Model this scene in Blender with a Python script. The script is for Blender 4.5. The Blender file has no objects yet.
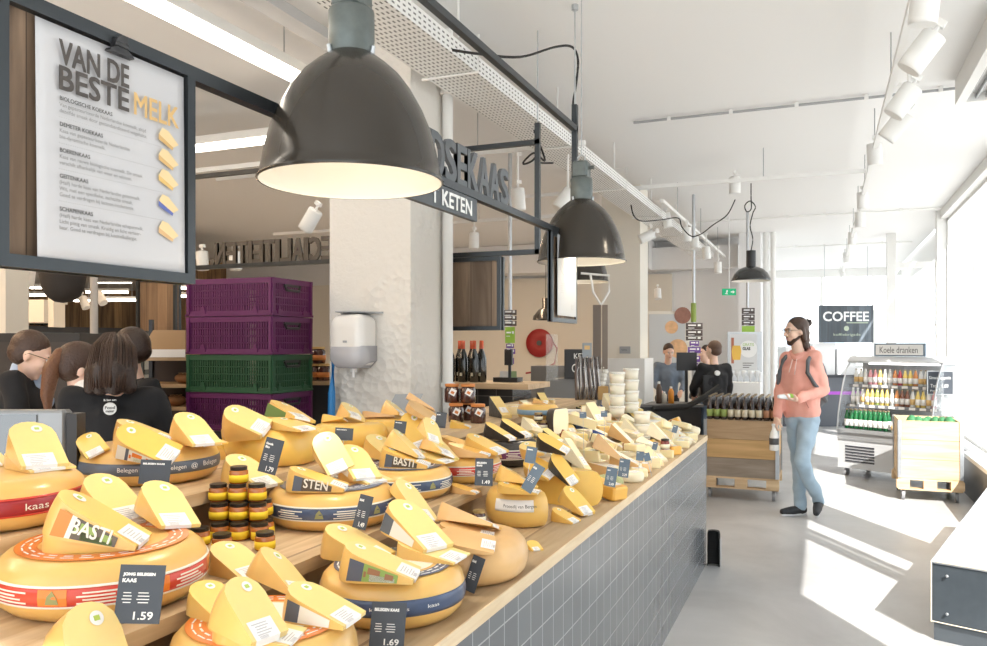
import bpy, bmesh, math, random
import numpy as np
from mathutils import Vector, Matrix, Euler
random.seed(7)
PI = math.pi
COL = bpy.context.scene.collection
# ---------------------------------------------------------------- survey of the place
F = 800.0; CX = 493.5; HY = 345.0; EYE = 1.58
YAW = math.atan(330.5 / F)
FW = Vector((-math.sin(YAW), math.cos(YAW), 0)); RT = Vector((math.cos(YAW), math.sin(YAW), 0)); UP = Vector((0, 0, 1))
def D(px, py, t):
    return Vector((0, 0, EYE)) + (FW + RT * ((px - CX) / F) + UP * ((HY - py) / F)) * t
def W(px, py, z):
    return D(px, py, (EYE - z) * F / (py - HY))
def atY(px, py, Y):
    d = FW + RT * ((px - CX) / F); return D(px, py, Y / d.y)
def atX(px, py, X):
    d = FW + RT * ((px - CX) / F); return D(px, py, X / d.x)
# ---------------------------------------------------------------- materials
MATS = {}
def mat(name, col, rough=0.5, metal=0.0, spec=None, noise=0.0, nscale=20.0, bump=0.0, emit=None, estr=0.0, trans=0.0, coat=0.0, sss=0.0, alpha=None, ior=None):
    if name in MATS: return MATS[name]
    m = bpy.data.materials.new(name); m.use_nodes = True
    nt = m.node_tree; b = nt.nodes['Principled BSDF']
    c = (col[0], col[1], col[2], 1)
    b.inputs['Base Color'].default_value = c
    b.inputs['Roughness'].default_value = rough; b.inputs['Metallic'].default_value = metal
    if spec is not None: b.inputs['Specular IOR Level'].default_value = spec
    if coat: b.inputs['Coat Weight'].default_value = coat; b.inputs['Coat Roughness'].default_value = 0.12
    if trans: b.inputs['Transmission Weight'].default_value = trans
    if ior: b.inputs['IOR'].default_value = ior
    if sss:
        b.inputs['Subsurface Weight'].default_value = sss; b.inputs['Subsurface Radius'].default_value = (0.02, 0.01, 0.004)
        b.inputs['Subsurface Scale'].default_value = 0.5
    if emit is not None:
        b.inputs['Emission Color'].default_value = (*emit, 1); b.inputs['Emission Strength'].default_value = estr
    if alpha is not None: b.inputs['Alpha'].default_value = alpha
    if noise or bump:
        tc = nt.nodes.new('ShaderNodeTexCoord'); nz = nt.nodes.new('ShaderNodeTexNoise')
        nz.inputs['Scale'].default_value = nscale; nz.inputs['Detail'].default_value = 5
        nt.links.new(tc.outputs['Object'], nz.inputs['Vector'])
        if noise:
            mx = nt.nodes.new('ShaderNodeMix'); mx.data_type = 'RGBA'
            mx.inputs['A'].default_value = tuple(max(0, v * (1 - noise)) for v in col) + (1,)
            mx.inputs['B'].default_value = tuple(min(1, v * (1 + noise)) for v in col) + (1,)
            nt.links.new(nz.outputs['Fac'], mx.inputs['Factor']); nt.links.new(mx.outputs['Result'], b.inputs['Base Color'])
        if bump:
            bp = nt.nodes.new('ShaderNodeBump'); bp.inputs['Strength'].default_value = bump; bp.inputs['Distance'].default_value = 0.01
            nt.links.new(nz.outputs['Fac'], bp.inputs['Height']); nt.links.new(bp.outputs['Normal'], b.inputs['Normal'])
    MATS[name] = m; return m
def wood(name, c1, c2, axis='Y', scale=1.0, plank=None, plank_axis='X', rough=0.55, dark=(0.05, 0.03, 0.02)):
    """grain along axis; optional plank joints every `plank` metres across plank_axis with a colour per plank"""
    if name in MATS: return MATS[name]
    m = bpy.data.materials.new(name); m.use_nodes = True; nt = m.node_tree; b = nt.nodes['Principled BSDF']; L = nt.links
    b.inputs['Roughness'].default_value = rough
    tc = nt.nodes.new('ShaderNodeTexCoord'); mp = nt.nodes.new('ShaderNodeMapping')
    s = [14 * scale] * 3; s['XYZ'.index(axis)] = 1.2 * scale
    mp.inputs['Scale'].default_value = s
    L.new(tc.outputs['Object'], mp.inputs['Vector'])
    nz = nt.nodes.new('ShaderNodeTexNoise'); nz.inputs['Scale'].default_value = 1.6; nz.inputs['Detail'].default_value = 8; nz.inputs['Distortion'].default_value = 0.8
    L.new(mp.outputs['Vector'], nz.inputs['Vector'])
    cr = nt.nodes.new('ShaderNodeValToRGB'); cr.color_ramp.elements[0].position = 0.3; cr.color_ramp.elements[1].position = 0.72
    cr.color_ramp.elements[0].color = (*c1, 1); cr.color_ramp.elements[1].color = (*c2, 1)
    L.new(nz.outputs['Fac'], cr.inputs['Fac']); out = cr.outputs['Color']
    if plank:
        sp = nt.nodes.new('ShaderNodeSeparateXYZ'); L.new(tc.outputs['Object'], sp.inputs['Vector'])
        dv = nt.nodes.new('ShaderNodeMath'); dv.operation = 'DIVIDE'; dv.inputs[1].default_value = plank
        L.new(sp.outputs[plank_axis], dv.inputs[0])
        fl = nt.nodes.new('ShaderNodeMath'); fl.operation = 'FLOOR'; L.new(dv.outputs[0], fl.inputs[0])
        wn = nt.nodes.new('ShaderNodeTexWhiteNoise'); wn.noise_dimensions = '1D'; L.new(fl.outputs[0], wn.inputs['W'])
        mr = nt.nodes.new('ShaderNodeMapRange'); mr.inputs['To Min'].default_value = 0.62; mr.inputs['To Max'].default_value = 1.15
        L.new(wn.outputs['Value'], mr.inputs['Value'])
        hs = nt.nodes.new('ShaderNodeHueSaturation'); L.new(mr.outputs['Result'], hs.inputs['Value']); L.new(out, hs.inputs['Color'])
        fr = nt.nodes.new('ShaderNodeMath'); fr.operation = 'FRACT'; L.new(dv.outputs[0], fr.inputs[0])
        lt = nt.nodes.new('ShaderNodeMath'); lt.operation = 'LESS_THAN'; lt.inputs[1].default_value = 0.03; L.new(fr.outputs[0], lt.inputs[0])
        mx = nt.nodes.new('ShaderNodeMix'); mx.data_type = 'RGBA'; L.new(lt.outputs[0], mx.inputs['Factor'])
        L.new(hs.outputs['Color'], mx.inputs['A']); mx.inputs['B'].default_value = (*dark, 1); out = mx.outputs['Result']
    L.new(out, b.inputs['Base Color'])
    bp = nt.nodes.new('ShaderNodeBump'); bp.inputs['Strength'].default_value = 0.15; bp.inputs['Distance'].default_value = 0.005
    L.new(nz.outputs['Fac'], bp.inputs['Height']); L.new(bp.outputs['Normal'], b.inputs['Normal'])
    MATS[name] = m; return m
def tiles(name, col, grout, u, v, w, h, rough=0.25, gw=0.003, offset=0.0):
    """tile grid in object space, u/v name the two in-plane axes"""
    if name in MATS: return MATS[name]
    m = bpy.data.materials.new(name); m.use_nodes = True; nt = m.node_tree; b = nt.nodes['Principled BSDF']; L = nt.links
    tc = nt.nodes.new('ShaderNodeTexCoord'); sp = nt.nodes.new('ShaderNodeSeparateXYZ'); cb = nt.nodes.new('ShaderNodeCombineXYZ')
    L.new(tc.outputs['Object'], sp.inputs['Vector']); L.new(sp.outputs[u], cb.inputs['X']); L.new(sp.outputs[v], cb.inputs['Y'])
    bt = nt.nodes.new('ShaderNodeTexBrick'); bt.offset = offset
    bt.inputs['Scale'].default_value = 1; bt.inputs['Brick Width'].default_value = w; bt.inputs['Row Height'].default_value = h
    bt.inputs['Mortar Size'].default_value = gw; bt.inputs['Mortar Smooth'].default_value = 0.1
    bt.inputs['Color1'].default_value = (*[c * 0.93 for c in col], 1); bt.inputs['Color2'].default_value = (*[c * 1.07 for c in col], 1)
    bt.inputs['Mortar'].default_value = (*grout, 1)
    L.new(cb.outputs['Vector'], bt.inputs['Vector']); L.new(bt.outputs['Color'], b.inputs['Base Color'])
    b.inputs['Roughness'].default_value = rough
    bp = nt.nodes.new('ShaderNodeBump'); bp.inputs['Strength'].default_value = 0.4; bp.inputs['Distance'].default_value = 0.003; bp.invert = True
    L.new(bt.outputs['Fac'], bp.inputs['Height']); L.new(bp.outputs['Normal'], b.inputs['Normal'])
    MATS[name] = m; return m
# ---------------------------------------------------------------- mesh builder
class MB:
    def __init__(s): s.v = []; s.f = []; s.m = []; s.mi = 0; s.sm = []; s.smooth = False
    def add(s, vs, fs, M=None):
        o = len(s.v)
        for p in vs:
            p = Vector(p)
            s.v.append(tuple(M @ p) if M is not None else tuple(p))
        for f in fs: s.f.append([o + i for i in f]); s.m.append(s.mi); s.sm.append(s.smooth)
        return s
    def box(s, c, d, M=None, rz=0, bev=0.0):
        x, y, z = d[0] / 2, d[1] / 2, d[2] / 2
        R = Matrix.Translation(c) @ Matrix.Rotation(rz, 4, 'Z')
        if M is not None: R = M @ R
        if bev <= 0:
            vs = [(a * x, b * y, e * z) for e in (-1, 1) for b in (-1, 1) for a in (-1, 1)]
            return s.add(vs, [(0, 2, 3, 1), (4, 5, 7, 6), (0, 1, 5, 4), (1, 3, 7, 5), (3, 2, 6, 7), (2, 0, 4, 6)], R)
        # bevelled: octagonal-ish prism stack
        b_ = min(bev, x * .9, y * .9, z * .9)
        def ring(ix, zz): 
            X, Y = x - ix, y - ix
            return [(-X + b_, -Y, zz), (X - b_, -Y, zz), (X, -Y + b_, zz), (X, Y - b_, zz), (X - b_, Y, zz), (-X + b_, Y, zz), (-X, Y - b_, zz), (-X, -Y + b_, zz)]
        rs = [ring(b_ * .6, -z), ring(0, -z + b_), ring(0, z - b_), ring(b_ * .6, z)]
        vs = sum(rs, []); fs = [list(range(7, -1, -1)), list(range(24, 32))]
        for k in range(3):
            for i in range(8):
                j = (i + 1) % 8; fs.append((k * 8 + i, k * 8 + j, k * 8 + 8 + j, k * 8 + 8 + i))
        return s.add(vs, fs, R)
    def bb(s, a, b, M=None):
        return s.box([(a[i] + b[i]) / 2 for i in range(3)], [abs(b[i] - a[i]) for i in range(3)], M)
    def prism(s, poly, z0, z1, M=None):
        n = len(poly); vs = [(p[0], p[1], z0) for p in poly] + [(p[0], p[1], z1) for p in poly]
        fs = [list(range(n - 1, -1, -1)), list(range(n, 2 * n))] + [(i, (i + 1) % n, n + (i + 1) % n, n + i) for i in range(n)]
        return s.add(vs, fs, M)
    def lathe(s, prof, seg=24, M=None, a0=0.0, a1=2 * PI, caps=True):
        """prof: (r,z) from bottom to top, about local Z"""
        full = abs(a1 - a0 - 2 * PI) < 1e-6; n = seg if full else seg + 1
        vs = []; P = len(prof)
        for i in range(n):
            a = a0 + (a1 - a0) * i / seg; c, q = math.cos(a), math.sin(a)
            vs += [(r * c, r * q, z) for r, z in prof]
        fs = []
        for i in range(seg):
            j = (i + 1) % n
            for k in range(P - 1):
                if prof[k][0] < 1e-7 and prof[k + 1][0] < 1e-7: continue
                fs.append((i * P + k, j * P + k, j * P + k + 1, i * P + k + 1))
        s.add(vs, fs, M)
        if full and caps:
            o = len(s.v) - len(vs)
            for k, rev in ((0, True), (P - 1, False)):
                if prof[k][0] > 1e-6:
                    r = [o + i * P + k for i in range(n)]
                    s.f.append(r[::-1] if rev else r); s.m.append(s.mi); s.sm.append(False)
        return s
    def cyl(s, p0, p1, r, seg=12, r1=None):
        p0, p1 = Vector(p0), Vector(p1); d = p1 - p0; l = d.length
        M = Matrix.Translation(p0) @ d.to_track_quat('Z', 'Y').to_matrix().to_4x4()
        return s.lathe([(r, 0), (r if r1 is None else r1, l)], seg, M)
    def tube(s, pts, r, seg=8):
        pts = [Vector(p) for p in pts]; n = len(pts); vs = []
        up = Vector((0, 0, 1))
        for i, p in enumerate(pts):
            d = (pts[min(i + 1, n - 1)] - pts[max(i - 1, 0)]).normalized()
            a = d.cross(up)
            if a.length < 0.05: a = d.cross(Vector((1, 0, 0)))
            a.normalize(); b = a.cross(d)
            vs += [p + (a * math.cos(2 * PI * k / seg) + b * math.sin(2 * PI * k / seg)) * r for k in range(seg)]
        fs = [(i * seg + k, i * seg + (k + 1) % seg, (i + 1) * seg + (k + 1) % seg, (i + 1) * seg + k) for i in range(n - 1) for k in range(seg)]
        fs += [list(range(seg - 1, -1, -1)), [(n - 1) * seg + k for k in range(seg)]]
        return s.add(vs, fs)
    def ball(s, c, rad, seg=16, rings=10, M=None):
        if not hasattr(rad, '__len__'): rad = (rad,) * 3
        prof = [(math.sin(PI * i / rings), -math.cos(PI * i / rings)) for i in range(rings + 1)]
        R = Matrix.Translation(c) @ (M if M is not None else Matrix()) @ Matrix.Diagonal((*rad, 1))
        return s.lathe([(max(0, r), z) for r, z in prof], seg, R, caps=False)
    def build(s, name, mats, parent=None, M=None, bevel=0.0):
        me = bpy.data.meshes.new(name); me.from_pydata(s.v, [], s.f)
        if not isinstance(mats, (list, tuple)): mats = [mats]
        for m in mats: me.materials.append(m)
        for p, i, q in zip(me.polygons, s.m, s.sm): p.material_index = min(i, len(mats) - 1); p.use_smooth = q
        bm = bmesh.new(); bm.from_mesh(me)
        bmesh.ops.remove_doubles(bm, verts=bm.verts, dist=1e-5)
        bmesh.ops.recalc_face_normals(bm, faces=bm.faces); bm.to_mesh(me); bm.free()
        o = bpy.data.objects.new(name, me); COL.objects.link(o)
        if parent is not None: o.parent = parent
        if M is not None: o.matrix_local = M
        if bevel:
            md = o.modifiers.new('b', 'BEVEL'); md.width = bevel; md.segments = 2; md.limit_method = 'ANGLE'
        return o
def spline(pts, n=6):
    pts = [Vector(p) for p in pts]; P = [pts[0]] + pts + [pts[-1]]; out = []
    for i in range(1, len(P) - 2):
        a, b, c, d = P[i - 1], P[i], P[i + 1], P[i + 2]
        for k in range(n):
            t = k / n; out.append(.5 * ((2 * b) + (c - a) * t + (2 * a - 5 * b + 4 * c - d) * t * t + (3 * b - a - 3 * c + d) * t ** 3))
    return out + [pts[-1]]
def tag(o, label=None, cat=None, group=None, kind=None):
    if label: o['label'] = label
    if cat: o['category'] = cat
    if group: o['group'] = group
    if kind: o['kind'] = kind
    return o
def thing(name, label, cat, loc=(0, 0, 0), rz=0.0, group=None):
    o = bpy.data.objects.new(name, None); COL.objects.link(o); o.location = loc; o.rotation_euler = (0, 0, rz)
    o.empty_display_size = 0.05
    return tag(o, label, cat, group)
KIDS = {}
def copy_tree(o, parent=None, M=None):
    c = o.copy(); COL.objects.link(c); c.parent = parent
    if M is not None: c.matrix_local = M
    for k in ('label', 'category', 'group'):
        if parent is None and k in c: del c[k]
    for ch in list(o.children): copy_tree(ch, c)
    return c
def TR(loc, rz=0, rx=0, ry=0): return Matrix.Translation(loc) @ Matrix.Rotation(rz, 4, 'Z') @ Matrix.Rotation(ry, 4, 'Y') @ Matrix.Rotation(rx, 4, 'X')
def frame(o, x, y, z):
    M = Matrix.Identity(4)
    for i, a in enumerate((x, y, z)):
        for k in range(3): M[k][i] = a[k]
    M.translation = Vector(o); return M
# ---------------------------------------------------------------- lettering
def text_mesh(txt, size, depth=0.0, bold=0.0, align='LEFT', spacing=1.0):
    cu = bpy.data.curves.new('lettering', 'FONT'); cu.body = txt; cu.size = size; cu.extrude = depth; cu.offset = bold * size
    cu.align_x = align; cu.align_y = 'BOTTOM_BASELINE' if False else 'BOTTOM'; cu.space_character = spacing; cu.resolution_u = 3
    t = bpy.data.objects.new('lettering', cu); COL.objects.link(t)
    dg = bpy.context.evaluated_depsgraph_get(); me = bpy.data.meshes.new_from_object(t.evaluated_get(dg))
    bpy.data.objects.remove(t); bpy.data.curves.remove(cu)
    return me
def text_into(mb, txt, size, M=None, depth=0.0, bold=0.0, align='LEFT', width=None, height=None, warp=None, spacing=1.0):
    """letters laid in local XY (x right, y up), z = outward; width squeezes to a given width"""
    me = text_mesh(txt, size, depth, 0, align, spacing)
    if not me.vertices: return
    vs = [v.co.copy() for v in me.vertices]
    x0 = min(v.x for v in vs); x1 = max(v.x for v in vs); y0 = min(v.y for v in vs); y1 = max(v.y for v in vs)
    kx = width / (x1 - x0) if width else 1; ky = height / (y1 - y0) if height else 1
    for v in vs:
        if width: v.x = (v.x - x0) * kx
        if height: v.y = (v.y - y0) * ky
        if warp: v[:] = warp(v)
    polys = [list(p.vertices) for p in me.polygons]; bpy.data.meshes.remove(me); b = bold * size * 1.1
    offs = [(0, 0)] if not bold or warp else [(0, 0), (b, 0), (-b, 0), (b, b), (-b, b), (b, -b), (-b, -b)]
    for i, (ox, oy) in enumerate(offs): mb.add([Vector((v.x + ox, v.y + oy, v.z + i * .00008)) for v in vs], polys, M)
# ---------------------------------------------------------------- organic surfaces
def blob(name, shapes, material, parent=None, voxel=0.01, smooth=3, M=None, extra=None):
    mb = MB(); 
    for sh in shapes:
        if sh[0] == 'c':
            _, p0, p1, r0, r1 = sh; p0, p1 = Vector(p0), Vector(p1); d = p1 - p0; l = max(d.length, 1e-5)
            Q = Matrix.Translation(p0) @ d.to_track_quat('Z', 'Y').to_matrix().to_4x4()
            pr = [(0, -r0)] + [(r0 * math.cos(a), r0 * math.sin(a)) for a in [-1.2, -.8, -.4, 0]] + [(r1 * math.cos(a), l + r1 * math.sin(a)) for a in [0, .4, .8, 1.2]] + [(0, l + r1)]
            mb.lathe(pr, 14, Q, caps=False)
        elif sh[0] == 'e':
            mb.ball(sh[1], sh[2], 20, 14, sh[3] if len(sh) > 3 else None)
    o = mb.build(name, material, parent, M)
    md = o.modifiers.new('r', 'REMESH'); md.mode = 'VOXEL'; md.voxel_size = voxel; md.use_smooth_shade = True
    if smooth: s = o.modifiers.new('s', 'SMOOTH'); s.iterations = smooth; s.factor = 0.5
    if extra: extra(o)
    dg = bpy.context.evaluated_depsgraph_get(); me = bpy.data.meshes.new_from_object(o.evaluated_get(dg))
    o.modifiers.clear(); old = o.data; o.data = me; bpy.data.meshes.remove(old); me.name = name
    if not me.materials: me.materials.append(material)
    for p in me.polygons: p.use_smooth = True
    return o
white_paint = mat('white_paint', (0.80, 0.80, 0.78), 0.6)
ceil_m = mat('ceiling_paint', (0.82, 0.82, 0.81), 0.8, bump=0.1, nscale=3)
warm_wall = mat('cream_wall', (0.74, 0.70, 0.62), 0.8)
white_wall = mat('white_wall', (0.80, 0.80, 0.80), 0.8, noise=0.02, nscale=4)
steel = mat('brushed_steel', (0.62, 0.63, 0.64), 0.35, 0.9)
galv = mat('galvanised', (0.52, 0.54, 0.56), 0.38, 0.75, noise=0.12, nscale=30)
darkmetal = mat('dark_metal', (0.035, 0.037, 0.042), 0.35, 0.6)
framemetal = mat('frame_metal', (0.045, 0.052, 0.058), 0.35, 0.5)
lampgrey = mat('lamp_enamel', (0.034, 0.029, 0.023), 0.20, 0.0, coat=0.0)
lampneck = mat('lamp_neck', (0.13, 0.15, 0.145), 0.4, 0.4, noise=0.2, nscale=40)
lampinner = mat('lamp_inner', (0.9, 0.87, 0.8), 0.5)
black_pl = mat('black_plastic', (0.02, 0.02, 0.022), 0.4)
black_rub = mat('black_rubber', (0.015, 0.015, 0.015), 0.7)
grey_pl = mat('grey_plastic', (0.35, 0.36, 0.37), 0.4)
white_pl = mat('white_plastic', (0.82, 0.82, 0.82), 0.35)
paper = mat('white_paper', (0.86, 0.86, 0.85), 0.6)
ink = mat('dark_ink', (0.10, 0.10, 0.10), 0.6)
midink = mat('grey_ink', (0.42, 0.42, 0.42), 0.6)
goldink = mat('ochre_ink', (0.72, 0.48, 0.20), 0.6)
slate = mat('slate_card', (0.055, 0.065, 0.082), 0.55)
slate_far = mat('blue_grey_card', (0.12, 0.17, 0.23), 0.5)
chalk = mat('chalk_white', (0.85, 0.85, 0.83), 0.7)
rind = mat('cheese_rind', (0.80, 0.49, 0.15), 0.30, noise=0.10, nscale=14, bump=0.12, coat=0.2, sss=0.12)
rind_d = mat('cheese_rind_deep', (0.80, 0.50, 0.14), 0.28, noise=0.12, nscale=14, bump=0.1, coat=0.2, sss=0.12)
rind_b = mat('cheese_rind_aged', (0.74, 0.46, 0.20), 0.35, noise=0.22, nscale=9, bump=0.15, coat=0.25)
cut = mat('cheese_cut', (0.91, 0.69, 0.27), 0.34, noise=0.04, nscale=25, coat=0.2, sss=0.2)
cut_y = mat('cheese_cut_yellow', (0.90, 0.58, 0.13), 0.34, noise=0.05, nscale=25, coat=0.2, sss=0.2)
cut_p = mat('cheese_cut_pale', (0.93, 0.80, 0.50), 0.32, noise=0.04, nscale=25, coat=0.2, sss=0.2)
cut_o = mat('cheese_cut_orange', (0.88, 0.50, 0.10), 0.32, noise=0.06, nscale=25, coat=0.2, sss=0.2)
cut_w = mat('cheese_cut_white', (0.91, 0.84, 0.64), 0.4, noise=0.03, nscale=25, sss=0.2)
blackwax = mat('black_rind', (0.035, 0.03, 0.028), 0.4, noise=0.5, nscale=40, bump=0.3, coat=0.3)
redwax = mat('red_brown_rind', (0.33, 0.08, 0.05), 0.35, noise=0.2, nscale=20, coat=0.3)
herb = mat('herb_rind', (0.42, 0.44, 0.20), 0.6, noise=0.5, nscale=60, bump=0.4)
mould = mat('white_rind', (0.86, 0.78, 0.58), 0.7, noise=0.06, nscale=30, bump=0.2)
green_st = mat('green_sticker', (0.45, 0.58, 0.10), 0.5)
labelw = mat('label_paper', (0.88, 0.86, 0.84), 0.5)
labelink = mat('label_ink', (0.55, 0.53, 0.55), 0.6)
pr_dark = mat('print_dark_brown', (0.10, 0.075, 0.05), 0.35, coat=0.3)
pr_grey = mat('print_slate', (0.10, 0.12, 0.16), 0.35, coat=0.3)
pr_blue = mat('print_navy', (0.06, 0.09, 0.17), 0.35, coat=0.3, noise=0.25, nscale=30)
pr_lblue = mat('print_light_blue', (0.25, 0.38, 0.50), 0.35, coat=0.3, noise=0.25, nscale=30)
pr_red = mat('print_red', (0.62, 0.055, 0.03), 0.35, coat=0.3)
pr_dred = mat('print_dark_red', (0.33, 0.02, 0.03), 0.35, coat=0.3)
pr_or = mat('print_orange', (0.80, 0.22, 0.03), 0.35, coat=0.3)
pr_green = mat('print_green', (0.12, 0.20, 0.05), 0.4)
pr_grass = mat('print_grass', (0.28, 0.40, 0.10), 0.4)
pr_cream = mat('print_cream', (0.84, 0.80, 0.70), 0.4)
pr_purple = mat('print_purple', (0.16, 0.03, 0.12), 0.35, coat=0.3)
pr_cow = mat('print_cow_brown', (0.35, 0.16, 0.08), 0.4)
pr_roy = mat('print_royal_blue', (0.07, 0.14, 0.48), 0.35, coat=0.3)
board = wood('display_board', (0.58, 0.39, 0.21), (0.86, 0.66, 0.42), 'Y', 1.0, plank=0.31, plank_axis='X', rough=0.5, dark=(0.3, 0.2, 0.12))
edgewood = wood('plywood_edge', (0.72, 0.54, 0.33), (0.88, 0.72, 0.50), 'Y', 2.0)
oldwood = wood('reclaimed_planks', (0.11, 0.07, 0.045), (0.34, 0.23, 0.15), 'Z', 1.0, plank=0.065, plank_axis='Y', rough=0.7)
oldwoodx = wood('reclaimed_planks_x', (0.13, 0.085, 0.055), (0.36, 0.26, 0.18), 'Z', 0.6, plank=0.14, plank_axis='X', rough=0.7)
oldwoody = wood('rough_planks_wall', (0.13, 0.07, 0.03), (0.42, 0.25, 0.11), 'Z', 0.5, plank=0.19, plank_axis='Y', rough=0.7)
crate_wood = wood('crate_pine', (0.60, 0.40, 0.22), (0.82, 0.62, 0.38), 'X', 0.8, rough=0.6)
crate_wood2 = wood('crate_old', (0.25, 0.20, 0.15), (0.42, 0.34, 0.27), 'X', 0.8, rough=0.7)
crate_wood3 = wood('crate_honey', (0.55, 0.33, 0.13), (0.74, 0.48, 0.22), 'X', 0.8, rough=0.6)
crate_side = wood('crate_pine_side', (0.60, 0.40, 0.22), (0.82, 0.62, 0.38), 'Y', 0.8, rough=0.6)
skin = mat('skin', (0.78, 0.52, 0.40), 0.5, sss=0.15)
hair_d = mat('hair_dark_brown', (0.028, 0.014, 0.009), 0.45, noise=0.5, nscale=90, bump=0.5)
hair_m = mat('hair_brown', (0.06, 0.030, 0.018), 0.45, noise=0.4, nscale=90, bump=0.5)
lips_m = mat('lips', (0.55, 0.24, 0.20), 0.5)
eye_w = mat('eye_white', (0.8, 0.8, 0.78), 0.3)
pink = mat('pink_sweat', (0.86, 0.42, 0.34), 0.9, noise=0.06, nscale=12, bump=0.3)
jeans_m = mat('light_denim', (0.38, 0.50, 0.60), 0.85, noise=0.18, nscale=9, bump=0.25)
jeans_d = mat('blue_denim', (0.18, 0.25, 0.34), 0.85, noise=0.15, nscale=9)
blackcloth = mat('black_cloth', (0.014, 0.014, 0.016), 0.9, noise=0.15, nscale=8, bump=0.2)
whitecloth = mat('cream_cloth', (0.78, 0.74, 0.70), 0.9, bump=0.2, nscale=8)
greycloth = mat('grey_cloth', (0.13, 0.14, 0.15), 0.85, noise=0.15, nscale=20, bump=0.2)
glass = mat('clear_glass', (1, 1, 1), 0.02, trans=1.0, ior=1.45)
acrylic = mat('clear_acrylic', (0.85, 0.9, 0.92), 0.1, alpha=0.14)
poster_w = mat('poster_sheet', (0.60, 0.60, 0.62), 0.7)
sheetglass = mat('window_pane', (0.9, 0.95, 0.97), 0.05, alpha=0.06)
CEIL = 3.5
def struct(o): o['kind'] = 'structure'; return o
# floor: polished concrete
def concrete():
    m = bpy.data.materials.new('polished_concrete'); m.use_nodes = True; nt = m.node_tree; b = nt.nodes['Principled BSDF']; L = nt.links
    tc = nt.nodes.new('ShaderNodeTexCoord')
    n1 = nt.nodes.new('ShaderNodeTexNoise'); n1.inputs['Scale'].default_value = 0.9; n1.inputs['Detail'].default_value = 9; n1.inputs['Roughness'].default_value = .62; n1.inputs['Distortion'].default_value = .5
    L.new(tc.outputs['Object'], n1.inputs['Vector'])
    cr = nt.nodes.new('ShaderNodeValToRGB'); cr.color_ramp.elements[0].position = .28; cr.color_ramp.elements[1].position = .7
    cr.color_ramp.elements[0].color = (.36, .355, .35, 1); cr.color_ramp.elements[1].color = (.56, .555, .55, 1)
    L.new(n1.outputs['Fac'], cr.inputs['Fac']); L.new(cr.outputs['Color'], b.inputs['Base Color'])
    b.inputs['Roughness'].default_value = .38
    return m
m = MB(); m.bb((-13.2, -1.5, -.1), (1.9, 22.2, 0)); struct(m.build('floor', concrete()))
m = MB(); m.bb((-13.2, -1.5, CEIL), (1.7, 22.2, CEIL + .2)); struct(m.build('ceiling', ceil_m))
m = MB(); m.bb((-13.2, -1.5, 0), (-13.0, 22.2, CEIL)); struct(m.build('wall_left', oldwoody))
m = MB(); m.bb((-13.0, 15.0, 0), (-1.35, 15.2, CEIL)); struct(m.build('wall_back', white_wall))
m = MB(); m.bb((-13.0, -1.5, 0), (-4.5, -1.3, CEIL)); struct(m.build('wall_front', warm_wall))
m = MB(); m.bb((-1.6, 15.2, 0), (-1.35, 22.0, CEIL)); struct(m.build('wall_alcove', white_wall))
# beam on the back wall
m = MB(); m.bb((-8, 14.3, 2.95), (-2.9, 14.99, 3.49)); m.bb((-2.9, 14.6, 2.95), (-1.4, 14.99, 3.35)); tag(struct(m.build('trim_1', white_wall)))
# right window wall: sill, header, columns, glass
WX = 1.55
m = MB(); m.bb((WX, -1.5, 0), (WX + .25, 13.1, .42)); struct(m.build('wall_right', white_paint))
m = MB(); m.bb((WX - .02, -1.5, 3.38), (WX + .3, 13.1, CEIL)); struct(m.build('trim_2', white_paint))
def post(name, y0, y1, x0=WX, x1=WX + .2, z0=.42, z1=3.38):
    m = MB(); m.bb((x0, y0, z0), (x1, y1, z1)); return struct(m.build(name, white_paint))
post('trim_3', 4.88, 5.62, WX, WX + .1); post('trim_4', 4.10, 4.26, WX, WX + .06); post('trim_5', -1.5, 2.2)
post('trim_6', 9.1, 9.28); post('trim_7', 12.98, 13.16, WX - .06, WX + .2, 0, CEIL)
for i, (a, b) in enumerate(((2.2, 4.10), (4.26, 4.88), (5.62, 9.1), (9.28, 12.98))):
    w = MB(); w.bb((WX + .1, a, .42), (WX + .11, b, 3.38)); o = struct(w.build('window_%d' % (i + 1), sheetglass))
    f = MB()
    for z in (.42, 3.34): f.bb((WX + .07, a, z), (WX + .14, b, z + .04))
    for y in (a, b - .04): f.bb((WX + .07, y, .42), (WX + .14, y + .04, 3.38))
    f.build('window_frame', white_paint, o)
# entrance bay beyond the window wall
m = MB(); m.bb((WX + .2, 13.1, 3.05), (3.2, 22.2, CEIL)); struct(m.build('trim_8', white_paint))
post('trim_9', 15.3, 15.46, 1.0, 1.14, 0, CEIL)
m = MB(); m.bb((1.0, 15.36, 2.9), (3.2, 15.44, 3.0)); m.bb((2.3, 15.36, 0), (2.4, 15.44, 2.9)); m.bb((1.14, 15.36, 1.9), (2.3, 15.42, 1.94)); struct(m.build('trim_10', white_paint))
w = MB(); w.bb((1.14, 15.39, 0), (3.2, 15.40, 2.9)); struct(w.build('window_5', sheetglass))
# glazed end wall behind the coffee corner
w = MB(); w.bb((-1.35, 22.0, 0), (3.2, 22.01, CEIL)); o = struct(w.build('window_6', sheetglass))
f = MB()
for x in (-1.35, -.1, 1.1, 2.3): f.bb((x, 21.95, 0), (x + .08, 22.06, CEIL))
f.bb((-1.35, 21.97, 1.0), (3.2, 22.04, 1.06)); f.bb((-1.35, 21.97, 3.3), (3.2, 22.04, 3.49)); f.build('window_frame', white_paint, o)
# pavement outside
m = MB(); m.bb((-30, -30, -.25), (60, 80, -.12)); tag(struct(m.build('ground', mat('pavement', (.62, .61, .6), .9, noise=.08, nscale=1.5))))
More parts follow.
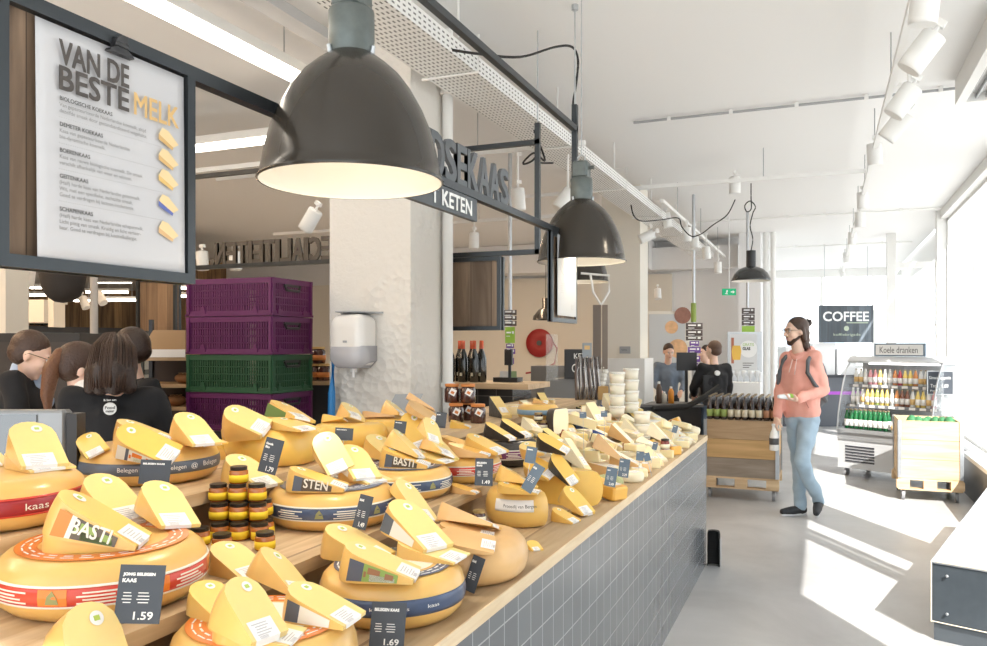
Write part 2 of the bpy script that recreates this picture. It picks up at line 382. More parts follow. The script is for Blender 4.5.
# street facade opposite, washed out in the light
t = thing('town_house', 'pale sunlit town house seen through the end windows', 'building', (0, 36, 0))
m = MB(); m.bb((-9, 0, -.1), (1.2, 4, 9)); m.build('wall', mat('pale_brick', (.75, .73, .70), .9), t)
for k in range(4):
    m = MB(); m.bb((-4.6 + k * 1.5, -.06, 1.1), (-3.7 + k * 1.5, .02, 2.8)); m.build('window', mat('house_window', (.35, .42, .5), .1), t)
# tree outside on the right
t = thing('street_tree', 'green tree seen through the window at right edge', 'tree', (5.3, 22, -.12))
m = MB(); m.cyl((0, 0, 0), (0, 0, 2.6), .12, 10, .08); m.build('trunk', hair_m, t)
random.seed(3); m = MB()
for k in range(900):
    c = Vector((random.gauss(0, .6), random.gauss(0, .6), 3.1 + random.gauss(0, .6))); a = Vector([random.uniform(-1, 1) for _ in range(3)]).normalized() * .09; b = Vector([random.uniform(-1, 1) for _ in range(3)]).normalized() * .06
    m.add([c - a, c + b, c + a, c - b], [(0, 1, 2, 3)])
m.build('crown', mat('leaf', (.22, .36, .10), .6), t)
# ---------------------------------------------------------------- columns
def stucco():
    m = bpy.data.materials.new('rough_stucco'); m.use_nodes = True; nt = m.node_tree; b = nt.nodes['Principled BSDF']; L = nt.links
    tc = nt.nodes.new('ShaderNodeTexCoord')
    n1 = nt.nodes.new('ShaderNodeTexNoise'); n1.inputs['Scale'].default_value = 2.2; n1.inputs['Detail'].default_value = 12; n1.inputs['Roughness'].default_value = .7
    n2 = nt.nodes.new('ShaderNodeTexVoronoi'); n2.inputs['Scale'].default_value = 22
    n3 = nt.nodes.new('ShaderNodeTexNoise'); n3.inputs['Scale'].default_value = 1.7
    for n in (n1, n2, n3): L.new(tc.outputs['Object'], n.inputs['Vector'])
    gt = nt.nodes.new('ShaderNodeMapRange'); gt.inputs['From Min'].default_value = .5; gt.inputs['From Max'].default_value = .6; L.new(n3.outputs['Fac'], gt.inputs['Value'])
    mu = nt.nodes.new('ShaderNodeMath'); mu.operation = 'MULTIPLY'; L.new(gt.outputs[0], mu.inputs[0]); L.new(n2.outputs['Distance'], mu.inputs[1])
    ad = nt.nodes.new('ShaderNodeMath'); ad.operation = 'ADD'; L.new(mu.outputs[0], ad.inputs[0]); L.new(n1.outputs['Fac'], ad.inputs[1])
    bp = nt.nodes.new('ShaderNodeBump'); bp.inputs['Strength'].default_value = .55; bp.inputs['Distance'].default_value = .03
    L.new(ad.outputs[0], bp.inputs['Height']); L.new(bp.outputs['Normal'], b.inputs['Normal'])
    b.inputs['Base Color'].default_value = (.72, .69, .64, 1); b.inputs['Roughness'].default_value = .85
    return m
m = MB(); m.bb((-2.70, 4.0, 0), (-2.16, 4.47, CEIL)); struct(m.build('wall_pillar', stucco()))
m = MB(); m.cyl((-2.12, 4.40, 0), (-2.12, 4.40, CEIL), .032, 14)
for z in (.9, 1.32, 2.4, 3.1): m.cyl((-2.12, 4.40, z), (-2.12, 4.40, z + .03), .045, 14)
tag(m.build('drain_pipe', white_paint), 'white vertical pipe running down the right side of the stucco pillar', 'pipe')
m = MB(); m.bb((-2.50, 9.5, 0), (-2.03, 9.95, CEIL)); struct(m.build('wall_column', warm_wall))
m = MB(); m.bb((-2.56, 9.42, 0), (-1.96, 9.49, 1.42)); m.bb((-2.02, 9.49, 0), (-1.96, 9.95, 1.42)); struct(m.build('trim_11', white_paint))
t = thing('wall_plate', 'small grey plate on the cream column behind the tub stacks', 'sign', atY(625, 350, 9.41))
m = MB(); m.box((0, 0, 0), (.13, .012, .085)); m.build('plate', grey_pl, t); m = MB(); text_into(m, 'kassa', .03, TR((-.04, -.008, -.012), 0, PI / 2)); m.build('lettering', ink, t)
m = MB(); m.bb((-1.35, 14.3, 0), (-1.0, 14.7, CEIL)); struct(m.build('wall_endcolumn', white_wall))
for i, x in enumerate((-.92, -.80)):
    m = MB(); m.cyl((x, 14.4, 0), (x, 14.4, CEIL), .045, 12)
    tag(m.build('riser_pipe', white_paint), ('white riser pipe beside the end column, nearer the column', 'white riser pipe beside the end column, further right of the pair')[i], 'pipe')
# ---------------------------------------------------------------- service runs under the ceiling
def perforated():
    m = bpy.data.materials.new('perforated_white'); m.use_nodes = True; nt = m.node_tree; b = nt.nodes['Principled BSDF']; L = nt.links
    tc = nt.nodes.new('ShaderNodeTexCoord'); sp = nt.nodes.new('ShaderNodeSeparateXYZ'); L.new(tc.outputs['Object'], sp.inputs['Vector'])
    ad = nt.nodes.new('ShaderNodeMath'); ad.operation = 'ADD'; L.new(sp.outputs['X'], ad.inputs[0]); L.new(sp.outputs['Z'], ad.inputs[1])
    def cell(sock, size, w):
        a = nt.nodes.new('ShaderNodeMath'); a.operation = 'DIVIDE'; a.inputs[1].default_value = size; L.new(sock, a.inputs[0])
        f = nt.nodes.new('ShaderNodeMath'); f.operation = 'FRACT'; L.new(a.outputs[0], f.inputs[0])
        l = nt.nodes.new('ShaderNodeMath'); l.operation = 'LESS_THAN'; l.inputs[1].default_value = w; L.new(f.outputs[0], l.inputs[0]); return l.outputs[0]
    a = cell(sp.outputs['Y'], .05, .5); c = cell(ad.outputs[0], .025, .34)
    mu = nt.nodes.new('ShaderNodeMath'); mu.operation = 'MULTIPLY'; L.new(a, mu.inputs[0]); L.new(c, mu.inputs[1])
    mx = nt.nodes.new('ShaderNodeMix'); mx.data_type = 'RGBA'; mx.inputs['A'].default_value = (.8, .8, .78, 1); mx.inputs['B'].default_value = (.10, .10, .10, 1)
    L.new(mu.outputs[0], mx.inputs['Factor']); L.new(mx.outputs['Result'], b.inputs['Base Color']); b.inputs['Roughness'].default_value = .5
    return m
t = thing('cable_tray', 'long white perforated cable tray under the ceiling over the cheese counter', 'cable tray', (-1.89, 0, 0))
m = MB(); m.bb((-.15, .6, 3.06), (.15, 14, 3.065)); m.bb((.145, .6, 3.065), (.15, 14, 3.15)); m.bb((-.15, .6, 3.065), (-.145, 14, 3.15)); m.build('tray', perforated(), t)
for k in range(7):
    y = 2.2 + k * 1.75; m = MB()
    m.tube([(-.17, y, 3.05), (.17, y, 3.05), (.17, y, 3.25), (.05, y, 3.25), (.05, y, CEIL)], .008, 6); m.build('hanger', white_paint, t)
for lab, pts in (('black cable looped along the tray edge above the lettering', [D(452, 50, 4.05), D(480, 54, 4.1), D(520, 57, 4.3), D(555, 47, 4.55), D(572, 47, 4.65), D(578, 60, 4.7), D(576, 85, 4.7), D(573, 105, 4.65), D(575, 128, 4.6)]),
                 ('black cable curling off the tray beyond the lettering frame', [D(631, 205, 8.2), D(634, 216, 8.2), D(642, 221, 8.4), D(660, 220, 8.8), D(678, 218, 9.2), D(682, 227, 9.3), D(691, 236, 9.4), D(701, 234, 9.4), D(713, 225, 9.4), D(727, 215, 9.3), D(735, 200, 8.6)]),
                 ('short curled black cable hanging under the cable tray', [Vector((-1.85, 5.2, 3.07)), D(545, 160, 5.4), D(535, 153, 5.4), D(527, 158, 5.4), D(523, 164, 5.4), D(532, 161, 5.4), D(540, 152, 5.4), D(538, 162, 5.5), D(553, 163, 5.6)])):
    m = MB(); m.smooth = True; m.tube(spline(pts), .007, 6); tag(m.build('power_cable', black_rub), lab, 'cable')
for y, x0, x1, lab in ((6.76, -1.5, 1.5, 'thin white conduit across the ceiling, nearest the camera'), (12.6, -1.8, 1.5, 'thin white conduit across the ceiling, second one from the front'), (16.5, -1.3, 1.5, 'thin white conduit across the ceiling near the coffee corner')):
    t = thing('ceiling_conduit', lab, 'conduit', (0, y, 0))
    m = MB(); m.cyl((x0, 0, 3.475), (x1, 0, 3.475), .011, 8); m.build('tube', grey_pl if y < 10 else white_paint, t)
    for k in range(int((x1 - x0) / .5)): m = MB(); m.box((x0 + .3 + k * .5, 0, 3.478), (.03, .035, .04)); m.build('clip', white_paint, t)
# ---------------------------------------------------------------- spot lights on tracks
spot_emit = mat('spot_glow', (1, .9, .75), .5, emit=(1, .82, .6), estr=14)
def make_spot():
    o = thing('track_spotlight', 'x', 'spotlight')
    m = MB(); m.smooth = True; m.lathe([(.055, -.02), (.056, 0), (.056, .15), (.052, .155), (.0, .155)], 20); m.build('can', white_paint, o)
    m = MB(); m.lathe([(0, .02), (.050, .015), (.053, -.018)], 18, caps=False); m.build('lens', spot_emit, o)
    return o
SPOT = None
def spot(loc, d, label, group, zt=None, light=0, tempr=(1, .84, .64)):
    global SPOT
    d = Vector(d).normalized()
    M = Matrix.Translation(loc) @ (-d).to_track_quat('Z', 'Y').to_matrix().to_4x4()
    o = make_spot() if SPOT is None else copy_tree(SPOT)
    if SPOT is None: SPOT = o
    o.matrix_world = M; o.rotation_mode = 'XYZ'; tag(o, label, 'spotlight', group)
    if zt is not None:
        b = MB(); Mi = M.inverted(); a = Vector(loc) - d * .12
        b.cyl(Mi @ a, Mi @ Vector((a.x, a.y, zt)), .009, 8); b.box(Mi @ Vector((a.x, a.y, zt - .015)), (.03, .05, .03), M=None)
        b.build('mount', white_paint, o)
    if light:
        l = bpy.data.lights.new('spot_lamp', 'SPOT'); l.energy = light; l.spot_size = 1.1; l.spot_blend = .6; l.color = tempr; l.shadow_soft_size = .05
        lo = bpy.data.objects.new('spot_lamp', l); COL.objects.link(lo); lo.matrix_world = Matrix.Translation(Vector(loc) + d * .06) @ (-d).to_track_quat('Z', 'Y').to_matrix().to_4x4()
    return o
def track(name, a, b, label):
    t = thing(name, label, 'lighting track', (0, 0, 0)); m = MB(); a = Vector(a); b = Vector(b); c = (a + b) / 2; d = b - a
    m.box(c, (abs(d.x) + .035, abs(d.y) + .035, .035)); m.build('rail', white_paint, t)
    n = max(2, int(d.length / 1.6))
    for k in range(n):
        p = a + d * (k + .5) / n; h = MB(); h.cyl(p, (p.x, p.y, CEIL), .004, 6); h.build('hanger', grey_pl, t)
    return t
track('lighting_track', (.38, 1.2, 3.17), (.38, 20, 3.17), 'long white lighting track running beside the windows')
track('lighting_track', (-3.2, 8.2, 3.2), (.34, 8.2, 3.2), 'white lighting track crossing the ceiling above the aisle')
track('lighting_track', (-1.6, 8.6, 3.12), (-1.6, 14.4, 3.12), 'white lighting track leading to the checkout')
track('lighting_track', (-5.2, 5.9, 3.12), (-1.7, 5.9, 3.12), 'white lighting track behind the lettering frame')
track('lighting_track', (-6.5, 8.4, 3.0), (-2.7, 8.4, 3.0), 'white lighting track deeper in the shop behind the frame')
row = [(923, 20, (-.1, .1, -1), 1), (911, 66, (-.75, .05, -1), 1), (895, 112, (-.7, 0, -1), 0), (888, 136, (-.8, .2, -1), 0), (875, 163, (.05, 0, -1), 1), (863, 207, (.05, .1, -1), 0), (860, 226, (0, 0, -1), 0), (852, 243, (0, .1, -1), 0), (847, 259, (.1, 0, -1), 0), (843, 268, (.3, 0, -1), 0)]
names = ['nearest the camera', 'second from the camera, tilted to the aisle', 'third from the camera, tilted', 'fourth from the camera, half behind the third', 'fifth from the camera, upright', 'sixth from the camera', 'seventh from the camera', 'eighth from the camera', 'ninth from the camera', 'last before the coffee sign']
for (px, py, d, li), nm in zip(row, names):
    p = atX(px, py, .38 if d[0] > -.3 else .36); spot((p.x, p.y, min(p.z, 3.08)), d, 'white can spotlight on the window side track, ' + nm, 'spotlights on the window side track', 3.15, 45 if li else 0)
for px, py, t_, d, lab, zt in ((463, 213, 6.2, (-.35, -.3, -.9), 'white spotlight aimed left, seen through the lettering frame', 3.12), (519, 208, 6.4, (.05, .1, -1), 'white upright spotlight seen through the frame near its post', 3.12),
        (559, 207, 6.2, (-.5, -.3, -.8), 'lit white spotlight between the frame post and second lamp', 3.12), (474, 247, 8.8, (0, 0, -1), 'small white spotlight just above the framed wood board', 3.0),
        (668, 226, 9.6, (.2, 0, -1), 'white spotlight at the start of the checkout track', 3.12), (687, 240, 9.9, (0, .1, -1), 'white spotlight above the checkout, second on its track', 3.12), (695, 248, 10.2, (.1, -.4, -.9), 'lit white spotlight above the brown price column', 3.12),
        (707, 258, 11.0, (.1, 0, -1), 'white spotlight right of the lit one on checkout track', 3.12), (718, 272, 12.5, (0, 0, -1), 'far white spotlight on the checkout track', 3.12), (641, 239, 9.1, (-.9, -.3, -.4), 'white spotlight on the edge of the cream column', 2.95),
        (658, 298, 13, (.1, -.2, -1), 'small white spotlight right of the cream column, low', None), (735, 192, 8.2, (0, 0, -1), 'white spotlight on the crossing track beside the curled cable', 3.2),
        (28, 282, 7.6, (-.5, .3, -.7), 'small white spotlight under the poster board, at left', None), (63, 303, 11, (0, 0, -1), 'small spotlight left of the dark lamp dome', None), (86, 307, 11, (.4, 0, -.8), 'small spotlight right of the dark lamp dome', None), (103, 302, 10, (.6, 0, -.7), 'larger spotlight right of the steel pole', None),
        (203, 268, 7.5, (.1, 0, -1), 'white spotlight under the mirrored lettering, above the crates', None), (236, 268, 7.5, (.1, 0, -1), 'white spotlight under the mirrored lettering, middle', None), (306, 228, 6.0, (-.5, 0, -.7), 'white spotlight left of the stucco pillar, below the big lamp', None), (637 - 165, 285, 10, (0, 0, -1), 'tiny spotlight behind the framed wood board', None)):
    spot(D(px, py, t_), d, lab, 'spotlights inside the shop', zt, 18 if t_ < 8 or px > 640 else 0)
# fluorescent fittings
tube_em = mat('fluorescent_tube', (1, 1, 1), .5, emit=(1, .90, .76), estr=14)
def fluor(a, b, label, w=.09, group='fluorescent strips'):
    a = Vector(a); b = Vector(b); t = thing('fluorescent_light', label, 'ceiling light', (a + b) / 2, 0, group); d = (b - a)
    ax = d.x if abs(d.x) > abs(d.y) else d.y; horiz = abs(d.x) > abs(d.y)
    def bx(w_, h_, z, L_): return (0, 0, z), ((L_, w_, h_) if horiz else (w_, L_, h_))
    m = MB(); m.box(*bx(w * 1.25, .06, .045, abs(ax))); m.build('housing', white_paint, t)
    m = MB(); m.smooth = True; e = Vector((abs(ax) / 2 - .02, 0, 0)) if horiz else Vector((0, abs(ax) / 2 - .02, 0))
    m.box(*bx(w, .035, -.002, abs(ax) - .03)); m.build('tube', tube_em, t)
    for s in (-.35, .35):
        m = MB(); q = e * s * 2; m.cyl(q + Vector((0, 0, .07)), q + Vector((0, 0, CEIL - a.z)), .004, 6); m.build('hanger', grey_pl, t)
fluor((-2.95, .3, 3.2), (-2.95, 4.55, 3.2), 'long bright fluorescent strip above the poster board and big lamp', .10)
fluor((-6.2, 4.9, 3.12), (-3.0, 4.9, 3.12), 'fluorescent strip across the ceiling behind the poster board')
m = MB(); m.box((-2.62, 2.6, 3.32), (.12, 4.4, .06)); tag(m.build('trunking', mat('grey_trunking', (.5, .5, .5), .5)), 'grey ceiling trunking beside the long fluorescent strip', 'trunking')
m = MB(); m.box((-4.6, 5.15, 3.22), (3.6, .2, .05)); m.box((-4.6, 5.5, 3.1), (3.6, .1, .04)); tag(m.build('wire_tray', perforated()), 'perforated cable tray behind the crossing fluorescent strip', 'cable tray')
ft = [((30, 294), (52, 296)), ((30, 287), (44, 288)), ((96, 283), (132, 281)), ((86, 293), (128, 291)), ((100, 301), (140, 299)), ((74, 300), (92, 301)), ((181, 296), (190, 296)), ((181, 288), (188, 288))]
for k, (a, b) in enumerate(ft):
    t_ = 12.5 + (k % 3) * .4; A = D(a[0], (a[1] + b[1]) / 2, t_); B = D(b[0], (a[1] + b[1]) / 2, t_)
    c = (A + B) / 2; L_ = (B - A).length
    t = thing('fluorescent_light', ['far fluorescent tube at left behind the man in glasses, lower', 'far fluorescent tube at left, upper short one', 'far fluorescent tube right of the pole, topmost', 'far fluorescent tube right of the pole, middle', 'far fluorescent tube right of the pole, lowest', 'far fluorescent tube between dark dome and pole', 'far tube glimpsed right of the hanging wood board, lower', 'far tube glimpsed right of the hanging wood board, upper'][k], 'ceiling light', c, math.atan2(RT.y, RT.x), 'far fluorescent tubes')
    m = MB(); m.box((0, 0, .035), (L_, .08, .04)); m.build('housing', white_paint, t)
    m = MB(); m.box((0, 0, 0), (L_ - .02, .06, .04)); m.build('tube', tube_em, t)
    for s_ in (-.3, .3): m = MB(); m.cyl((L_ * s_, 0, .05), (L_ * s_, 0, CEIL - c.z), .005, 6); m.build('hanger', grey_pl, t)
# lower ceiling raft carrying the far tubes
m = MB(); m.bb((-12.9, 5.5, 2.62), (-9.6, 11.5, 2.68)); tag(struct(m.build('trim_12', mat('raft_grey', (.28, .26, .24), .8))))
# bare area lamps added to warm the left of the shop, no fittings
for k, (x, y) in enumerate(((-5.5, 1.5), (-7.5, 4.5), (-7.5, 9.5), (-4.6, 11.0), (-9.5, 2.5))):
    l = bpy.data.lights.new('warm_fill', 'AREA'); l.shape = 'RECTANGLE'; l.size = .15; l.size_y = 3.0; l.energy = 120; l.color = (1, .70, .44)
    lo = bpy.data.objects.new('warm_fill', l); COL.objects.link(lo); lo.location = (x, y, 3.3)
# ---------------------------------------------------------------- steel frame over the counter
def bar(mb, a, b, w=.03):
    a = Vector(a); b = Vector(b); c = (a + b) / 2; d = b - a; mb.box(c, (abs(d.x) + w, abs(d.y) + w, abs(d.z) + w))
t = thing('hanging_frame', 'dark steel frame hanging along the cheese counter carrying the grey lettering', 'frame', (-1.3, 0, 0))
m = MB(); bar(m, (0, .5, 2.18), (0, 4.35, 2.18)); m.build('lower_bar', framemetal, t)
m = MB(); bar(m, (0, .5, 2.80), (0, 4.35, 2.80)); m.build('upper_bar', framemetal, t)
m = MB(); bar(m, (0, 4.35, 2.18), (0, 4.35, 2.92)); m.build('post', framemetal, t)
for y in (2.35, 4.35):
    m = MB(); m.cyl((0, y, 2.8), (0, y, CEIL), .005, 6); m.cyl((0, y, CEIL - .03), (0, y, CEIL), .02, 8); m.build('suspension', galv, t)
t2 = thing('hanging_frame', 'dark steel frame crossing behind the stucco pillar with mirrored lettering', 'frame', (0, 4.62, 0))
m = MB(); bar(m, (-4.7, 0, 2.15), (-1.617, 0, 2.15)); m.build('lower_bar', framemetal, t2)
m = MB(); bar(m, (-4.7, 0, 2.82), (-1.617, 0, 2.82)); m.build('upper_bar', framemetal, t2)
m = MB(); bar(m, (-1.617, 0, 2.15), (-1.617, 0, 2.92)); m.build('post', framemetal, t2)
m = MB(); bar(m, (-4.7, 0, 2.15), (-4.7, 0, 2.82)); m.build('post', framemetal, t2)
for x in (-4.7, -1.617):
    m = MB(); m.cyl((x, 0, 2.8), (x, 0, CEIL), .005, 6); m.build('suspension', galv, t2)
letter_grey = mat('letter_grey', (.10, .11, .12), .5)
# "NDSEKAAS" : reads along +Y seen from +X
t = thing('sign_letters', 'large grey cut-out letters NDSEKAAS standing on the frame bar', 'lettering', (-1.3, 0, 2.195))
LM = lambda y, z, x=0: frame((x, y, z), (0, 1, 0), (0, 0, 1), (1, 0, 0))
y = 2.44
for ch, w in zip('NDSEKAAS', (.10, .098, .092, .082, .10, .10, .10, .092)):
    m = MB(); text_into(m, ch, .2, LM(y, 0, .0), depth=.008, bold=.022, width=w, height=.152); m.build('letter', letter_grey, t); y += w + .014
t = thing('sign_board', 'small slate board with white word KETEN under the letter bar', 'sign', (-1.3, 0, 0))
m = MB(); m.bb((-.008, 2.2, 2.075), (.012, 2.945, 2.163)); m.build('panel', mat('sign_slate', (.065, .075, .085), .5), t)
m = MB(); text_into(m, 'T KETEN', .08, LM(2.54, 2.092, .0125), depth=.001, bold=.02, width=.35, height=.055); m.build('lettering', chalk, t)
# mirrored SPECIALITEITEN, (its front faces away from us, +Y)
t = thing('sign_letters', 'large dark cut-out letters SPECIALITEITEN seen mirrored from behind', 'lettering', (0, 4.62, 2.165))
txt = 'SPECIALITEITEN,'; ws = {'I': .03, ',': .03}; x = -2.90
for ch in txt:
    w = ws.get(ch, .084); m = MB()
    text_into(m, ch, .2, frame((x, 0, 0 if ch != ',' else -.02), (-1, 0, 0), (0, 0, 1), (0, 1, 0)), depth=.01, bold=.022, width=w, height=.155 if ch != ',' else .06)
    m.build('letter', mat('letter_dark', (.09, .075, .06), .5), t); x -= w + .014
# ---------------------------------------------------------------- boards with posters
def framed_board(t, L_, z0, z1, depth=.035, fw=.022, face=oldwood):
    m = MB(); m.bb((-depth * .3, 0, z0), (depth * .3, L_, z1)); m.build('plank_panel', face, t)
    m = MB(); m.bb((-depth * .6, 0, z0), (depth * .8, fw, z1)); m.bb((-depth * .6, L_ - fw, z0), (depth * .8, L_, z1)); m.bb((-depth * .6, fw, z1 - fw), (depth * .8, L_ - fw, z1)); m.bb((-depth * .6, fw, z0), (depth * .8, L_ - fw, z0 + fw)); m.build('steel_frame', framemetal, t)
t = thing('poster_board', 'framed reclaimed wood board hanging at left with the cheese poster clipped on', 'notice board', (-1.30, .915, 0))
framed_board(t, .455, 1.713, 2.185)
t = thing('poster', 'white poster headed VAN DE BESTE MELK clipped to the wooden board', 'poster', (-1.279, .99, 1.733))
PW, PH = .352, .425
m = MB(); n = 16
vs = []; 
for i in range(n + 1):
    for j in range(n + 1):
        u, v = i / n, j / n; b_ = .006 * (1 - v) * (1 - .3 * u); vs.append((b_, u * PW, v * PH)); 
fs = [(i * (n + 1) + j, (i + 1) * (n + 1) + j, (i + 1) * (n + 1) + j + 1, i * (n + 1) + j + 1) for i in range(n) for j in range(n)]
m.smooth = True; m.add(vs, fs); o = m.build('sheet', poster_w, t); sd = o.modifiers.new('s', 'SOLIDIFY'); sd.thickness = .0006
wp = lambda v: Vector((v.x, v.y, v.z))
PM = lambda u, v: frame((.0075, u * PW, v * PH), (0, 1, 0), (0, 0, 1), (1, 0, 0))
m = MB(); text_into(m, 'VAN DE', .05, PM(.12, .835), bold=.022, width=.155, height=.043); text_into(m, 'BESTE', .05, PM(.12, .725), bold=.022, width=.155, height=.043)
m.build('headline', mat('poster_charcoal', (.085, .075, .07), .7), t)
m = MB(); text_into(m, 'MELK', .05, PM(.60, .725), bold=.015, width=.118, height=.043); m.build('headline', goldink, t, None)
secs = [('BIOLOGISCHE KOEKAAS', ['Van gepasteuriseerde Nederlandse koemelk, altijd', 'dezelfde smaak door gestandaardiseerd vetgehalte.'], .675), ('DEMETER KOEKAAS', ['Kaas van gepasteuriseerde Nederlandse', 'bio-dynamische koemelk.'], .565), ('BOERENKAAS', ['Kaas van rauwe biologische koemelk. De smaak', 'verschilt afhankelijk van weer en seizoen.'], .455),
        ('GEITENKAAS', ['(Half) harde kaas van Nederlandse geitenmelk.', 'Wit, met een specifieke, zachtzilte smaak.', 'Goed te verdragen bij lactose-intolerantie.'], .345), ('SCHAPENKAAS', ['(Half) harde kaas van Nederlandse schapenmelk.', 'Licht pittig van smaak. Kruidig en licht verteer-', 'baar. Goed te verdragen bij koemelkallergie.'], .205)]
md_ = MB(); text_grey = mat('text_grey', (.22, .22, .22), .7)
for h, ls, v in secs:
    mb = MB(); mg = MB()
    text_into(mb, h, .0105, PM(.12, v), bold=.015)
    for k, l in enumerate(ls): text_into(mg, l, .0098, PM(.12, v - .026 * (k + 1)))
    mb.build('subhead', ink, t); mg.build('body_text', text_grey, t)
    md_ = MB()
    if v > .22:
        for k in range(52): md_.box((.0078, (.12 + k * .0135) * PW, (v - .026 * len(ls) - .016) * PH), (.0004, .0016, .0009))
        md_.build('dotted_rule', midink, t)
md_
cheese_pic = mat('picture_cheese', (.85, .66, .36), .6); rind_pic = mat('picture_rind', (.70, .45, .18), .6); navy_pic = mat('picture_blue', (.12, .16, .45), .6)
for k, v in enumerate((.565, .465, .365, .24, .11)):
    m = MB(); c = (.78, v + .07)
    m.mi = 0; m.prism([(0, .014), (.010, .029), (.026, .026), (.055, .003), (.040, -.006)], 0, .0004, PM(*c)); m.mi = 1; m.prism([(0, .014), (.040, -.006), (.038, -.012), (.0, .003)], 0, .0004, PM(*c))
    m.build('cheese_picture', [cheese_pic, (rind_pic, rind_pic, rind_d, navy_pic, rind_b)[k]], t)
t = thing('bulldog_clip', 'black bulldog clip holding the poster to the board', 'clip', (-1.27, 1.163, 2.145))
m = MB(); m.prism([(-.03, 0), (.03, 0), (.026, .006), (.012, .013), (-.012, .013), (-.026, .006)], -.006, .008, frame((0, 0, 0), (0, 1, 0), (0, 0, 1), (1, 0, 0))); m.build('jaw', black_pl, t)
m = MB(); m.cyl((0, -.016, .02), (0, .016, .02), .009, 12); m.build('spring', black_pl, t)
for s in (-1, 1):
    m = MB(); m.prism([(-.011, 0), (.011, 0), (.013, .014), (.006, .022), (-.006, .022), (-.013, .014)], -.0015, .0015, frame((.004 if s > 0 else -.006, .0, .016), (0, 1, 0), (s * .35, 0, .93), (.93, 0, -s * .35))); m.build('lever', black_pl, t)
t = thing('poster_board', 'framed board with white poster hanging beneath the frame behind second lamp', 'notice board', (-1.30, 3.90, 0))
framed_board(t, .44, 1.70, 2.165, .02)
t = thing('poster', 'white poster with pale grey drawing on the board by the second lamp', 'poster', (-1.278, 3.96, 1.735))
m = MB(); m.bb((0, 0, 0), (.003, .33, .42)); m.build('sheet', mat('poster_grey2', (.45, .46, .47), .7), t)
m = MB()
for k in range(3): m.lathe([(.05 + .03 * k, 0), (.056 + .03 * k, 0), (.056 + .03 * k, .0005), (.05 + .03 * k, .0005)], 20, frame((.0032, .12, .33), (0, 1, 0), (0, 0, 1), (1, 0, 0)), -2.6, 0)
for k in range(5): m.box((.0034, .09, .17 - .012 * k), (.0004, .08 - .01 * (k % 2), .003))
m.box((.0034, .26, .05), (.0004, .05, .03)); m.build('print', midink, t)
# framed wood board facing us, hanging from the crossing frame
def plank_board(t, w, z0, z1, face=oldwoodx):
    m = MB(); m.bb((-w / 2, -.012, z0), (w / 2, .012, z1)); m.build('plank_panel', face, t)
    m = MB(); f = .025
    for x in (-w / 2, w / 2 - f): m.bb((x, -.03, z0), (x + f, .04, z1))
    for z in (z0, z1 - f): m.bb((-w / 2 + f, -.03, z), (w / 2 - f, .04, z + f))
    m.build('steel_frame', framemetal, t)
t = thing('wood_board', 'framed wood board hanging right of the stucco pillar above the wine bottles', 'board', (-2.2, 4.62, 0)); plank_board(t, .70, 1.672, 2.13)
p = D(158, 308, 6.5); t = thing('wood_board', 'framed wood board hanging behind the poster board near the bread rack', 'board', (p.x, p.y, 0), YAW * .3)
plank_board(t, .38, 1.67, 2.12, wood('warm_planks', (.20, .11, .06), (.42, .27, .15), 'Z', .6, plank=.10, plank_axis='X'))
p = D(601, 336, 6.0); t = thing('banner', 'narrow grey-brown hanging banner seen edge-on behind second lamp', 'banner', (p.x, p.y, 0), .25)
m = MB(); m.bb((-.06, -.02, 1.40), (.0, .02, 1.88)); m.build('panel', mat('banner_brown', (.16, .13, .11), .7), t); m = MB(); m.bb((.008, -.02, 1.40), (.05, .03, 1.88)); m.build('panel', mat('banner_brown2', (.22, .18, .15), .7), t)
m = MB(); m.tube([(0, 0, 1.88), (-.06, 0, 1.98), (-.08, 0, 2.12)], .008); m.tube([(0, 0, 1.88), (.06, 0, 1.98), (.06, 0, 2.1), (-.15, 0, 2.12)], .008); m.build('bracket', white_paint, t)
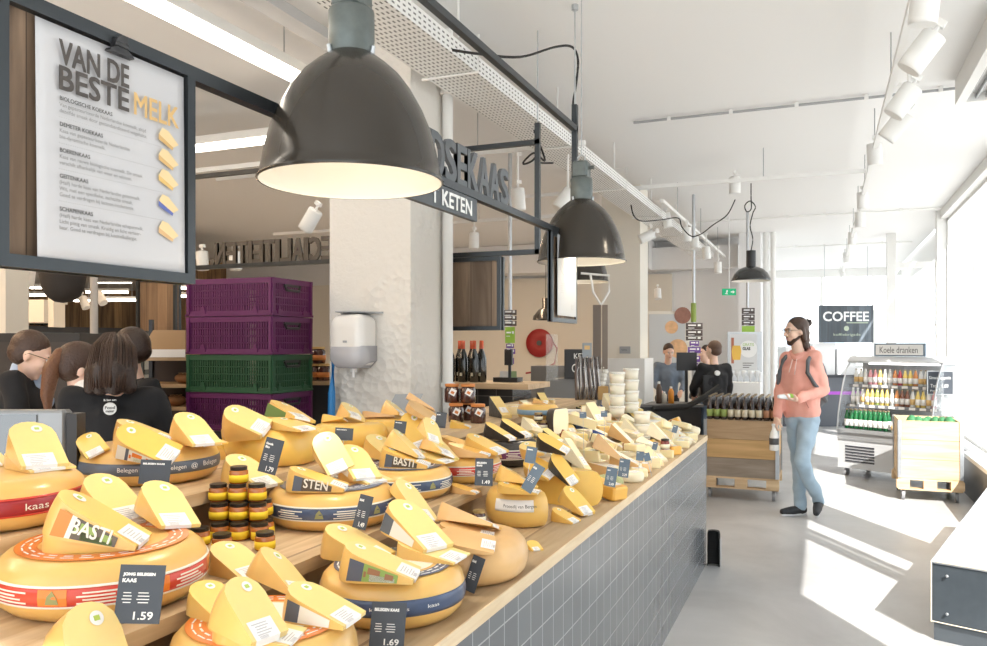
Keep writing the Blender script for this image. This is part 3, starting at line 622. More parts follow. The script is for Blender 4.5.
# ---------------------------------------------------------------- pendant lamps
bulb_m = mat('bulb_glow', (1, .9, .7), .5, emit=(1, .82, .58), estr=10)
def big_lamp(loc, label, energy):
    t = thing('pendant_lamp', label, 'pendant lamp', loc, 0, 'factory pendant lamps over the counter')
    outer = [(.239, 0), (.243, .004), (.236, .012), (.232, .035), (.222, .085), (.207, .14), (.186, .19), (.158, .24), (.128, .28), (.095, .31), (.066, .332), (.060, .336)]
    m = MB(); m.smooth = True; m.lathe(outer, 48, caps=False); m.build('shade', lampgrey, t)
    m = MB(); m.smooth = True; m.lathe([(r - .003, z + .0005) for r, z in outer], 48, caps=False); m.build('reflector', lampinner, t)
    m = MB(); m.smooth = True; m.lathe([(.058, .334), (.060, .34), (.060, .448), (.056, .455), (.03, .456)], 28); m.build('neck', lampneck, t)
    m = MB(); m.box((0, 0, .50), (.085, .085, .09), bev=.01); m.cyl((.04, 0, .51), (.07, 0, .51), .01, 10); m.build('terminal_box', lampneck, t)
    m = MB(); m.tube([(-.02, 0, .545), (-.02, 0, .57), (0, 0, .585), (.02, 0, .57), (.02, 0, .545)], .006, 8); m.cyl((0, 0, .58), (0, 0, CEIL - loc[2]), .003, 6); m.build('suspension', galv, t)
    m = MB(); m.smooth = True; m.ball((0, 0, .20), (.04, .04, .06), 14, 10); m.build('bulb', bulb_m, t)
    l = bpy.data.lights.new('pendant_bulb', 'SPOT'); l.energy = energy; l.spot_size = 2.3; l.spot_blend = .8; l.color = (1, .86, .66); l.shadow_soft_size = .06
    lo = bpy.data.objects.new('pendant_bulb', l); COL.objects.link(lo); lo.location = Vector(loc) + Vector((0, 0, .12))
    for s in (0, 2.1, 4.2):
        m = MB(); m.cyl((.062 * math.cos(s), .062 * math.sin(s), .33), (.066 * math.cos(s), .066 * math.sin(s), .35), .006, 8); m.build('screw', galv, t)
big_lamp((-1.147, 1.80, 2.005), 'large dark enamel factory lamp in the foreground above cheese wheels', 34)
big_lamp((-1.218, 4.2, 2.03), 'second dark enamel factory lamp over the far half of the counter', 34)
p = D(582, 282, 7.2); big_lamp((p.x, p.y, p.z), 'third dark factory lamp mostly hidden behind the second', 25)
p = D(751, 281, 9.5)
t = thing('pendant_lamp', 'wide black bell-shaped pendant lamp above the beer crate trolley', 'pendant lamp', p)
prof = [(.225, 0), (.228, .005), (.22, .03), (.19, .09), (.14, .14), (.08, .165), (.055, .17)]
m = MB(); m.smooth = True; m.lathe(prof, 36, caps=False); m.build('shade', mat('lamp_black', (.03, .03, .03), .25, coat=.4), t)
m = MB(); m.smooth = True; m.lathe([(r - .003, z) for r, z in prof], 36, caps=False); m.build('reflector', lampinner, t)
m = MB(); m.cyl((0, 0, .16), (0, 0, .36), .055, 20); m.build('neck', black_pl, t)
m = MB(); m.smooth = True; m.tube(spline([(0, 0, .36), (.02, 0, .5), (-.01, 0, .65), (.02, 0, .8), (.05, 0, .88), (-.01, 0, .95), (-.07, 0, .90), (-.05, .02, .83), (.0, .02, .86), (.0, 0, 1.0), (0, 0, CEIL - p.z)]), .007, 6); m.build('cord', black_rub, t)
l = bpy.data.lights.new('pendant_bulb', 'SPOT'); l.energy = 30; l.spot_size = 2.2; l.color = (1, .85, .65); lo = bpy.data.objects.new('pendant_bulb', l); COL.objects.link(lo); lo.location = p + Vector((0, 0, .08))
p = D(546, 320, 12.5); t = thing('pendant_lamp', 'small black pendant lamp far back above the hose reel', 'pendant lamp', p)
m = MB(); m.smooth = True; m.lathe([(.21, 0), (.20, .06), (.12, .16), (.06, .19), (.06, .34), (.0, .34)], 24, caps=False); m.build('shade', mat('lamp_black', (.03, .03, .03), .25), t)
m = MB(); m.cyl((0, 0, .34), (0, 0, CEIL - p.z), .006, 6); m.build('cord', black_rub, t)
p = D(63, 303, 5.2); t = thing('pendant_lamp', 'black rounded lamp bowl hanging behind the bottom of the poster board', 'pendant lamp', p)
m = MB(); m.smooth = True; m.lathe([(0, 0), (.05, .008), (.10, .045), (.125, .10), (.138, .18), (.12, .25), (.05, .30), (.0, .30)], 28, caps=False); m.build('shade', mat('lamp_matt_black', (.02, .015, .012), .8), t)
m = MB(); m.cyl((0, 0, .3), (0, 0, CEIL - p.z), .006, 6); m.build('cord', black_rub, t)
# ceiling grille frame near the top right corner
t = thing('ceiling_grille', 'white framed ceiling grille at the top right corner', 'grille', (1.21, 5.9, 3.32), 0)
m = MB()
for a, b in (((-.33, -.75, 0), (-.27, .75, .06)), ((.27, -.75, 0), (.33, .75, .06)), ((-.27, -.75, 0), (.27, -.69, .06)), ((-.27, .69, 0), (.27, .75, .06))): m.bb(a, b)
m.build('frame', white_paint, t); m = MB()
for k in range(9): m.bb((-.27 + k * .06, -.69, .02), (-.255 + k * .06, .69, .05))
m.build('slats', grey_pl, t); m = MB(); m.bb((-.33, -.75, .06), (.33, .75, .18)); m.build('box', white_paint, t)
# ---------------------------------------------------------------- windowside ledge and steel bench
t = thing('window_ledge', 'long low grey steel ledge below the right hand windows', 'ledge', (0, 0, 0))
m = MB(); m.bb((1.37, 7.75, .40), (1.545, 9.9, .44)); m.bb((1.47, 9.9, .40), (1.545, 12.9, .44)); m.build('top', steel, t); m = MB(); m.bb((1.39, 7.75, 0), (1.545, 9.9, .40)); m.bb((1.49, 9.9, 0), (1.545, 12.9, .40)); m.build('front_panel', mat('ledge_dark', (.09, .10, .11), .35, .5), t)
t = thing('steel_bench', 'large low steel-topped dark bench at the bottom right corner', 'bench', (0, 0, 0))
poly = [(.53, 4.85), (1.22, 7.5), (1.54, 7.55), (1.54, 4.47)]
m = MB(); m.prism(poly, .415, .43); m.build('top', mat('bench_steel', (.70, .73, .76), .22, .85, noise=.05, nscale=6), t)
m = MB(); m.prism([(.535, 4.858), (1.225, 7.49), (1.535, 7.54), (1.535, 4.48)], .10, .415); m.build('body', mat('bench_dark', (.075, .09, .105), .3, .4, noise=.15, nscale=20), t)
m = MB(); m.prism([(.545, 4.87), (1.23, 7.48), (1.53, 7.5), (1.53, 4.50)], 0, .10); m.build('plinth', mat('bench_plinth', (.10, .115, .13), .3, .4), t)
m = MB(); d = Vector((.69, 2.65, 0)).normalized(); m.tube([(.53, 4.85, .10), (.53, 4.85, .425)], .003, 6); m.tube([(.53, 4.85, .425), (1.22, 7.5, .425)], .003, 6); m.tube([(.53, 4.85, .425), (1.54, 4.47, .425)], .003, 6); m.tube([(.53, 4.85, .105), (1.54, 4.47, .105)], .003, 6); m.build('edge_strip', mat('pale_edge', (.75, .66, .52), .4), t)
m = MB()
for k in range(4): m.ball((.60 + .25 * k, 4.815 - .094 * k, .36), .008, 8, 6); m.ball((.60 + .25 * k, 4.815 - .094 * k, .16), .008, 8, 6)
m.build('screws', galv, t)
# ---------------------------------------------------------------- the stepped cheese counter
XF, X2, X3, XB = -.78, -1.18, -1.60, -2.08
Z1, Z2, Z3 = .93, 1.05, 1.17
Y0, Y1 = .15, 5.92
counter_tile = tiles('slate_tiles', (.155, .168, .182), (.42, .43, .44), 'Y', 'Z', .104, .105, .22, .0022)
counter_tile_end = tiles('slate_tiles_end', (.155, .168, .182), (.42, .43, .44), 'X', 'Z', .104, .105, .22, .0022)
t = thing('cheese_counter', 'long stepped cheese display counter faced with slate grey tiles', 'counter', (0, 0, 0))
m = MB(); m.bb((XF - .02, Y0, 0), (XF - .005, Y1, .895)); m.build('tiled_front', counter_tile, t)
m = MB(); m.bb((XB, Y1 - .02, 0), (XF - .021, Y1, .895)); m.build('tiled_end', counter_tile_end, t)
m = MB(); m.bb((XB, Y0, 0), (XF - .03, Y1 - .03, .89)); m.build('carcass', black_pl, t)
riser = wood('riser_wood', (.20, .12, .06), (.36, .24, .13), 'Y', 1)
for z, x0, x1 in ((Z1, X2 - .03, XF), (Z2, X3 - .03, X2), (Z3, XB, X3)):
    m = MB(); m.bb((x0, Y0, z - .034), (x1, Y1, z)); m.build('display_board', board, t)
    if z > Z1: m = MB(); m.bb((x0 + .01, Y0 + .02, .90 if z == Z2 else .90), (x1 - .035, Y1 - .03, z - .035)); m.build('riser', riser, t)
m = MB(); m.bb((XF, Y0, Z1 - .036), (XF + .004, Y1, Z1 - .0005)); m.build('plywood_edge', edgewood, t)
t = thing('corner_guard', 'dark rubber and steel guard standing at the foot of the counter end', 'bumper', (XF + .05, Y1 - .02, 0))
m = MB(); m.lathe([(.045, 0), (.045, .23), (.04, .25), (0, .25)], 16, None, -.6, PI + .6); m.build('bumper', black_rub, t); m = MB(); m.bb((.046, -.03, 0), (.05, .03, .20)); m.build('plate', steel, t)
# ---------------------------------------------------------------- heights of whatever already lies on the counter
GR = .006; GX0, GY0 = XB - .1, .0; NX, NY = int((XF + .1 - GX0) / GR), int((Y1 + .2) / GR)
H = np.full((NX, NY), Z1); gx = GX0 + (np.arange(NX) + .5) * GR; gy = GY0 + (np.arange(NY) + .5) * GR
H[gx > XF, :] = .2; H[gx < X2, :] = Z2; H[gx < X3, :] = Z3; H[gx < XB, :] = Z3
def window_cells(cx, cy, R):
    i0, i1 = max(0, int((cx - R - GX0) / GR)), min(NX, int((cx + R - GX0) / GR) + 1); j0, j1 = max(0, int((cy - R - GY0) / GR)), min(NY, int((cy + R - GY0) / GR) + 1)
    return slice(i0, i1), slice(j0, j1)
def settle(inside, cx, cy, yaw, R, maxs=.75):
    """plane a+bx+cy (local coords) resting on the heights under a footprint"""
    si, sj = window_cells(cx, cy, R); X, Y = np.meshgrid(gx[si], gy[sj], indexing='ij'); c, s = math.cos(yaw), math.sin(yaw)
    u = (X - cx) * c + (Y - cy) * s; v = -(X - cx) * s + (Y - cy) * c; mk = inside(u, v)
    u, v, h = u[mk], v[mk], H[si, sj][mk]
    if len(u) == 0: return Z1, 0, 0
    best = None; b0 = c0 = 0; step = .25
    for it in range(6):
        for b in (b0 - 2 * step, b0 - step, b0, b0 + step, b0 + 2 * step):
            for q in (c0 - 2 * step, c0 - step, c0, c0 + step, c0 + 2 * step):
                if abs(b) > maxs or abs(q) > maxs * .6: continue
                a = (h - b * u - q * v).max() + .0008 * (abs(b) + abs(q))
                if best is None or a < best[0] - 1e-6: best = (a, b, q)
        b0, c0 = best[1], best[2]; step *= .45
    return best
def stamp(inside, top, cx, cy, yaw, R):
    si, sj = window_cells(cx, cy, R); X, Y = np.meshgrid(gx[si], gy[sj], indexing='ij'); c, s = math.cos(yaw), math.sin(yaw)
    u = (X - cx) * c + (Y - cy) * s; v = -(X - cx) * s + (Y - cy) * c; mk = inside(u, v); hh = top(u, v)
    sub = H[si, sj]; sub[mk] = np.maximum(sub[mk], hh[mk])
# ---------------------------------------------------------------- whole wheels
def wheel_profile(R, h):
    return [(0, 0), (R * .74, 0), (R * .86, h * .05), (R * .95, h * .19), (R * .99, h * .36), (R, h * .5), (R * .99, h * .64), (R * .95, h * .81), (R * .86, h * .95), (R * .74, h), (0, h)]
def prof_r(R, h, z):
    P = wheel_profile(R, h)
    for (r0, z0), (r1, z1) in zip(P[1:-2], P[2:-1]):
        if z0 <= z <= z1: return r0 + (r1 - r0) * (z - z0) / max(1e-6, z1 - z0)
    return R
def band(mb, R, h, z0, z1, a0, a1, e=.0012, seg=48):
    zs = [z0 + (z1 - z0) * k / 4 for k in range(5)]; n = max(2, int(seg * (a1 - a0) / (2 * PI)) + 1)
    pr = [(prof_r(R, h, z) + e, z) for z in zs]; pr = [(prof_r(R, h, z0) - .001, z0)] + pr + [(prof_r(R, h, z1) - .001, z1)]
    mb.lathe(pr, n, None, a0, a1, caps=False)
def ring_text(mb, R, h, txt, size, z, a, height, width, e=.0022, bold=.0):
    def warp(v):
        zz = z + v.y; r = prof_r(R, h, zz) + e; an = a + v.x / R; return (r * math.cos(an), r * math.sin(an), zz)
    text_into(mb, txt, size, None, bold=bold, width=width, height=height, warp=warp)
def wheel(label, x, y, z, R, h, skinm, rot=0, bandspec=None, ring=None, name='round_cheese', cat='cheese wheel', foot=.93):
    t = thing(name, label, cat, (x, y, z), rot)
    m = MB(); m.smooth = True; m.lathe(wheel_profile(R, h), 72, caps=False); m.build('wheel_body', skinm, t)
    if bandspec: bandspec(t, R, h)
    if ring: ring(t, R, h)
    stamp(lambda u, v: (u * u + v * v) < (R * foot) ** 2, lambda u, v: np.where((u * u + v * v) < (R * .80) ** 2, z + h, z + h - (np.sqrt(u * u + v * v) / R - .80) * h * 1.1), x, y, 0, R)
    return t
# the camera sees a wheel from about this azimuth
def towards(x, y): return math.atan2(-y, -x)
def band_plain(main, edge=None, text=None, tcol=None, zr=(.34, .66), blocks=None, every=.9, az=-1.0, textw=.09):
    def f(t, R, h):
        m = MB(); m.smooth = True; band(m, R, h, h * zr[0], h * zr[1], 0, 2 * PI); t = m.build('paper_band', main, t)
        if edge:
            m = MB(); m.smooth = True
            for a, b in ((zr[0] - .02, zr[0] + .015), (zr[1] - .015, zr[1] + .02)): band(m, R, h, h * a, h * b, 0, 2 * PI, .0018)
            m.build('band_edge', edge, t)
        if blocks:
            m = MB(); k = 0; a = az - 2.2
            while a < az + 2.2:
                m.mi = 0; band(m, R, h, h * (zr[0] + .03), h * (zr[1] - .03), a, a + .26, .002)
                m.mi = 1; 
                q = a + .07; 
                def wv(v, q=q): 
                    zz = h * (zr[0] + .06) + v[1]; r = prof_r(R, h, zz) + .003; an = q + v[0] / R; return (r * math.cos(an), r * math.sin(an), zz)
                hh = h * (zr[1] - zr[0] - .1); pts = [wv(p) for p in ((0, 0), (.025, 0), (.022, hh * .5), (.013, hh), (.004, hh * .6))]; m.add(pts, [(0, 1, 2, 3, 4)])
                m.mi = 2
                for i in range(4):
                    z0 = zr[0] + .05 + (zr[1] - zr[0] - .1) * i / 4; band(m, R, h, h * z0, h * (z0 + .025), a + .34 + .05 * (i % 2), a + every - .12 - .06 * (i % 3), .002)
                a += every
            m.build('band_print', blocks, t)
        if text:
            m = MB()
            for (s, a, w_, hh, zz) in text: ring_text(m, R, h, s, .05, h * zz, a, h * hh, w_, bold=.01)
            m.build('band_lettering', tcol or chalk, t)
    return f
def ring_print(outer, r0=.55, r1=.76, col2=None, tcol=chalk, inner=None):
    def f(t, R, h):
        m = MB(); z = h + .0008
        m.lathe([(R * r0, z - .0006), (R * r1, z - .0006), (R * r1, z + .0004), (R * r0, z + .0004), (R * r0, z - .0006)], 60, caps=False); m.build('printed_ring', outer, t)
        m = MB(); n = 26
        for k in range(n):
            a = 2 * PI * k / n; rr = R * (r0 + r1) / 2; M = Matrix.Translation((rr * math.cos(a), rr * math.sin(a), z + .0006)) @ Matrix.Rotation(a + PI / 2, 4, 'Z')
            m.box((0, .008, 0), (.018, .004, .0006), M); m.box((.004, -.006, 0), (.026, .003, .0006), M)
        m.build('ring_print', tcol, t)
        if inner: m = MB(); m.lathe([(0, z), (R * (r0 - .06), z), (0, z + .0005)][:2] + [(R * (r0 - .06), z + .0005), (0, z + .0005)], 50, caps=False); m.build('printed_disc', inner, t)
    return f
hut = mat('print_hut', (.30, .30, .12), .5)
WH = {}
def WP(px, py, R, z):     # wheel whose nearest bottom edge shows at row py, centred on column px
    tf = (EYE - z - .02) * F / (py - HY); c = D(px, py, tf + R * .93); return c.x, c.y
def W_(key, label, px, py, z, R, h, *a, **k):
    x, y = WP(px, py, R, z); WH[key] = (x, y, z, R, h); return wheel(label, x, y, z, R, h, *a, **k)
az = -.9
W_('red', 'large golden cheese wheel with red and orange paper band at front left', 105, 617, Z2, .208, .118, rind, 0, band_plain(pr_red, pr_cream, blocks=[pr_or, hut, pr_cream], az=-.9), ring_print(pr_or, .60, .80))
W_('bl1', 'large cheese wheel with plain navy band and ringed top near the front edge', 393, 626, Z1, .178, .118, rind, 0, band_plain(pr_blue, None, text=[('kaas', -1.35, .03, .07, .47), ('kaas', -1.02, .03, .07, .47), ('kaas', -.6, .03, .07, .47), ('kaas', -1.9, .03, .07, .47)], az=-.9), ring_print(pr_blue, .62, .80, inner=pr_cream))
W_('k', 'cheese wheel with blue picture band behind the yellow-labelled jars', 332, 527, Z2, .192, .112, rind, 0, band_plain(pr_blue, pr_cream, blocks=[pr_blue, hut, pr_cream], az=-.9), ring_print(pr_blue, .40, .80))
W_('dred', 'cheese wheel with dark red band cut off by the left picture edge', -6, 530, Z3, .195, .115, rind, 0, band_plain(pr_dred, pr_red, text=[('kaas', -.32, .05, .13, .43), ('* * *', -.0, .07, .1, .45)], tcol=pr_cream, az=-.6))
W_('bel', 'cheese wheel with slate band reading Belegen behind the red-banded wheel', 150, 482, Z3, .205, .108, rind, 0, band_plain(pr_grey, None, text=[('Belegen', -.55, .055, .15, .42), ('@', -.2, .022, .16, .42), ('Belegen', .02, .07, .17, .42), ('Belegen', -1.2, .055, .15, .42)], az=-.7))
W_('wrap', 'plain cheese wheel wrapped in shiny film in front of the crates', 274, 463, Z3, .165, .125, cut_y, 0)
W_('bas', 'cheese wheel with blue picture band under the BASTI wedge', 403, 497, Z2, .175, .105, rind, 0, band_plain(pr_blue, pr_cream, blocks=[pr_blue, hut, pr_cream], az=-1.1), ring_print(pr_blue, .40, .80))
W_('red2', 'cheese wheel with small red picture band in the middle of the counter', 458, 480, Z2, .172, .105, rind_d, 0, band_plain(pr_red, pr_cream, blocks=[pr_red, hut, pr_cream], az=-1.1))
W_('blk', 'black waxed cheese wheel with purple band', 505, 464, Z2, .155, .115, blackwax, 0, band_plain(pr_purple, pr_cream, blocks=[pr_purple, goldink, pr_cream], az=-1.1), ring_print(blackwax, .5, .8, tcol=goldink))
W_('park', 'plain light brown cheese wheel without any band near the counter edge', 466, 583, Z1, .178, .118, rind_b, 0)
W_('orr', 'cheese wheel with orange printed ring on top at the bottom edge of the view', 265, 708, Z1, .178, .118, rind, 0, None, ring_print(pr_or, .60, .82, inner=pr_cream))
W_('grn', 'pale cheese wheel with green band poking in at the bottom left corner', -42, 668, Z1, .16, .13, cut_y, 0, band_plain(pr_green, pr_cream, az=-.7))
W_('sm', 'small cheese wheel with light blue band far back on the counter', 538, 417, Z3, .115, .085, rind_d, 0, band_plain(pr_lblue, None, az=-1.2))
# two half wheels, standing with the cut to the right / lying
def half_wheel(key, label, px, py, z, R, h, rot, a0, a1, skinm, cutm, bandspec=None, name='halved_cheese', top=None):
    x, y = WP(px, py, R, z); t = thing(name, label, 'cut cheese', (x, y, z), rot)
    P = wheel_profile(R, h)
    m = MB(); m.smooth = True; m.lathe(P, 40, None, a0, a1, caps=False); m.build('rind', skinm, t)
    m = MB()
    for a in (a0, a1): m.add([(r * math.cos(a), r * math.sin(a), q) for r, q in P], [list(range(len(P)))])
    m.build('cut_face', cutm, t)
    if bandspec: bandspec(t, R, h, a0, a1)
    def ins(u, v):
        c, s = math.cos(rot), math.sin(rot); uu, vv = u * c + v * s, -u * s + v * c
        an = np.mod(np.arctan2(vv, uu) - a0, 2 * PI); return ((u * u + v * v) < (R * .95) ** 2) & (an < (a1 - a0))
    stamp(ins, lambda u, v: z + h + 0 * u, x, y, 0, R); WH[key] = (x, y, z, R, h); return t
def white_label(t, R, h, a0, a1):
    m = MB(); m.smooth = True; band(m, R, h, h * .48, h * .80, -2.0, -.9); m.build('paper_band', labelw, t)
    m = MB(); ring_text(m, R, h, 'Proosdij van Bergen', .03, h * .56, -1.72, h * .12, .12, bold=.0); m.build('band_lettering', ink, t)
half_wheel('pro', 'half cheese wheel with a white paper label on its round side', 522, 524, Z1, .135, .13, 0, -PI, -.45, rind_d, cut_y, white_label)
half_wheel('hy', 'large yellow wheel half standing with its flat cut turned to the aisle', 566, 508, Z1, .15, .14, .1, .3, 2.8, cut_y, cut_y)
half_wheel('up1', 'half wheel in film on the top step below the small leaning wedge', 350, 447, Z3, .15, .10, 0, -2.6, .6, cut_y, cut_y)
half_wheel('up2', 'yellow half wheel on the top step under the brown slab and orange wedge', 392, 441, Z3, .15, .10, 0, -2.6, .6, cut_y, cut_y)
half_wheel('hrb', 'pale round cheese with a green herb side near the far front edge', 598, 488, Z1, .115, .06, 0, -3.4, 1.0, herb, cut_p)
half_wheel('blkc', 'tall black-rinded cheese half with pale cut face behind the jar pyramid', 561, 431, Z2 + .06, .08, .13, 0, 1.35, 4.49, blackwax, cut_p)
# ---------------------------------------------------------------- wedges: D-shaped slices lying on a cut face
# local frame: tip towards +X, origin at the middle of the base, base on z=0
def slice_geo(R, h, al, r0):
    P = [(r0, -h / 2)] + [(r, z - h / 2) for r, z in wheel_profile(R, h)[1:-1] if r > r0 + .005] + [(r0, h / 2)]
    ox = (R + r0) / 2
    def at(r, z, f): a = al * f; return (ox - r * math.cos(a), z, r * math.sin(a))
    return P, ox, at
SL = {}
def slice_proto(key, R=.20, h=.108, al=22, r0=.025, sk=None, cutm=None, labelkind=1, sticker=True, printm=None, ptext=None, dims=None):
    al = math.radians(al); P, ox, at = slice_geo(R, h, al, r0); n = 5; sk = sk or rind; cutm = cutm or cut
    root = thing('cheese_wedge', 'x', 'cheese wedge')
    m = MB(); m.smooth = True; vs = [at(r, z, k / n) for k in range(n + 1) for r, z in P]; Q = len(P)
    fs = [(k * Q + i, k * Q + i + 1, (k + 1) * Q + i + 1, (k + 1) * Q + i) for k in range(n) for i in range(Q - 1)]
    m.add(vs, fs); m.build('rind', sk, root)
    m = MB(); m.add([at(r, z, 0) for r, z in P], [list(range(Q))]); m.add([at(r, z, 1) for r, z in P], [list(range(Q))])
    m.add([at(r0, -h / 2, 0), at(r0, h / 2, 0), at(r0, h / 2, 1), at(r0, -h / 2, 1)], [(0, 1, 2, 3)]); m.build('cut_face', cutm, root)
    ca, sa = math.cos(al), math.sin(al)
    def face(r, y): return frame((ox - r * ca + .0012 * sa, y, r * sa + .0012 * ca), (ca, 0, -sa), (0, 1, 0), (sa, 0, ca))
    if labelkind:
        lw, lh = (.046, .07) if h > .09 else (.036, .045)
        m = MB(); M = face(r0 + lw / 2 - .002, -h * .08 if labelkind == 1 else h * .1)
        m.mi = 0; m.box((0, 0, 0), (lw, lh, .0008), M)
        e = at(r0, 0, 1); dz = min(.035, e[2] * .9)
        m.box((e[0] + .0012, (-h * .08 if labelkind == 1 else h * .1), e[2] - dz / 2), (.0008, lh, dz))
        m.mi = 1
        for k in range(5): m.box((-lw * .30 + k * lw * .14, -lh * .08 + .004 * (k % 2), .0006), (lw * .05, lh * (.62 - .1 * (k % 3)), .0004), M)
        for k in range(8): m.box((lw * .40, -lh * .3 + k * lh * .045, .0006), (lw * .16, lh * .02, .0004), M)
        m.build('price_label', [labelw, labelink], root)
    if sticker:
        M = face(R * .84, h * .12); m = MB(); m.mi = 0; m.lathe([(0, 0), (.013, 0), (.013, .0006), (0, .0006)], 20, M, caps=False)
        m.mi = 1; m.box((0, 0, .0009), (.009, .011, .0006), M); m.build('round_sticker', [labelw, green_st], root)
    if printm:
        # paper on the flat side that was the wheel's top, facing -Y
        rr0, rr1 = r0 + (R - r0) * .20, R * .86; y = -h / 2 - .0012; m = MB()
        def side(r, f): q = at(r, 0, f); return (q[0], y, q[2])
        f0, f1 = .10, .86
        def strip(a, b, mi, g0=f0, g1=f1): m.mi = mi; m.add([side(b, g0), side(a, g0), side(a, g1), side(b, g1)], [(0, 1, 2, 3)])
        mats = printm if isinstance(printm, list) else [printm]
        if len(mats) == 1: strip(rr0, rr1, 0)
        else:
            d = rr1 - rr0; strip(rr0, rr0 + d * .70, 0); strip(rr0 + d * .70, rr0 + d * .78, len(mats) - 1); strip(rr0 + d * .78, rr1, 1)
            if len(mats) > 3:
                strip(rr0 + d * .05, rr0 + d * .55, 2, .12, .45)
                y -= .0006; strip(rr0 + d * .35, rr0 + d * .6, 3, .45, .75); strip(rr0 + d * .08, rr0 + d * .25, 3, .3, .7); strip(rr0 + d * .62, rr0 + d * .67, 3, .3, .55); y += .0006
        m.build('printed_wrapper', mats, root)
        if ptext:
            m = MB(); a0 = al * .42; L_ = (rr1 - rr0) * .62
            c = at(rr1 - (rr1 - rr0) * .28, 0, .32); M = frame((c[0], y - .001, c[2]), (math.cos(a0), 0, -math.sin(a0)), (math.sin(a0), 0, math.cos(a0)), (0, -1, 0))
            text_into(m, ptext, .03, M, bold=.015, width=L_, height=.026); m.build('wrapper_lettering', pr_cream, root)
    SL[key] = dict(root=root, R=R, h=h, al=al, r0=r0, ox=ox, used=False)
def inside_slice(s, k):
    L2 = (s['R'] - s['r0']) / 2 * k; hh = s['h'] / 2 * k * .92
    return lambda u, v: (u < L2 * .97) & (np.abs(v) < hh) & (u > -L2 * .95) & ((u > -L2 * .55) | (np.abs(v) < hh * .8))
def top_slice(s, k, a, b, q):
    ox, al = s['ox'] * k, s['al']
    return lambda u, v: a + b * u + q * v + np.clip(ox - u, 0, None) * math.tan(al) * np.where(u < -(s['R'] * k * math.cos(al) - ox), .75, 1)
GROUPC = {}
def put_slice(key, label, px=None, py=None, yaw=-30, k=1.0, on=None, xy=None, group=None, cat='cheese wedge', name='cheese_wedge'):
    """px,py: where the middle of its upper face shows; on: wheel key, level or depth it lies at"""
    _d = FW + RT * ((px - CX) / F); s = SL[key]; yaw = math.radians(yaw - 16) + math.atan2(-_d.x, _d.y); R = s['R'] * k * .62; ins = inside_slice(s, k); hm = s['ox'] * k * math.tan(s['al']) * .95
    if on in WH: c = WH[on]; tc = (Vector((c[0], c[1], 0))).dot(FW); rng = c[3] * .85
    elif on is None or on < .8: tc = None
    elif on < 1.3: tc = (EYE - on - hm) * F / (py - HY); rng = .12
    else: tc = on; rng = .10
    best = None
    for q in range(-6, 7):
        t = tc + rng * q / 6; p = D(px, py, t); a, b, c_ = settle(ins, p.x, p.y, yaw, R, .42 if key == 'brown' else .75)
        yy = HY + (EYE - a - hm) / t * F; sc = abs(yy - py) + 22 * abs(t - tc) + 30 * (abs(b) > .45) * (abs(b) - .45)
        if best is None or sc < best[0]: best = (sc, p.x, p.y, a, b, c_, yy)
    _, x, y, a, b, q, yy = best
    if abs(yy - py) > 5: print('slice off by %.0f px: %s' % (yy - py, label))
    stamp(ins, top_slice(s, k, a, b, q), x, y, yaw, R)
    n = Vector((-b, -q, 1)).normalized(); xa = Vector((1, 0, b)).normalized(); ya = n.cross(xa)
    M = Matrix.Translation((x, y, a + .0008)) @ Matrix.Rotation(yaw, 4, 'Z') @ frame((0, 0, 0), xa, ya, n) @ Matrix.Scale(k, 4)
    if s['used']: o = copy_tree(s['root'])
    else: o = s['root']; s['used'] = True
    o.matrix_world = M; o.name = name; tag(o, label, cat, group); return o
# kinds near the camera
slice_proto('plain'); slice_proto('plain_y', cutm=cut_y, sk=rind_d); slice_proto('thin', al=11, h=.105); slice_proto('thin_y', al=11, cutm=cut_y, sk=rind_d)
slice_proto('paper', al=21, cutm=cut_y, printm=[pr_cream, pr_cream, pr_grass, pr_or, pr_grey]); slice_proto('basti', al=22, cutm=cut_y, printm=[pr_dark, pr_or, pr_green, pr_grass, pr_cream], ptext='BASTI')
slice_proto('basti2', al=20, cutm=cut_y, printm=[pr_dark, pr_grey, pr_dark], ptext='BASTI'); slice_proto('sten', al=20, cutm=cut_y, printm=[pr_dark, pr_grey, pr_dark], ptext='STEN')
slice_proto('cow', al=22, printm=[pr_grass, pr_grey, pr_cream, pr_cow, pr_grey]); slice_proto('darkp', al=22, printm=[pr_cream, pr_grey]); slice_proto('green', al=22, cutm=cut_y, printm=[pr_green, pr_green])
slice_proto('orange', R=.175, h=.08, al=15, cutm=cut_o, sk=rind_b, sticker=False); slice_proto('brown', R=.17, h=.09, al=11, cutm=rind_b, sk=rind_b, sticker=False)
slice_proto('steep', al=34, r0=.03, R=.185); slice_proto('blackw', R=.18, h=.06, al=24, sk=blackwax, cutm=cut_y, sticker=False, printm=blackwax)
slice_proto('yblock', R=.14, h=.08, al=18, sk=cut_y, cutm=cut_y, sticker=False)
slice_proto('half', R=.17, h=.10, al=26, sk=rind_d, cutm=cut_y, labelkind=0, sticker=False)
P_ = put_slice
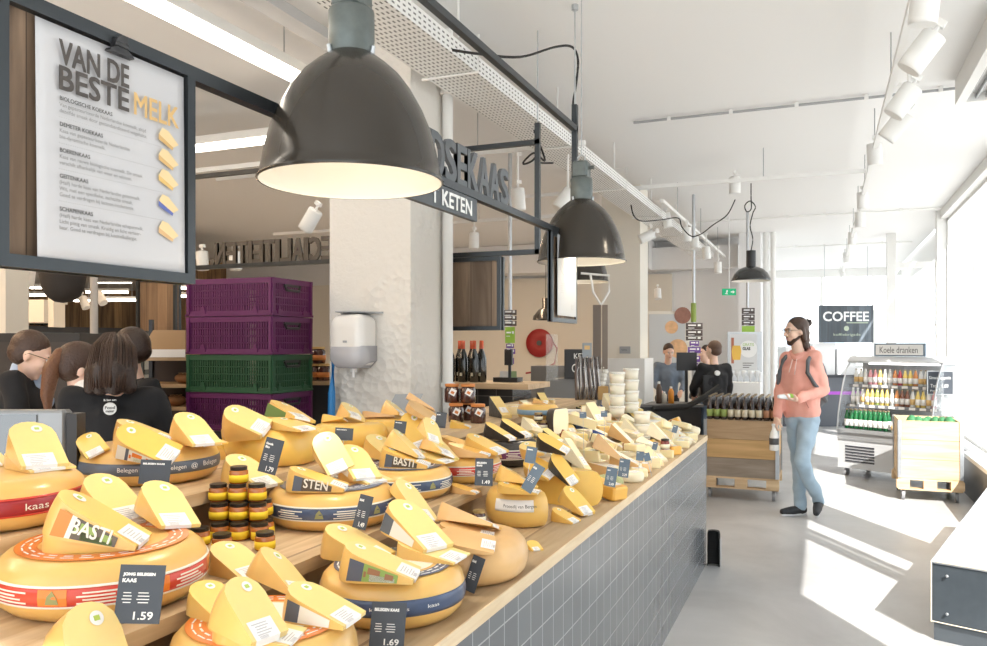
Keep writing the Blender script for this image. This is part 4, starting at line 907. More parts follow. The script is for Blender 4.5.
# --- upper left on the top step
P_('thin', 'thin wedge beneath the topmost label-bearing wedge at far left', 36, 458, -50, 1.0, 'dred')
P_('plain', 'pale wedge with round green sticker on top at the far left edge', 34, 439, -58, .95, 'dred')
P_('thin', 'sliver of wedge half outside the left picture edge', -16, 455, -60, .8, 'dred')
P_('plain_y', 'small wedge leaning behind the paper-wrapped wedge and the black shirt', 94, 442, -60, .6, 'bel')
P_('paper', 'paper-printed wedge underneath the tall tilted one, grey and cream print', 145, 450, -6, 1.0, 'bel')
P_('paper', 'tall tilted wedge in cream printed paper with an orange picture', 142, 429, -8, .98, 'bel')
P_('thin_y', 'thin film-wrapped wedge under its rounder twin, left of the crates', 196, 446, -35, .95, 'bel')
P_('plain', 'film-wrapped wedge with a crinkled top left of the purple crates', 192, 427, -42, .9, 'bel')
P_('half', 'darker cut block between film-wrapped wheel and slate-banded wheel', 222, 452, 0, 1.0, 2.85)
P_('thin_y', 'thin golden wedge lying flat on the film-wrapped wheel', 247, 431, -6, 1.05, 'wrap')
P_('steep', 'steep wedge leaning up on a thin golden one before the crates', 246, 413, -12, .95, 'wrap')
P_('thin_y', 'thin wedge tip under the green-sided wedge in front of crates', 292, 428, -30, .95, 'wrap')
P_('green', 'upright wedge with dark green side print in front of the crates', 287, 411, -34, 1.0, 'wrap')
# --- on and behind the red banded wheel
P_('thin', 'low wedge under the one behind the BASTI-printed wedge on the left', 112, 503, -38, .95, 'red')
P_('plain', 'wedge with sticker behind the BASTI-printed wedge at left', 110, 487, -38, .95, 'red')
P_('thin_y', 'deep yellow base slice under the green and orange printed wedge', 90, 536, 0, 1.0, 1.60)
P_('basti', 'large wedge with dark green BASTI print and orange stripe on the red-banded wheel', 94, 514, -2, 1.1, 1.58)
P_('plain', 'film-wrapped wedge with long white label at the right of the red-banded wheel', 163, 502, -46, .9, 'red')
P_('plain', 'wedge with white label just behind the stacked honey jars', 248, 468, -28, 1.0, 1.17)
# --- front left bottom, on the orange ringed wheel and around
P_('plain_y', 'golden wedge under the pale one at the bottom picture edge', 84, 700, -40, 1.0, 1.36)
P_('plain', 'pale wedge peeking up at the bottom edge under the price card', 86, 640, -40, 1.0, 1.36)
P_('plain', 'large wedge with white label on the pile over the orange-ringed wheel', 277, 567, -28, .90, 1.66)
P_('plain', 'wedge with green sticker right behind the large labelled front wedge', 236, 553, -36, .85, 1.76)
P_('plain_y', 'golden wedge half hidden at the left of the front pile', 216, 597, -38, .75, 'orr')
P_('darkp', 'wedge with dark side print under the large labelled one, label facing right', 320, 600, -14, .85, 'orr')
P_('thin', 'film-wrapped bottom slice of the front pile with upright label', 256, 628, -8, .9, 'orr')
P_('steep', 'steep film-wrapped wedge leaning on top of the front pile', 242, 601, -30, .82, 'orr')
# --- on the navy banded wheel
P_('plain', 'wedge lying left on the navy-banded wheel behind the cow-print wedge', 354, 539, -16, 1.0, 'bl1')
P_('cow', 'wedge with a brown and white cow picture on its side', 378, 560, 4, 1.02, 'bl1')
P_('thin', 'low wedge beneath the tall one on the right of the navy-banded wheel', 430, 549, -10, 1.0, 'bl1')
P_('darkp', 'tall wedge with sticker and long label on the right of the navy-banded wheel', 412, 520, -28, 1.05, 'bl1')
P_('thin', 'slim wedge with label lying between blue-banded and plain wheels', 411, 498, -28, .95, 2.3)
# --- on the blue picture banded wheel
P_('sten', 'wedge with dark STEN print on the wheel behind the jars', 316, 477, 6, .98, 'k')
P_('thin', 'low slice under the label-bearing wedge on the wheel behind the jars', 362, 474, -34, .98, 'k')
P_('darkp', 'wedge with label leaning on the right of the wheel behind the jars', 355, 458, -46, .92, 'k')
P_('plain', 'wedge with sticker standing behind, left of the label-bearing wedge', 331, 450, -44, .8, 'k')
# --- on the wheel with the BASTI wedge
P_('plain', 'long wedge behind the brown BASTI-printed wedge', 383, 445, -32, 1.0, 'bas')
P_('basti2', 'wedge with brown BASTI print in the centre left of the counter', 404, 456, 6, 1.0, 'bas')
P_('plain', 'pale wedge with label between the small upper price cards', 403, 434, -10, .85, 'bas')
P_('thin', 'slice beneath the bright labelled wedge near the counter middle', 432, 460, -16, .9, 'bas')
P_('plain', 'bright wedge with label right of the BASTI-printed wedge', 436, 441, -38, .9, 'bas')
# --- upper step, middle
P_('yblock', 'small golden block left of the tiny leaning wedge on the top step', 334, 421, -8, .9, 'up1')
P_('steep', 'small film-wrapped wedge leaning before the towel dispenser pillar', 348, 409, -40, .75, 'up1')
P_('brown', 'brown-rinded slab lying flat on the yellow half wheel', 378, 415, 12, .95, 'up2')
P_('steep', 'orange wedge standing behind the brown slab', 392, 406, -20, .7, 'up2')
P_('plain_y', 'tall yellow wedge below the two brown slabs near the pillar', 416, 424, -40, 1.0, 3.2)
P_('brown', 'lower of two brown slabs stacked at the pillar corner', 422, 410, 6, 1.0, 3.3)
P_('brown', 'upper of two brown slabs stacked at the pillar corner', 420, 401, 6, .9, 3.3)
P_('plain', 'wedge end with label just right of the third small price card', 428, 428, -50, .7, 3.05)
# --- middle
P_('yblock', 'pale slab with white label in front of the orange-lidded jars', 460, 421, 4, .9, 3.95)
P_('orange', 'orange wedge with label in front of the pale slab by the dark jars', 458, 434, -8, 1.05, 3.35)
P_('orange', 'long orange slab lying on the red picture band wheel', 468, 450, 6, 1.1, 'red2')
P_('plain_y', 'wedge lying right of the long orange slab on the red picture band wheel', 484, 445, -14, .95, 'red2')
P_('orange', 'small orange block with label in front of the red picture band wheel', 464, 485, -6, .7, 2.80)
P_('blackw', 'black-rinded wedge standing on the black waxed wheel, left of the pair', 498, 430, -20, 1.0, 'blk')
P_('blackw', 'black-rinded wedge standing on the black waxed wheel, right of the pair', 514, 426, -22, 1.05, 'blk')
P_('brown', 'brown slab at the bottom of the stack on the plain brown wheel', 466, 541, 10, 1.05, 'park')
P_('brown', 'brown slab second in the stack on the plain brown wheel', 466, 530, 10, 1.05, 'park')
P_('orange', 'long tilted orange-brown wedge topping the stack on the plain wheel', 466, 506, -6, 1.2, 'park')
P_('yblock', 'tiny orange block with label alone on the board by the plain wheel', 534, 545, -50, .5, .93)
P_('thin_y', 'flat golden slice on the half wheel with the white paper label', 518, 487, 6, .85, 'pro')
P_('plain_y', 'rounded golden wedge on top of the flat slice by the blue card', 514, 473, -14, .85, 'pro')
P_('plain_y', 'golden wedge with white label just behind the slanted blue card', 540, 471, -22, .8, 3.25)
P_('blackw', 'black-rinded wedge with pale cut lying right of the slanted blue card', 562, 464, -26, .95, 3.2)
P_('thin', 'long pale slice lying at the counter edge, front one beside black wedge', 597, 487, -30, .75, .93)
P_('yblock', 'golden block with label low at the counter edge beside the wheel half', 582, 502, -20, .7, 2.98)
P_('plain_y', 'golden wedge leaning on the yellow wheel half at the counter edge', 574, 494, -20, .8, 3.0)
P_('plain_y', 'small golden wedge lowest at the counter edge under two others', 564, 514, -15, .6, 2.85)
P_('plain', 'pale labelled wedge just left of the jar pyramid on the middle step', 536, 437, -20, .75, 3.35)
P_('blackw', 'flat black-rinded wedge below the small jar pyramid', 552, 446, -8, .9, 3.35)
P_('orange', 'orange wedge on the small wheel with the light blue band', 540, 394, -14, .6, 'sm')
# ---------------------------------------------------------------- far half: rows of small cut cheeses
def chunk_proto(key, kind, L_, w, h, body, facem, lab=True, extra=None):
    """small shop cuts. kind 'tri' flat triangle wedge, 'bar' slab, 'dome' half round, 'stand' triangle on edge"""
    root = thing('cheese_piece', 'x', 'cheese'); 
    if kind == 'tri':
        poly = [(-L_ / 2, -w / 2), (-L_ * .46, 0 - w * .0), (-L_ / 2, w / 2), (L_ / 2, .004), (L_ / 2, -.004)]; poly = [(-L_ / 2, -w / 2), (L_ / 2, -.005), (L_ / 2, .005), (-L_ / 2, w / 2), (-L_ * .54, w * .25), (-L_ * .55, 0), (-L_ * .54, -w * .25)]
        m = MB(); m.prism(poly, .0, h); m.build('paste', facem, root)
        m = MB(); m.prism([(-L_ * .505, -w * .5), (-L_ * .545, -w * .25), (-L_ * .555, 0), (-L_ * .545, w * .25), (-L_ * .505, w * .5), (-L_ * .53, w * .52), (-L_ * .575, w * .27), (-L_ * .585, 0), (-L_ * .575, -w * .27), (-L_ * .53, -w * .52)], 0.0, h * 1.01); m.build('rind', body, root)
    elif kind == 'bar':
        m = MB(); m.box((0, 0, h / 2), (L_, w, h), bev=.006); m.build('paste', facem, root)
        m = MB(); m.box((-L_ / 2 - .001, 0, h / 2), (.005, w * .96, h * .95)); m.build('rind', body, root)
    elif kind == 'stand':   # wedge lying on its side, rind along -X..: long sloping top
        M = frame((0, 0, 0), (1, 0, 0), (0, 0, 1), (0, -1, 0))
        m = MB(); m.prism([(-L_ / 2, 0), (L_ / 2, 0), (L_ / 2, h * .16), (-L_ / 2, h)], -w / 2, w / 2, M); m.build('paste', facem, root)
        m = MB(); m.prism([(-L_ / 2 - .004, 0), (-L_ / 2 + .001, 0), (-L_ / 2 + .001, h), (-L_ / 2 - .004, h * 1.01)], -w / 2, w / 2, M); m.prism([(-L_ / 2, 0), (L_ / 2, 0), (L_ / 2, h * .16), (-L_ / 2, h)], w / 2, w / 2 + .003, M)
        m.build('rind', body, root)
    elif kind == 'dome':
        m = MB(); m.smooth = True; m.lathe([(0, 0), (w * .46, 0), (w * .5, h * .2), (w * .5, h * .75), (w * .44, h), (0, h)], 26, Matrix.Diagonal((L_ / w, 1, 1, 1)), caps=False); m.build('paste', body, root)
    if lab:
        m = MB(); z = h + .001
        if kind == 'stand': sl = math.atan2(h * .84, L_); M = TR((L_ * .24, 0, h * .16 + h * .84 * .26 + .001), 0, 0, sl)
        else: M = TR((L_ * .14, 0, z))
        m.mi = 0; m.box((0, 0, 0), (L_ * .30, min(w * .7, .05) if kind != 'tri' else w * .30, .0012), M); m.mi = 1
        for k in range(3): m.box((-L_ * .07 + k * L_ * .07, 0, .001), (L_ * .02, w * .2, .0006), M)
        m.build('price_label', [labelw, labelink], root)
    SL[key] = dict(root=root, L=L_, w=w, h=h, kind=kind, used=False)
def inside_chunk(s, k):
    L2, w2 = s['L'] / 2 * k, s['w'] / 2 * k
    if s['kind'] == 'tri': return lambda u, v: (np.abs(u) < L2) & (np.abs(v) < w2 * np.clip((L2 - u) / (2 * L2), .05, 1))
    if s['kind'] == 'dome': return lambda u, v: (u / L2) ** 2 + (v / w2) ** 2 < .92
    return lambda u, v: (np.abs(u) < L2 * .95) & (np.abs(v) < w2 * .95)
def put_chunk(key, label, x, y, yaw, k=1.0, group=None):
    s = SL[key]; yaw = math.radians(yaw); ins = inside_chunk(s, k); R = max(s['L'], s['w']) * .6 * k
    a, b, q = settle(ins, x, y, yaw, R, .45); hk = s['h'] * k
    lv = Z3 if x < X3 else (Z2 if x < X2 else Z1)
    if a > lv + (.125 if x > X3 else .06) or abs(b) + abs(q) > .62: return None
    top = (lambda u, v: a + b * u + q * v + hk) if s['kind'] != 'stand' else (lambda u, v: a + b * u + q * v + hk * (.58 - .84 * u / (s['L'] * k)))
    stamp(ins, top, x, y, yaw, R)
    n = Vector((-b, -q, 1)).normalized(); xa = Vector((1, 0, b)).normalized(); ya = n.cross(xa)
    M = Matrix.Translation((x, y, a + .0008)) @ Matrix.Rotation(yaw, 4, 'Z') @ frame((0, 0, 0), xa, ya, n) @ Matrix.Scale(k, 4)
    o = copy_tree(s['root']) if s['used'] else s['root']; s['used'] = True
    o.matrix_world = M; tag(o, label, 'cheese', group); return o
kinds = [('t1', 'tri', .14, .085, .045, mould, cut_p, 'pale triangular wedge'), ('t2', 'tri', .15, .07, .04, blackwax, cut_p, 'pale triangular wedge with black rind'), ('t3', 'tri', .13, .09, .04, rind_b, cut_w, 'white triangular wedge with brown rind'),
         ('s1', 'stand', .14, .045, .07, mould, cut_p, 'tall pale wedge on its side'), ('s2', 'stand', .15, .05, .09, blackwax, cut, 'tall wedge with black flank'), ('s3', 'stand', .14, .045, .06, pr_roy, cut_w, 'white wedge with blue and white wrapper'),
         ('s4', 'stand', .13, .05, .06, rind_b, cut_w, 'tall white wedge with tan rind'), ('b1', 'bar', .13, .07, .04, rind_b, cut_p, 'cream slab'), ('b2', 'bar', .12, .06, .035, redwax, cut_p, 'slab with red-brown rind'),
         ('b3', 'bar', .11, .065, .04, blackwax, cut, 'yellow slab with dark rind'), ('d1', 'dome', .11, .11, .04, mould, mould, 'soft white round cheese'), ('d2', 'dome', .10, .10, .045, rind_b, rind_b, 'small tan round cheese'),
         ('b4', 'bar', .12, .07, .045, rind_d, cut_o, 'orange slab'), ('t4', 'tri', .14, .09, .035, herb, cut_p, 'pale wedge with green herb rind')]
for k in kinds: chunk_proto(*k[:7], lab=k[1] != 'dome' or True)
def ordinal(n):
    w = ['first', 'second', 'third', 'fourth', 'fifth', 'sixth', 'seventh', 'eighth', 'ninth', 'tenth', 'eleventh', 'twelfth', 'thirteenth', 'fourteenth', 'fifteenth', 'sixteenth', 'seventeenth', 'eighteenth', 'nineteenth', 'twentieth']
    if n <= 20: return w[n - 1]
    return 'twenty-' + w[n - 21] if n <= 29 else ('thirtieth' if n == 30 else 'thirty-' + w[n - 31])
random.seed(21)
_q = D(539, 436, 4.2); WH['pyramid'] = (_q.x, _q.y, Z2, .07, .17)
far_rows = [  # x, y start, y end, step, row name, weights
    (-.865, 3.10, 5.86, .150, 'row at counter edge', ['t4', 't1', 'd1', 'b4', 't3', 's1', 'b1', 's4', 'd2', 'b1']),
    (-.985, 3.22, 5.86, .135, 'second row from edge', ['t1', 's1', 't1', 's4', 'b4', 'b2', 'd2', 't3', 's1', 'b3']),
    (-1.10, 3.05, 5.86, .140, 'third row from edge', ['s1', 't2', 's4', 't1', 'b2', 's1', 'b1', 't4']),
    (-1.25, 3.42, 5.84, .135, 'near row, middle step', ['s3', 's2', 't2', 'b3', 's1', 'b2', 't3', 's4']),
    (-1.38, 3.45, 5.84, .135, 'centre row, middle step', ['s2', 't3', 'b2', 's1', 't2', 's4', 'b1']),
    (-1.52, 3.55, 5.84, .140, 'back row, middle step', ['t2', 's4', 'b1', 's2', 'b3', 't1']),
    (-1.70, 4.15, 5.30, .150, 'top step row', ['s2', 't1', 'b1', 't2', 's4']),
]
ncount = 0
desc = {k[0]: k[7] for k in kinds}
for x, ya, yb, st, nm, seq in far_rows:
    n = int((yb - ya) / st); placed = 0
    for i in range(n):
        y = ya + (i + .5) * st + random.uniform(-.015, .015); key = seq[(i * 3 + random.randint(0, 1)) % len(seq)]
        xx = x + random.uniform(-.015, .015); f = (EYE - 1.0)
        # keep clear of the named wheels
        if any((xx - w[0]) ** 2 + (y - w[1]) ** 2 < (w[3] + .06) ** 2 for w in WH.values()): continue
        _o = put_chunk(key, '%s, %s from near end, %s' % (desc[key], ordinal(placed + 1), nm), xx, y, random.uniform(-62, 8), random.uniform(1.0, 1.28), 'cut cheeses on the far half of the counter'); placed += 1 if _o else 0; ncount += 1
# upper layer leaning on the rows
lay = [(-.92, 3.3, 5.8, .27, 'lying on the edge rows', ['s1', 't1', 's4', 'b2', 't3']), (-1.06, 3.35, 5.8, .22, 'piled above the third row', ['s4', 's1', 't1', 'b3', 't1']), (-1.31, 3.55, 5.8, .22, 'piled on middle step', ['s1', 't3', 's2', 'b2', 't1']), (-1.46, 3.7, 5.8, .24, 'piled at middle step back', ['b1', 't2', 's2', 't1']),
       (-1.17, 3.5, 5.8, .16, 'bridging the first step edge', ['t2', 's1', 'b2', 't3', 's2', 't1', 'b4']), (-.99, 3.5, 5.8, .25, 'topmost over the edge rows', ['t1', 's4', 'b1', 't4']), (-1.38, 3.6, 5.7, .19, 'topmost on middle step', ['s2', 't1', 't3', 'b3', 's1'])]
for x, ya, yb, st, nm, seq in lay:
    n = int((yb - ya) / st); placed = 0
    for i in range(n):
        y = ya + (i + .5) * st + random.uniform(-.03, .03); key = seq[i % len(seq)]
        if any((x - w[0]) ** 2 + (y - w[1]) ** 2 < (w[3] + .05) ** 2 for w in WH.values()): continue
        _o = put_chunk(key, '%s %s, %s from near end' % (desc[key], nm, ordinal(placed + 1)), x + random.uniform(-.02, .02), y, random.uniform(-70, 10), random.uniform(1.0, 1.25), 'cut cheeses on the far half of the counter'); placed += 1 if _o else 0; ncount += 1
print('far cheeses', ncount)
# ---------------------------------------------------------------- price cards
CARDS = 0
def hgt(x, y):
    i, j = int((x - GX0) / GR), int((y - GY0) / GR); return float(H[max(0, min(NX - 1, i)), max(0, min(NY - 1, j))])
def card(px, py, w, h, t_, yawd, lean, label, title=(), price=None, m_=None, stand=True, detail=2):
    """centre pixel, depth; stands at that depth"""
    c = D(px, py, t_); cat = 'price card'
    T = thing('price_card', label, cat, (c.x, c.y, c.z), 0, 'slate price cards on the counter')
    T.rotation_euler = (math.radians(lean[0]), math.radians(lean[1]), YAW + math.radians(yawd))
    # card faces -Y of local frame
    m = MB(); m.box((0, 0, 0), (w, .0016, h)); m.build('card', m_ or slate, T)
    M = lambda x, z: frame((x - w / 2, -.0014, z - h / 2), (1, 0, 0), (0, 0, 1), (0, -1, 0))
    m = MB(); z = h * .80
    for s in title: 
        text_into(m, s, .02, M(w * .09, z), bold=.02, height=h * .062, width=w * min(.7, .075 * len(s))); z -= h * .10
    if not title: m.box((-w * .15, -.0013, h * .32), (w * .5, .0006, h * .07))
    if detail:
        for k in range(4):
            for a, b in ((-.38, -.17), (-.06, .22)): m.box((w * (a + b) / 2 + (.01 * w if k % 2 else 0), -.0013, h * (.02 - .055 * k)), (w * (b - a) * (.8 + .2 * (k % 3) / 2), .0006, h * .016))
    if price: text_into(m, price, .03, M(w * .42, h * .07), bold=.01, height=h * .13, width=w * .42)
    m.build('lettering', chalk, T)
    if stand:
        m = MB(); m.box((0, .008, -h / 2 + .003), (w * .4, .014, .006)); m.build('holder', labelink, T)
        gap = c.z - h / 2 - hgt(c.x, c.y)
        if gap > .015 and detail == 0: m = MB(); m.bb((-.001, .003, -h / 2 - gap), (.001, .005, -h / 2)); m.build('stem', galv, T)
    return T
card(140, 594, .078, .10, 1.42, 6, (-14, 3), 'slate price card JONG BELEGEN KAAS in front of the red-banded wheel', ('JONG BELEGEN', 'KAAS'), '1.59')
card(388, 625, .074, .094, 1.71, 4, (-12, 4), 'slate price card BELEGEN KAAS with a handwritten price at the bottom edge', ('BELEGEN KAAS',), '1.69')
card(363, 512, .040, .086, 2.05, -25, (-14, 8), 'narrow slate price card leaning on the wheel behind the jars', ('KAAS',), '1.49')
card(474, 574, .036, .092, 2.08, -28, (-14, 14), 'narrow slate card leaning on the plain brown wheel', ('KAAS',), '')
card(271, 456, .056, .100, 2.28, -12, (-10, 12), 'slate card with five handwritten lines on the film-wrapped wheel', ('Gouda', 'Bio'), '1.79')
card(155, 472, .075, .060, 1.98, 2, (-14, 2), 'wide slate card reading BELEGEN KAAS above the red-banded wheel', ('BELEGEN KAAS',), '', detail=0)
card(484, 472, .060, .090, 2.66, 0, (-12, 2), 'slate card before the wheel with the small red band', ('BELEGEN', 'KAAS'), '1.49')
card(344, 434, .062, .042, 2.75, 4, (-14, 4), 'small slate card on the top step, leftmost of the upper three', ('BELEGEN',), '', detail=0)
card(400, 427, .045, .045, 2.95, -5, (-14, 6), 'small slate card on the top step, middle of the upper three', ('BELEGEN',), '', detail=0)
card(441, 420, .042, .060, 3.1, -8, (-14, 4), 'small slate card on the top step beside the dark jars', ('KAAS',), '', detail=0)
card(533, 478, .042, .10, 2.72, -30, (-16, 26), 'slanted blue-grey card over the golden wedges on the half wheel', ('KAAS',), '', m_=slate_far)
card(531, 455, .040, .060, 2.95, -10, (-14, 8), 'plain blue-grey card in front of the black waxed wheel', (), '', m_=slate_far, detail=0)
card(611, 477, .046, .078, 3.3, -8, (-14, 10), 'blue-grey card leaning on the herb-sided cheese, front one', ('GEIT',), '2.49', m_=slate_far)
card(624, 468, .046, .080, 3.5, -8, (-14, 8), 'blue-grey card just right of the herb-sided cheese', ('GEIT',), '2.29', m_=slate_far)
card(640, 456, .036, .044, 3.9, -6, (-14, 6), 'small blue-grey card near the counter edge, left of a pair', ('GEIT',), '', m_=slate_far, detail=0)
card(647, 457, .034, .040, 3.95, 14, (-14, -10), 'small blue-grey card near the counter edge, right of a pair', ('GEIT',), '', m_=slate_far, detail=0)
card(655, 446, .026, .040, 4.15, -30, (-14, 10), 'little blue-grey card among the round cheeses at the counter edge', (), '', m_=slate_far, detail=0)
card(583, 415, .034, .030, 4.0, 0, (-14, 0), 'tiny blue-grey card behind the black-flanked wedges', (), '', m_=slate_far, detail=0)
card(604, 414, .034, .030, 4.3, 0, (-14, 0), 'tiny blue-grey card on the pale block in the far centre', (), '', m_=slate_far, detail=0)
card(675, 429, .030, .045, 4.75, -30, (-14, 12), 'grey card standing near the far corner of the counter', (), '', m_=slate_far, detail=0)
# ---------------------------------------------------------------- jars
honey = mat('honey', (.42, .13, .02), .12, coat=.6); lid_b = mat('jar_lid_black', (.03, .025, .02), .3, .3); yel = mat('yellow_label', (.90, .62, .02), .5); chut = mat('chutney', (.06, .018, .012), .12, coat=.8); lid_o = mat('orange_lid', (.62, .22, .05), .5); lab_c = mat('cream_label', (.84, .78, .60), .6)
lid_g = mat('gold_lid', (.45, .33, .15), .35, .6)
def jar_proto(name, r, h, body, lidm, labm, lidh=.010, facet=20, labh=(.10, .52), half=True):
    root = thing(name, 'x', 'jar'); m = MB(); m.smooth = True
    m.lathe([(0, 0), (r * .92, 0), (r, h * .06), (r, h * .72), (r * .86, h * .80), (r * .82, h - lidh), (0, h - lidh)], facet, caps=False); m.build('jar_glass', body, root)
    m = MB(); m.lathe([(r * .90, h - lidh), (r * .92, h - lidh * .8), (r * .92, h - .001), (r * .86, h), (0, h)], 22, caps=False); m.build('lid', lidm, root)
    m = MB(); m.smooth = True; a0 = -2.6; m.lathe([(r + .0005, h * labh[0]), (r + .0012, h * labh[0]), (r + .0012, h * labh[1]), (r + .0005, h * labh[1])], 16, None, a0, a0 + 3.3 if half else a0 + 6.0, caps=False); m.build('label', labm, root)
    return dict(root=root, used=False, r=r, h=h)
def put_jar(J, x, y, z, label, group, rz=0):
    o = copy_tree(J['root']) if J['used'] else J['root']; J['used'] = True
    o.location = (x, y, z); o.rotation_euler = (0, 0, rz); tag(o, label, 'jar', group)
    si = J['r']; stamp(lambda u, v: u * u + v * v < si * si, lambda u, v: z + J['h'] + 0 * u, x, y, 0, si + .01); return o
HJ = jar_proto('honey_jar', .0255, .047, honey, lid_b, yel)
base = D(235, 530, 2.18); dx = RT; dy = FW
rows = [('bottom front row', 0, 0, 3), ('second row', 1, .0, 3), ('third row', 2, .0, 3)]
hz = Z2 + .001
for layer in range(3):
    for depth in range(2 - (1 if layer == 2 else 0)):
        for k in range(3):
            off = (k - 1) * .054 - layer * .012 + .012; dep = depth * .053 + layer * .03
            p = base + dx * off + dy * dep
            put_jar(HJ, p.x, p.y, hz + layer * .0472, 'yellow-labelled honey jar, %s in the %s of the stack%s' % (('left', 'middle', 'right')[k], ('bottom', 'second', 'third')[layer], (' front', ' behind the front')[depth] if layer < 2 else ''), 'yellow-labelled honey jars', .3 * k + .2)
p = base + dx * -.012 + dy * .07
put_jar(HJ, p.x, p.y, hz + 3 * .0472, 'single honey jar crowning the yellow-labelled stack', 'yellow-labelled honey jars')
p = D(265, 546, 2.07); put_jar(HJ, p.x, p.y, hz, 'honey jar standing alone at the right foot of the stack', 'yellow-labelled honey jars')
p = D(222, 546, 2.05); put_jar(HJ, p.x, p.y, hz, 'honey jar low in front, behind the pale wedges', 'yellow-labelled honey jars')
p = D(200, 530, 2.12); put_jar(HJ, p.x, p.y, hz, 'honey jar at the left foot beside the red-banded wheel', 'yellow-labelled honey jars')
# the same honey's little white tag jar
SJ = jar_proto('condiment_jar', .023, .042, chut, lid_g, lab_c)
pyr = D(539, 436, 4.2)
zb = Z2 + .001
for layer, n in ((0, 4), (1, 3), (2, 2), (3, 1)):
    for k in range(n):
        off = (k - (n - 1) / 2) * .048; p = pyr + dx * off + dy * (layer * .02)
        put_jar(SJ, p.x, p.y, zb + layer * .0425, 'small cream-labelled dark jar, %s in %s of the jar pyramid' % (ordinal(k + 1) + ' from left', ('lowest row', 'second row', 'third row', 'top')[layer]), 'jar pyramid on the middle step')
for px, py, tt, lv, nm in ((481, 516, 2.72, 0, 'small dark jar, lower one behind the plain brown wheel'), (479, 503, 2.74, 1, 'small dark jar stacked on another behind the plain brown wheel'), (493, 515, 2.70, 0, 'small dark jar right of the two behind the plain brown wheel'), (495, 524, 2.5, 0, 'small dark jar low beside the plain brown wheel')):
    p = D(px, py, tt); put_jar(SJ, p.x, p.y, (Z1 if tt < 2.6 else Z1) + .001 + lv * .0425, nm, 'dark jars behind the plain wheel')
CJ = jar_proto('chutney_jar', .041, .10, chut, lid_o, labelw, .014, labh=(.15, .62), half=False)
cj = bpy.data.objects
for ch in list(CJ['root'].children):
    if ch.name.startswith('label'): bpy.data.objects.remove(ch)
m = MB(); m.mi = 0; m.box((0, -.043, .055), (.034, .002, .034), Matrix.Rotation(.0, 4, 'Y')); m.mi = 1; m.box((0, -.0445, .052), (.018, .001, .014)); tg = m.build('tag', [labelw, lid_o], CJ['root']); tg.rotation_euler = (0, .5, 0); tg.location = (-.02, 0, .01)
cz = Z3 + .001
for px, tt, lv, nm in ((456, 4.25, 0, 'orange-lidded chutney jar, left of the lower pair'), (478, 4.2, 0, 'orange-lidded chutney jar, right of the lower pair'), (468, 4.36, 0, 'orange-lidded chutney jar behind the lower pair'), (452, 4.3, 1, 'orange-lidded chutney jar, left on top of the stack'), (468, 4.28, 1, 'orange-lidded chutney jar, right on top of the stack')):
    p = D(px, 400, tt); put_jar(CJ, p.x, p.y, cz + lv * .1005, nm, 'orange-lidded chutney jars', YAW)
RJ = jar_proto('relish_jar', .026, .06, mat('relish_red', (.22, .03, .02), .2, coat=.5), lid_b, lab_c)
for px, py, tt, nm in ((652, 432, 4.85, 'red relish jar among the far round cheeses, left one'), (665, 444, 4.65, 'dark relish jar near the far edge of the counter'), (646, 425, 5.0, 'dark berry jar behind the red relish jar')):
    p = D(px, py, tt); put_jar(RJ, p.x, p.y, hgt(p.x, p.y) + .001, nm, None)
# ---------------------------------------------------------------- tubs at the far end, whisks, bags, signs
tubm = mat('tub_cream', (.86, .80, .66), .35, sss=.1); tublid = mat('tub_lid', (.90, .88, .82), .3)
tub = thing('cheese_tub', 'x', 'tub'); m = MB(); m.smooth = True; m.lathe([(0, 0), (.046, 0), (.052, .062), (0, .062)], 24, caps=False); m.build('cup', tubm, tub); m = MB(); m.lathe([(.053, .062), (.055, .064), (.055, .072), (.05, .074), (0, .074)], 24, caps=False); m.build('lid', tublid, tub)
used = False
stk = [(617, 5.35, 4, 'left tall stack'), (631, 5.42, 4, 'right tall stack'), (642, 5.1, 3, 'shorter stack in front'), (653, 5.3, 2, 'low stack at the right')]
for px, tt, n, nm in stk:
    p = D(px, 400, tt); zb = max(hgt(p.x, p.y), Z3 - .001) if nm != 'x' else 0
    p.x = max(p.x, XB + .07)
    zb = hgt(p.x, p.y)
    for k in range(n):
        o = copy_tree(tub) if used else tub; used = True; o.location = (p.x, p.y, zb + .001 + k * .075); tag(o, 'cream plastic tub, %s up in the %s' % (ordinal(k + 1), nm), 'tub', 'cream tubs at the far end')
m = MB(); p = D(668, 402, 5.2); t = thing('plastic_box', 'square clear plastic box with yellow cubes at the far end of the counter', 'box', (p.x, p.y, hgt(p.x, p.y) + .02), YAW)
m.prism([(-.06, -.05), (.06, -.05), (.06, .05), (-.06, .05)], 0, .085); m.build('body', tubm, t); m = MB(); m.box((0, 0, .09), (.135, .115, .012)); m.build('lid', tublid, t)
p = D(595, 392, 4.9); z0 = hgt(-1.68, 5.79)
t = thing('foil_stick_display', 'tall bunch of striped grey foil-wrapped sticks standing behind the cheeses', 'sausage display', (-1.635, 5.79, z0 + .001), YAW)
foil = mat('foil_grey', (.55, .53, .52), .25, .8, noise=.3, nscale=40); foil2 = mat('foil_dark', (.22, .18, .17), .4, .4, noise=.4, nscale=40)
for k in range(11):
    m = MB(); a = k * .0165 - .082; m.smooth = True; m.tube([(a, .0 + .02 * (k % 2), .0), (a * 1.05 + .004, .01, .1), (a * 1.0 - .003, .02 * (k % 2), .2), (a * .95, .01, .31 + .01 * (k % 3))], .0095, 8); m.build('stick', foil if k % 3 else foil2, t)
m = MB(); m.box((0, .01, .37), (.07, .012, .11)); m.build('card', mat('card_grey', (.30, .34, .38), .5), t); m = MB(); m.box((0, .002, .39), (.04, .004, .03)); m.build('card_print', goldink, t)
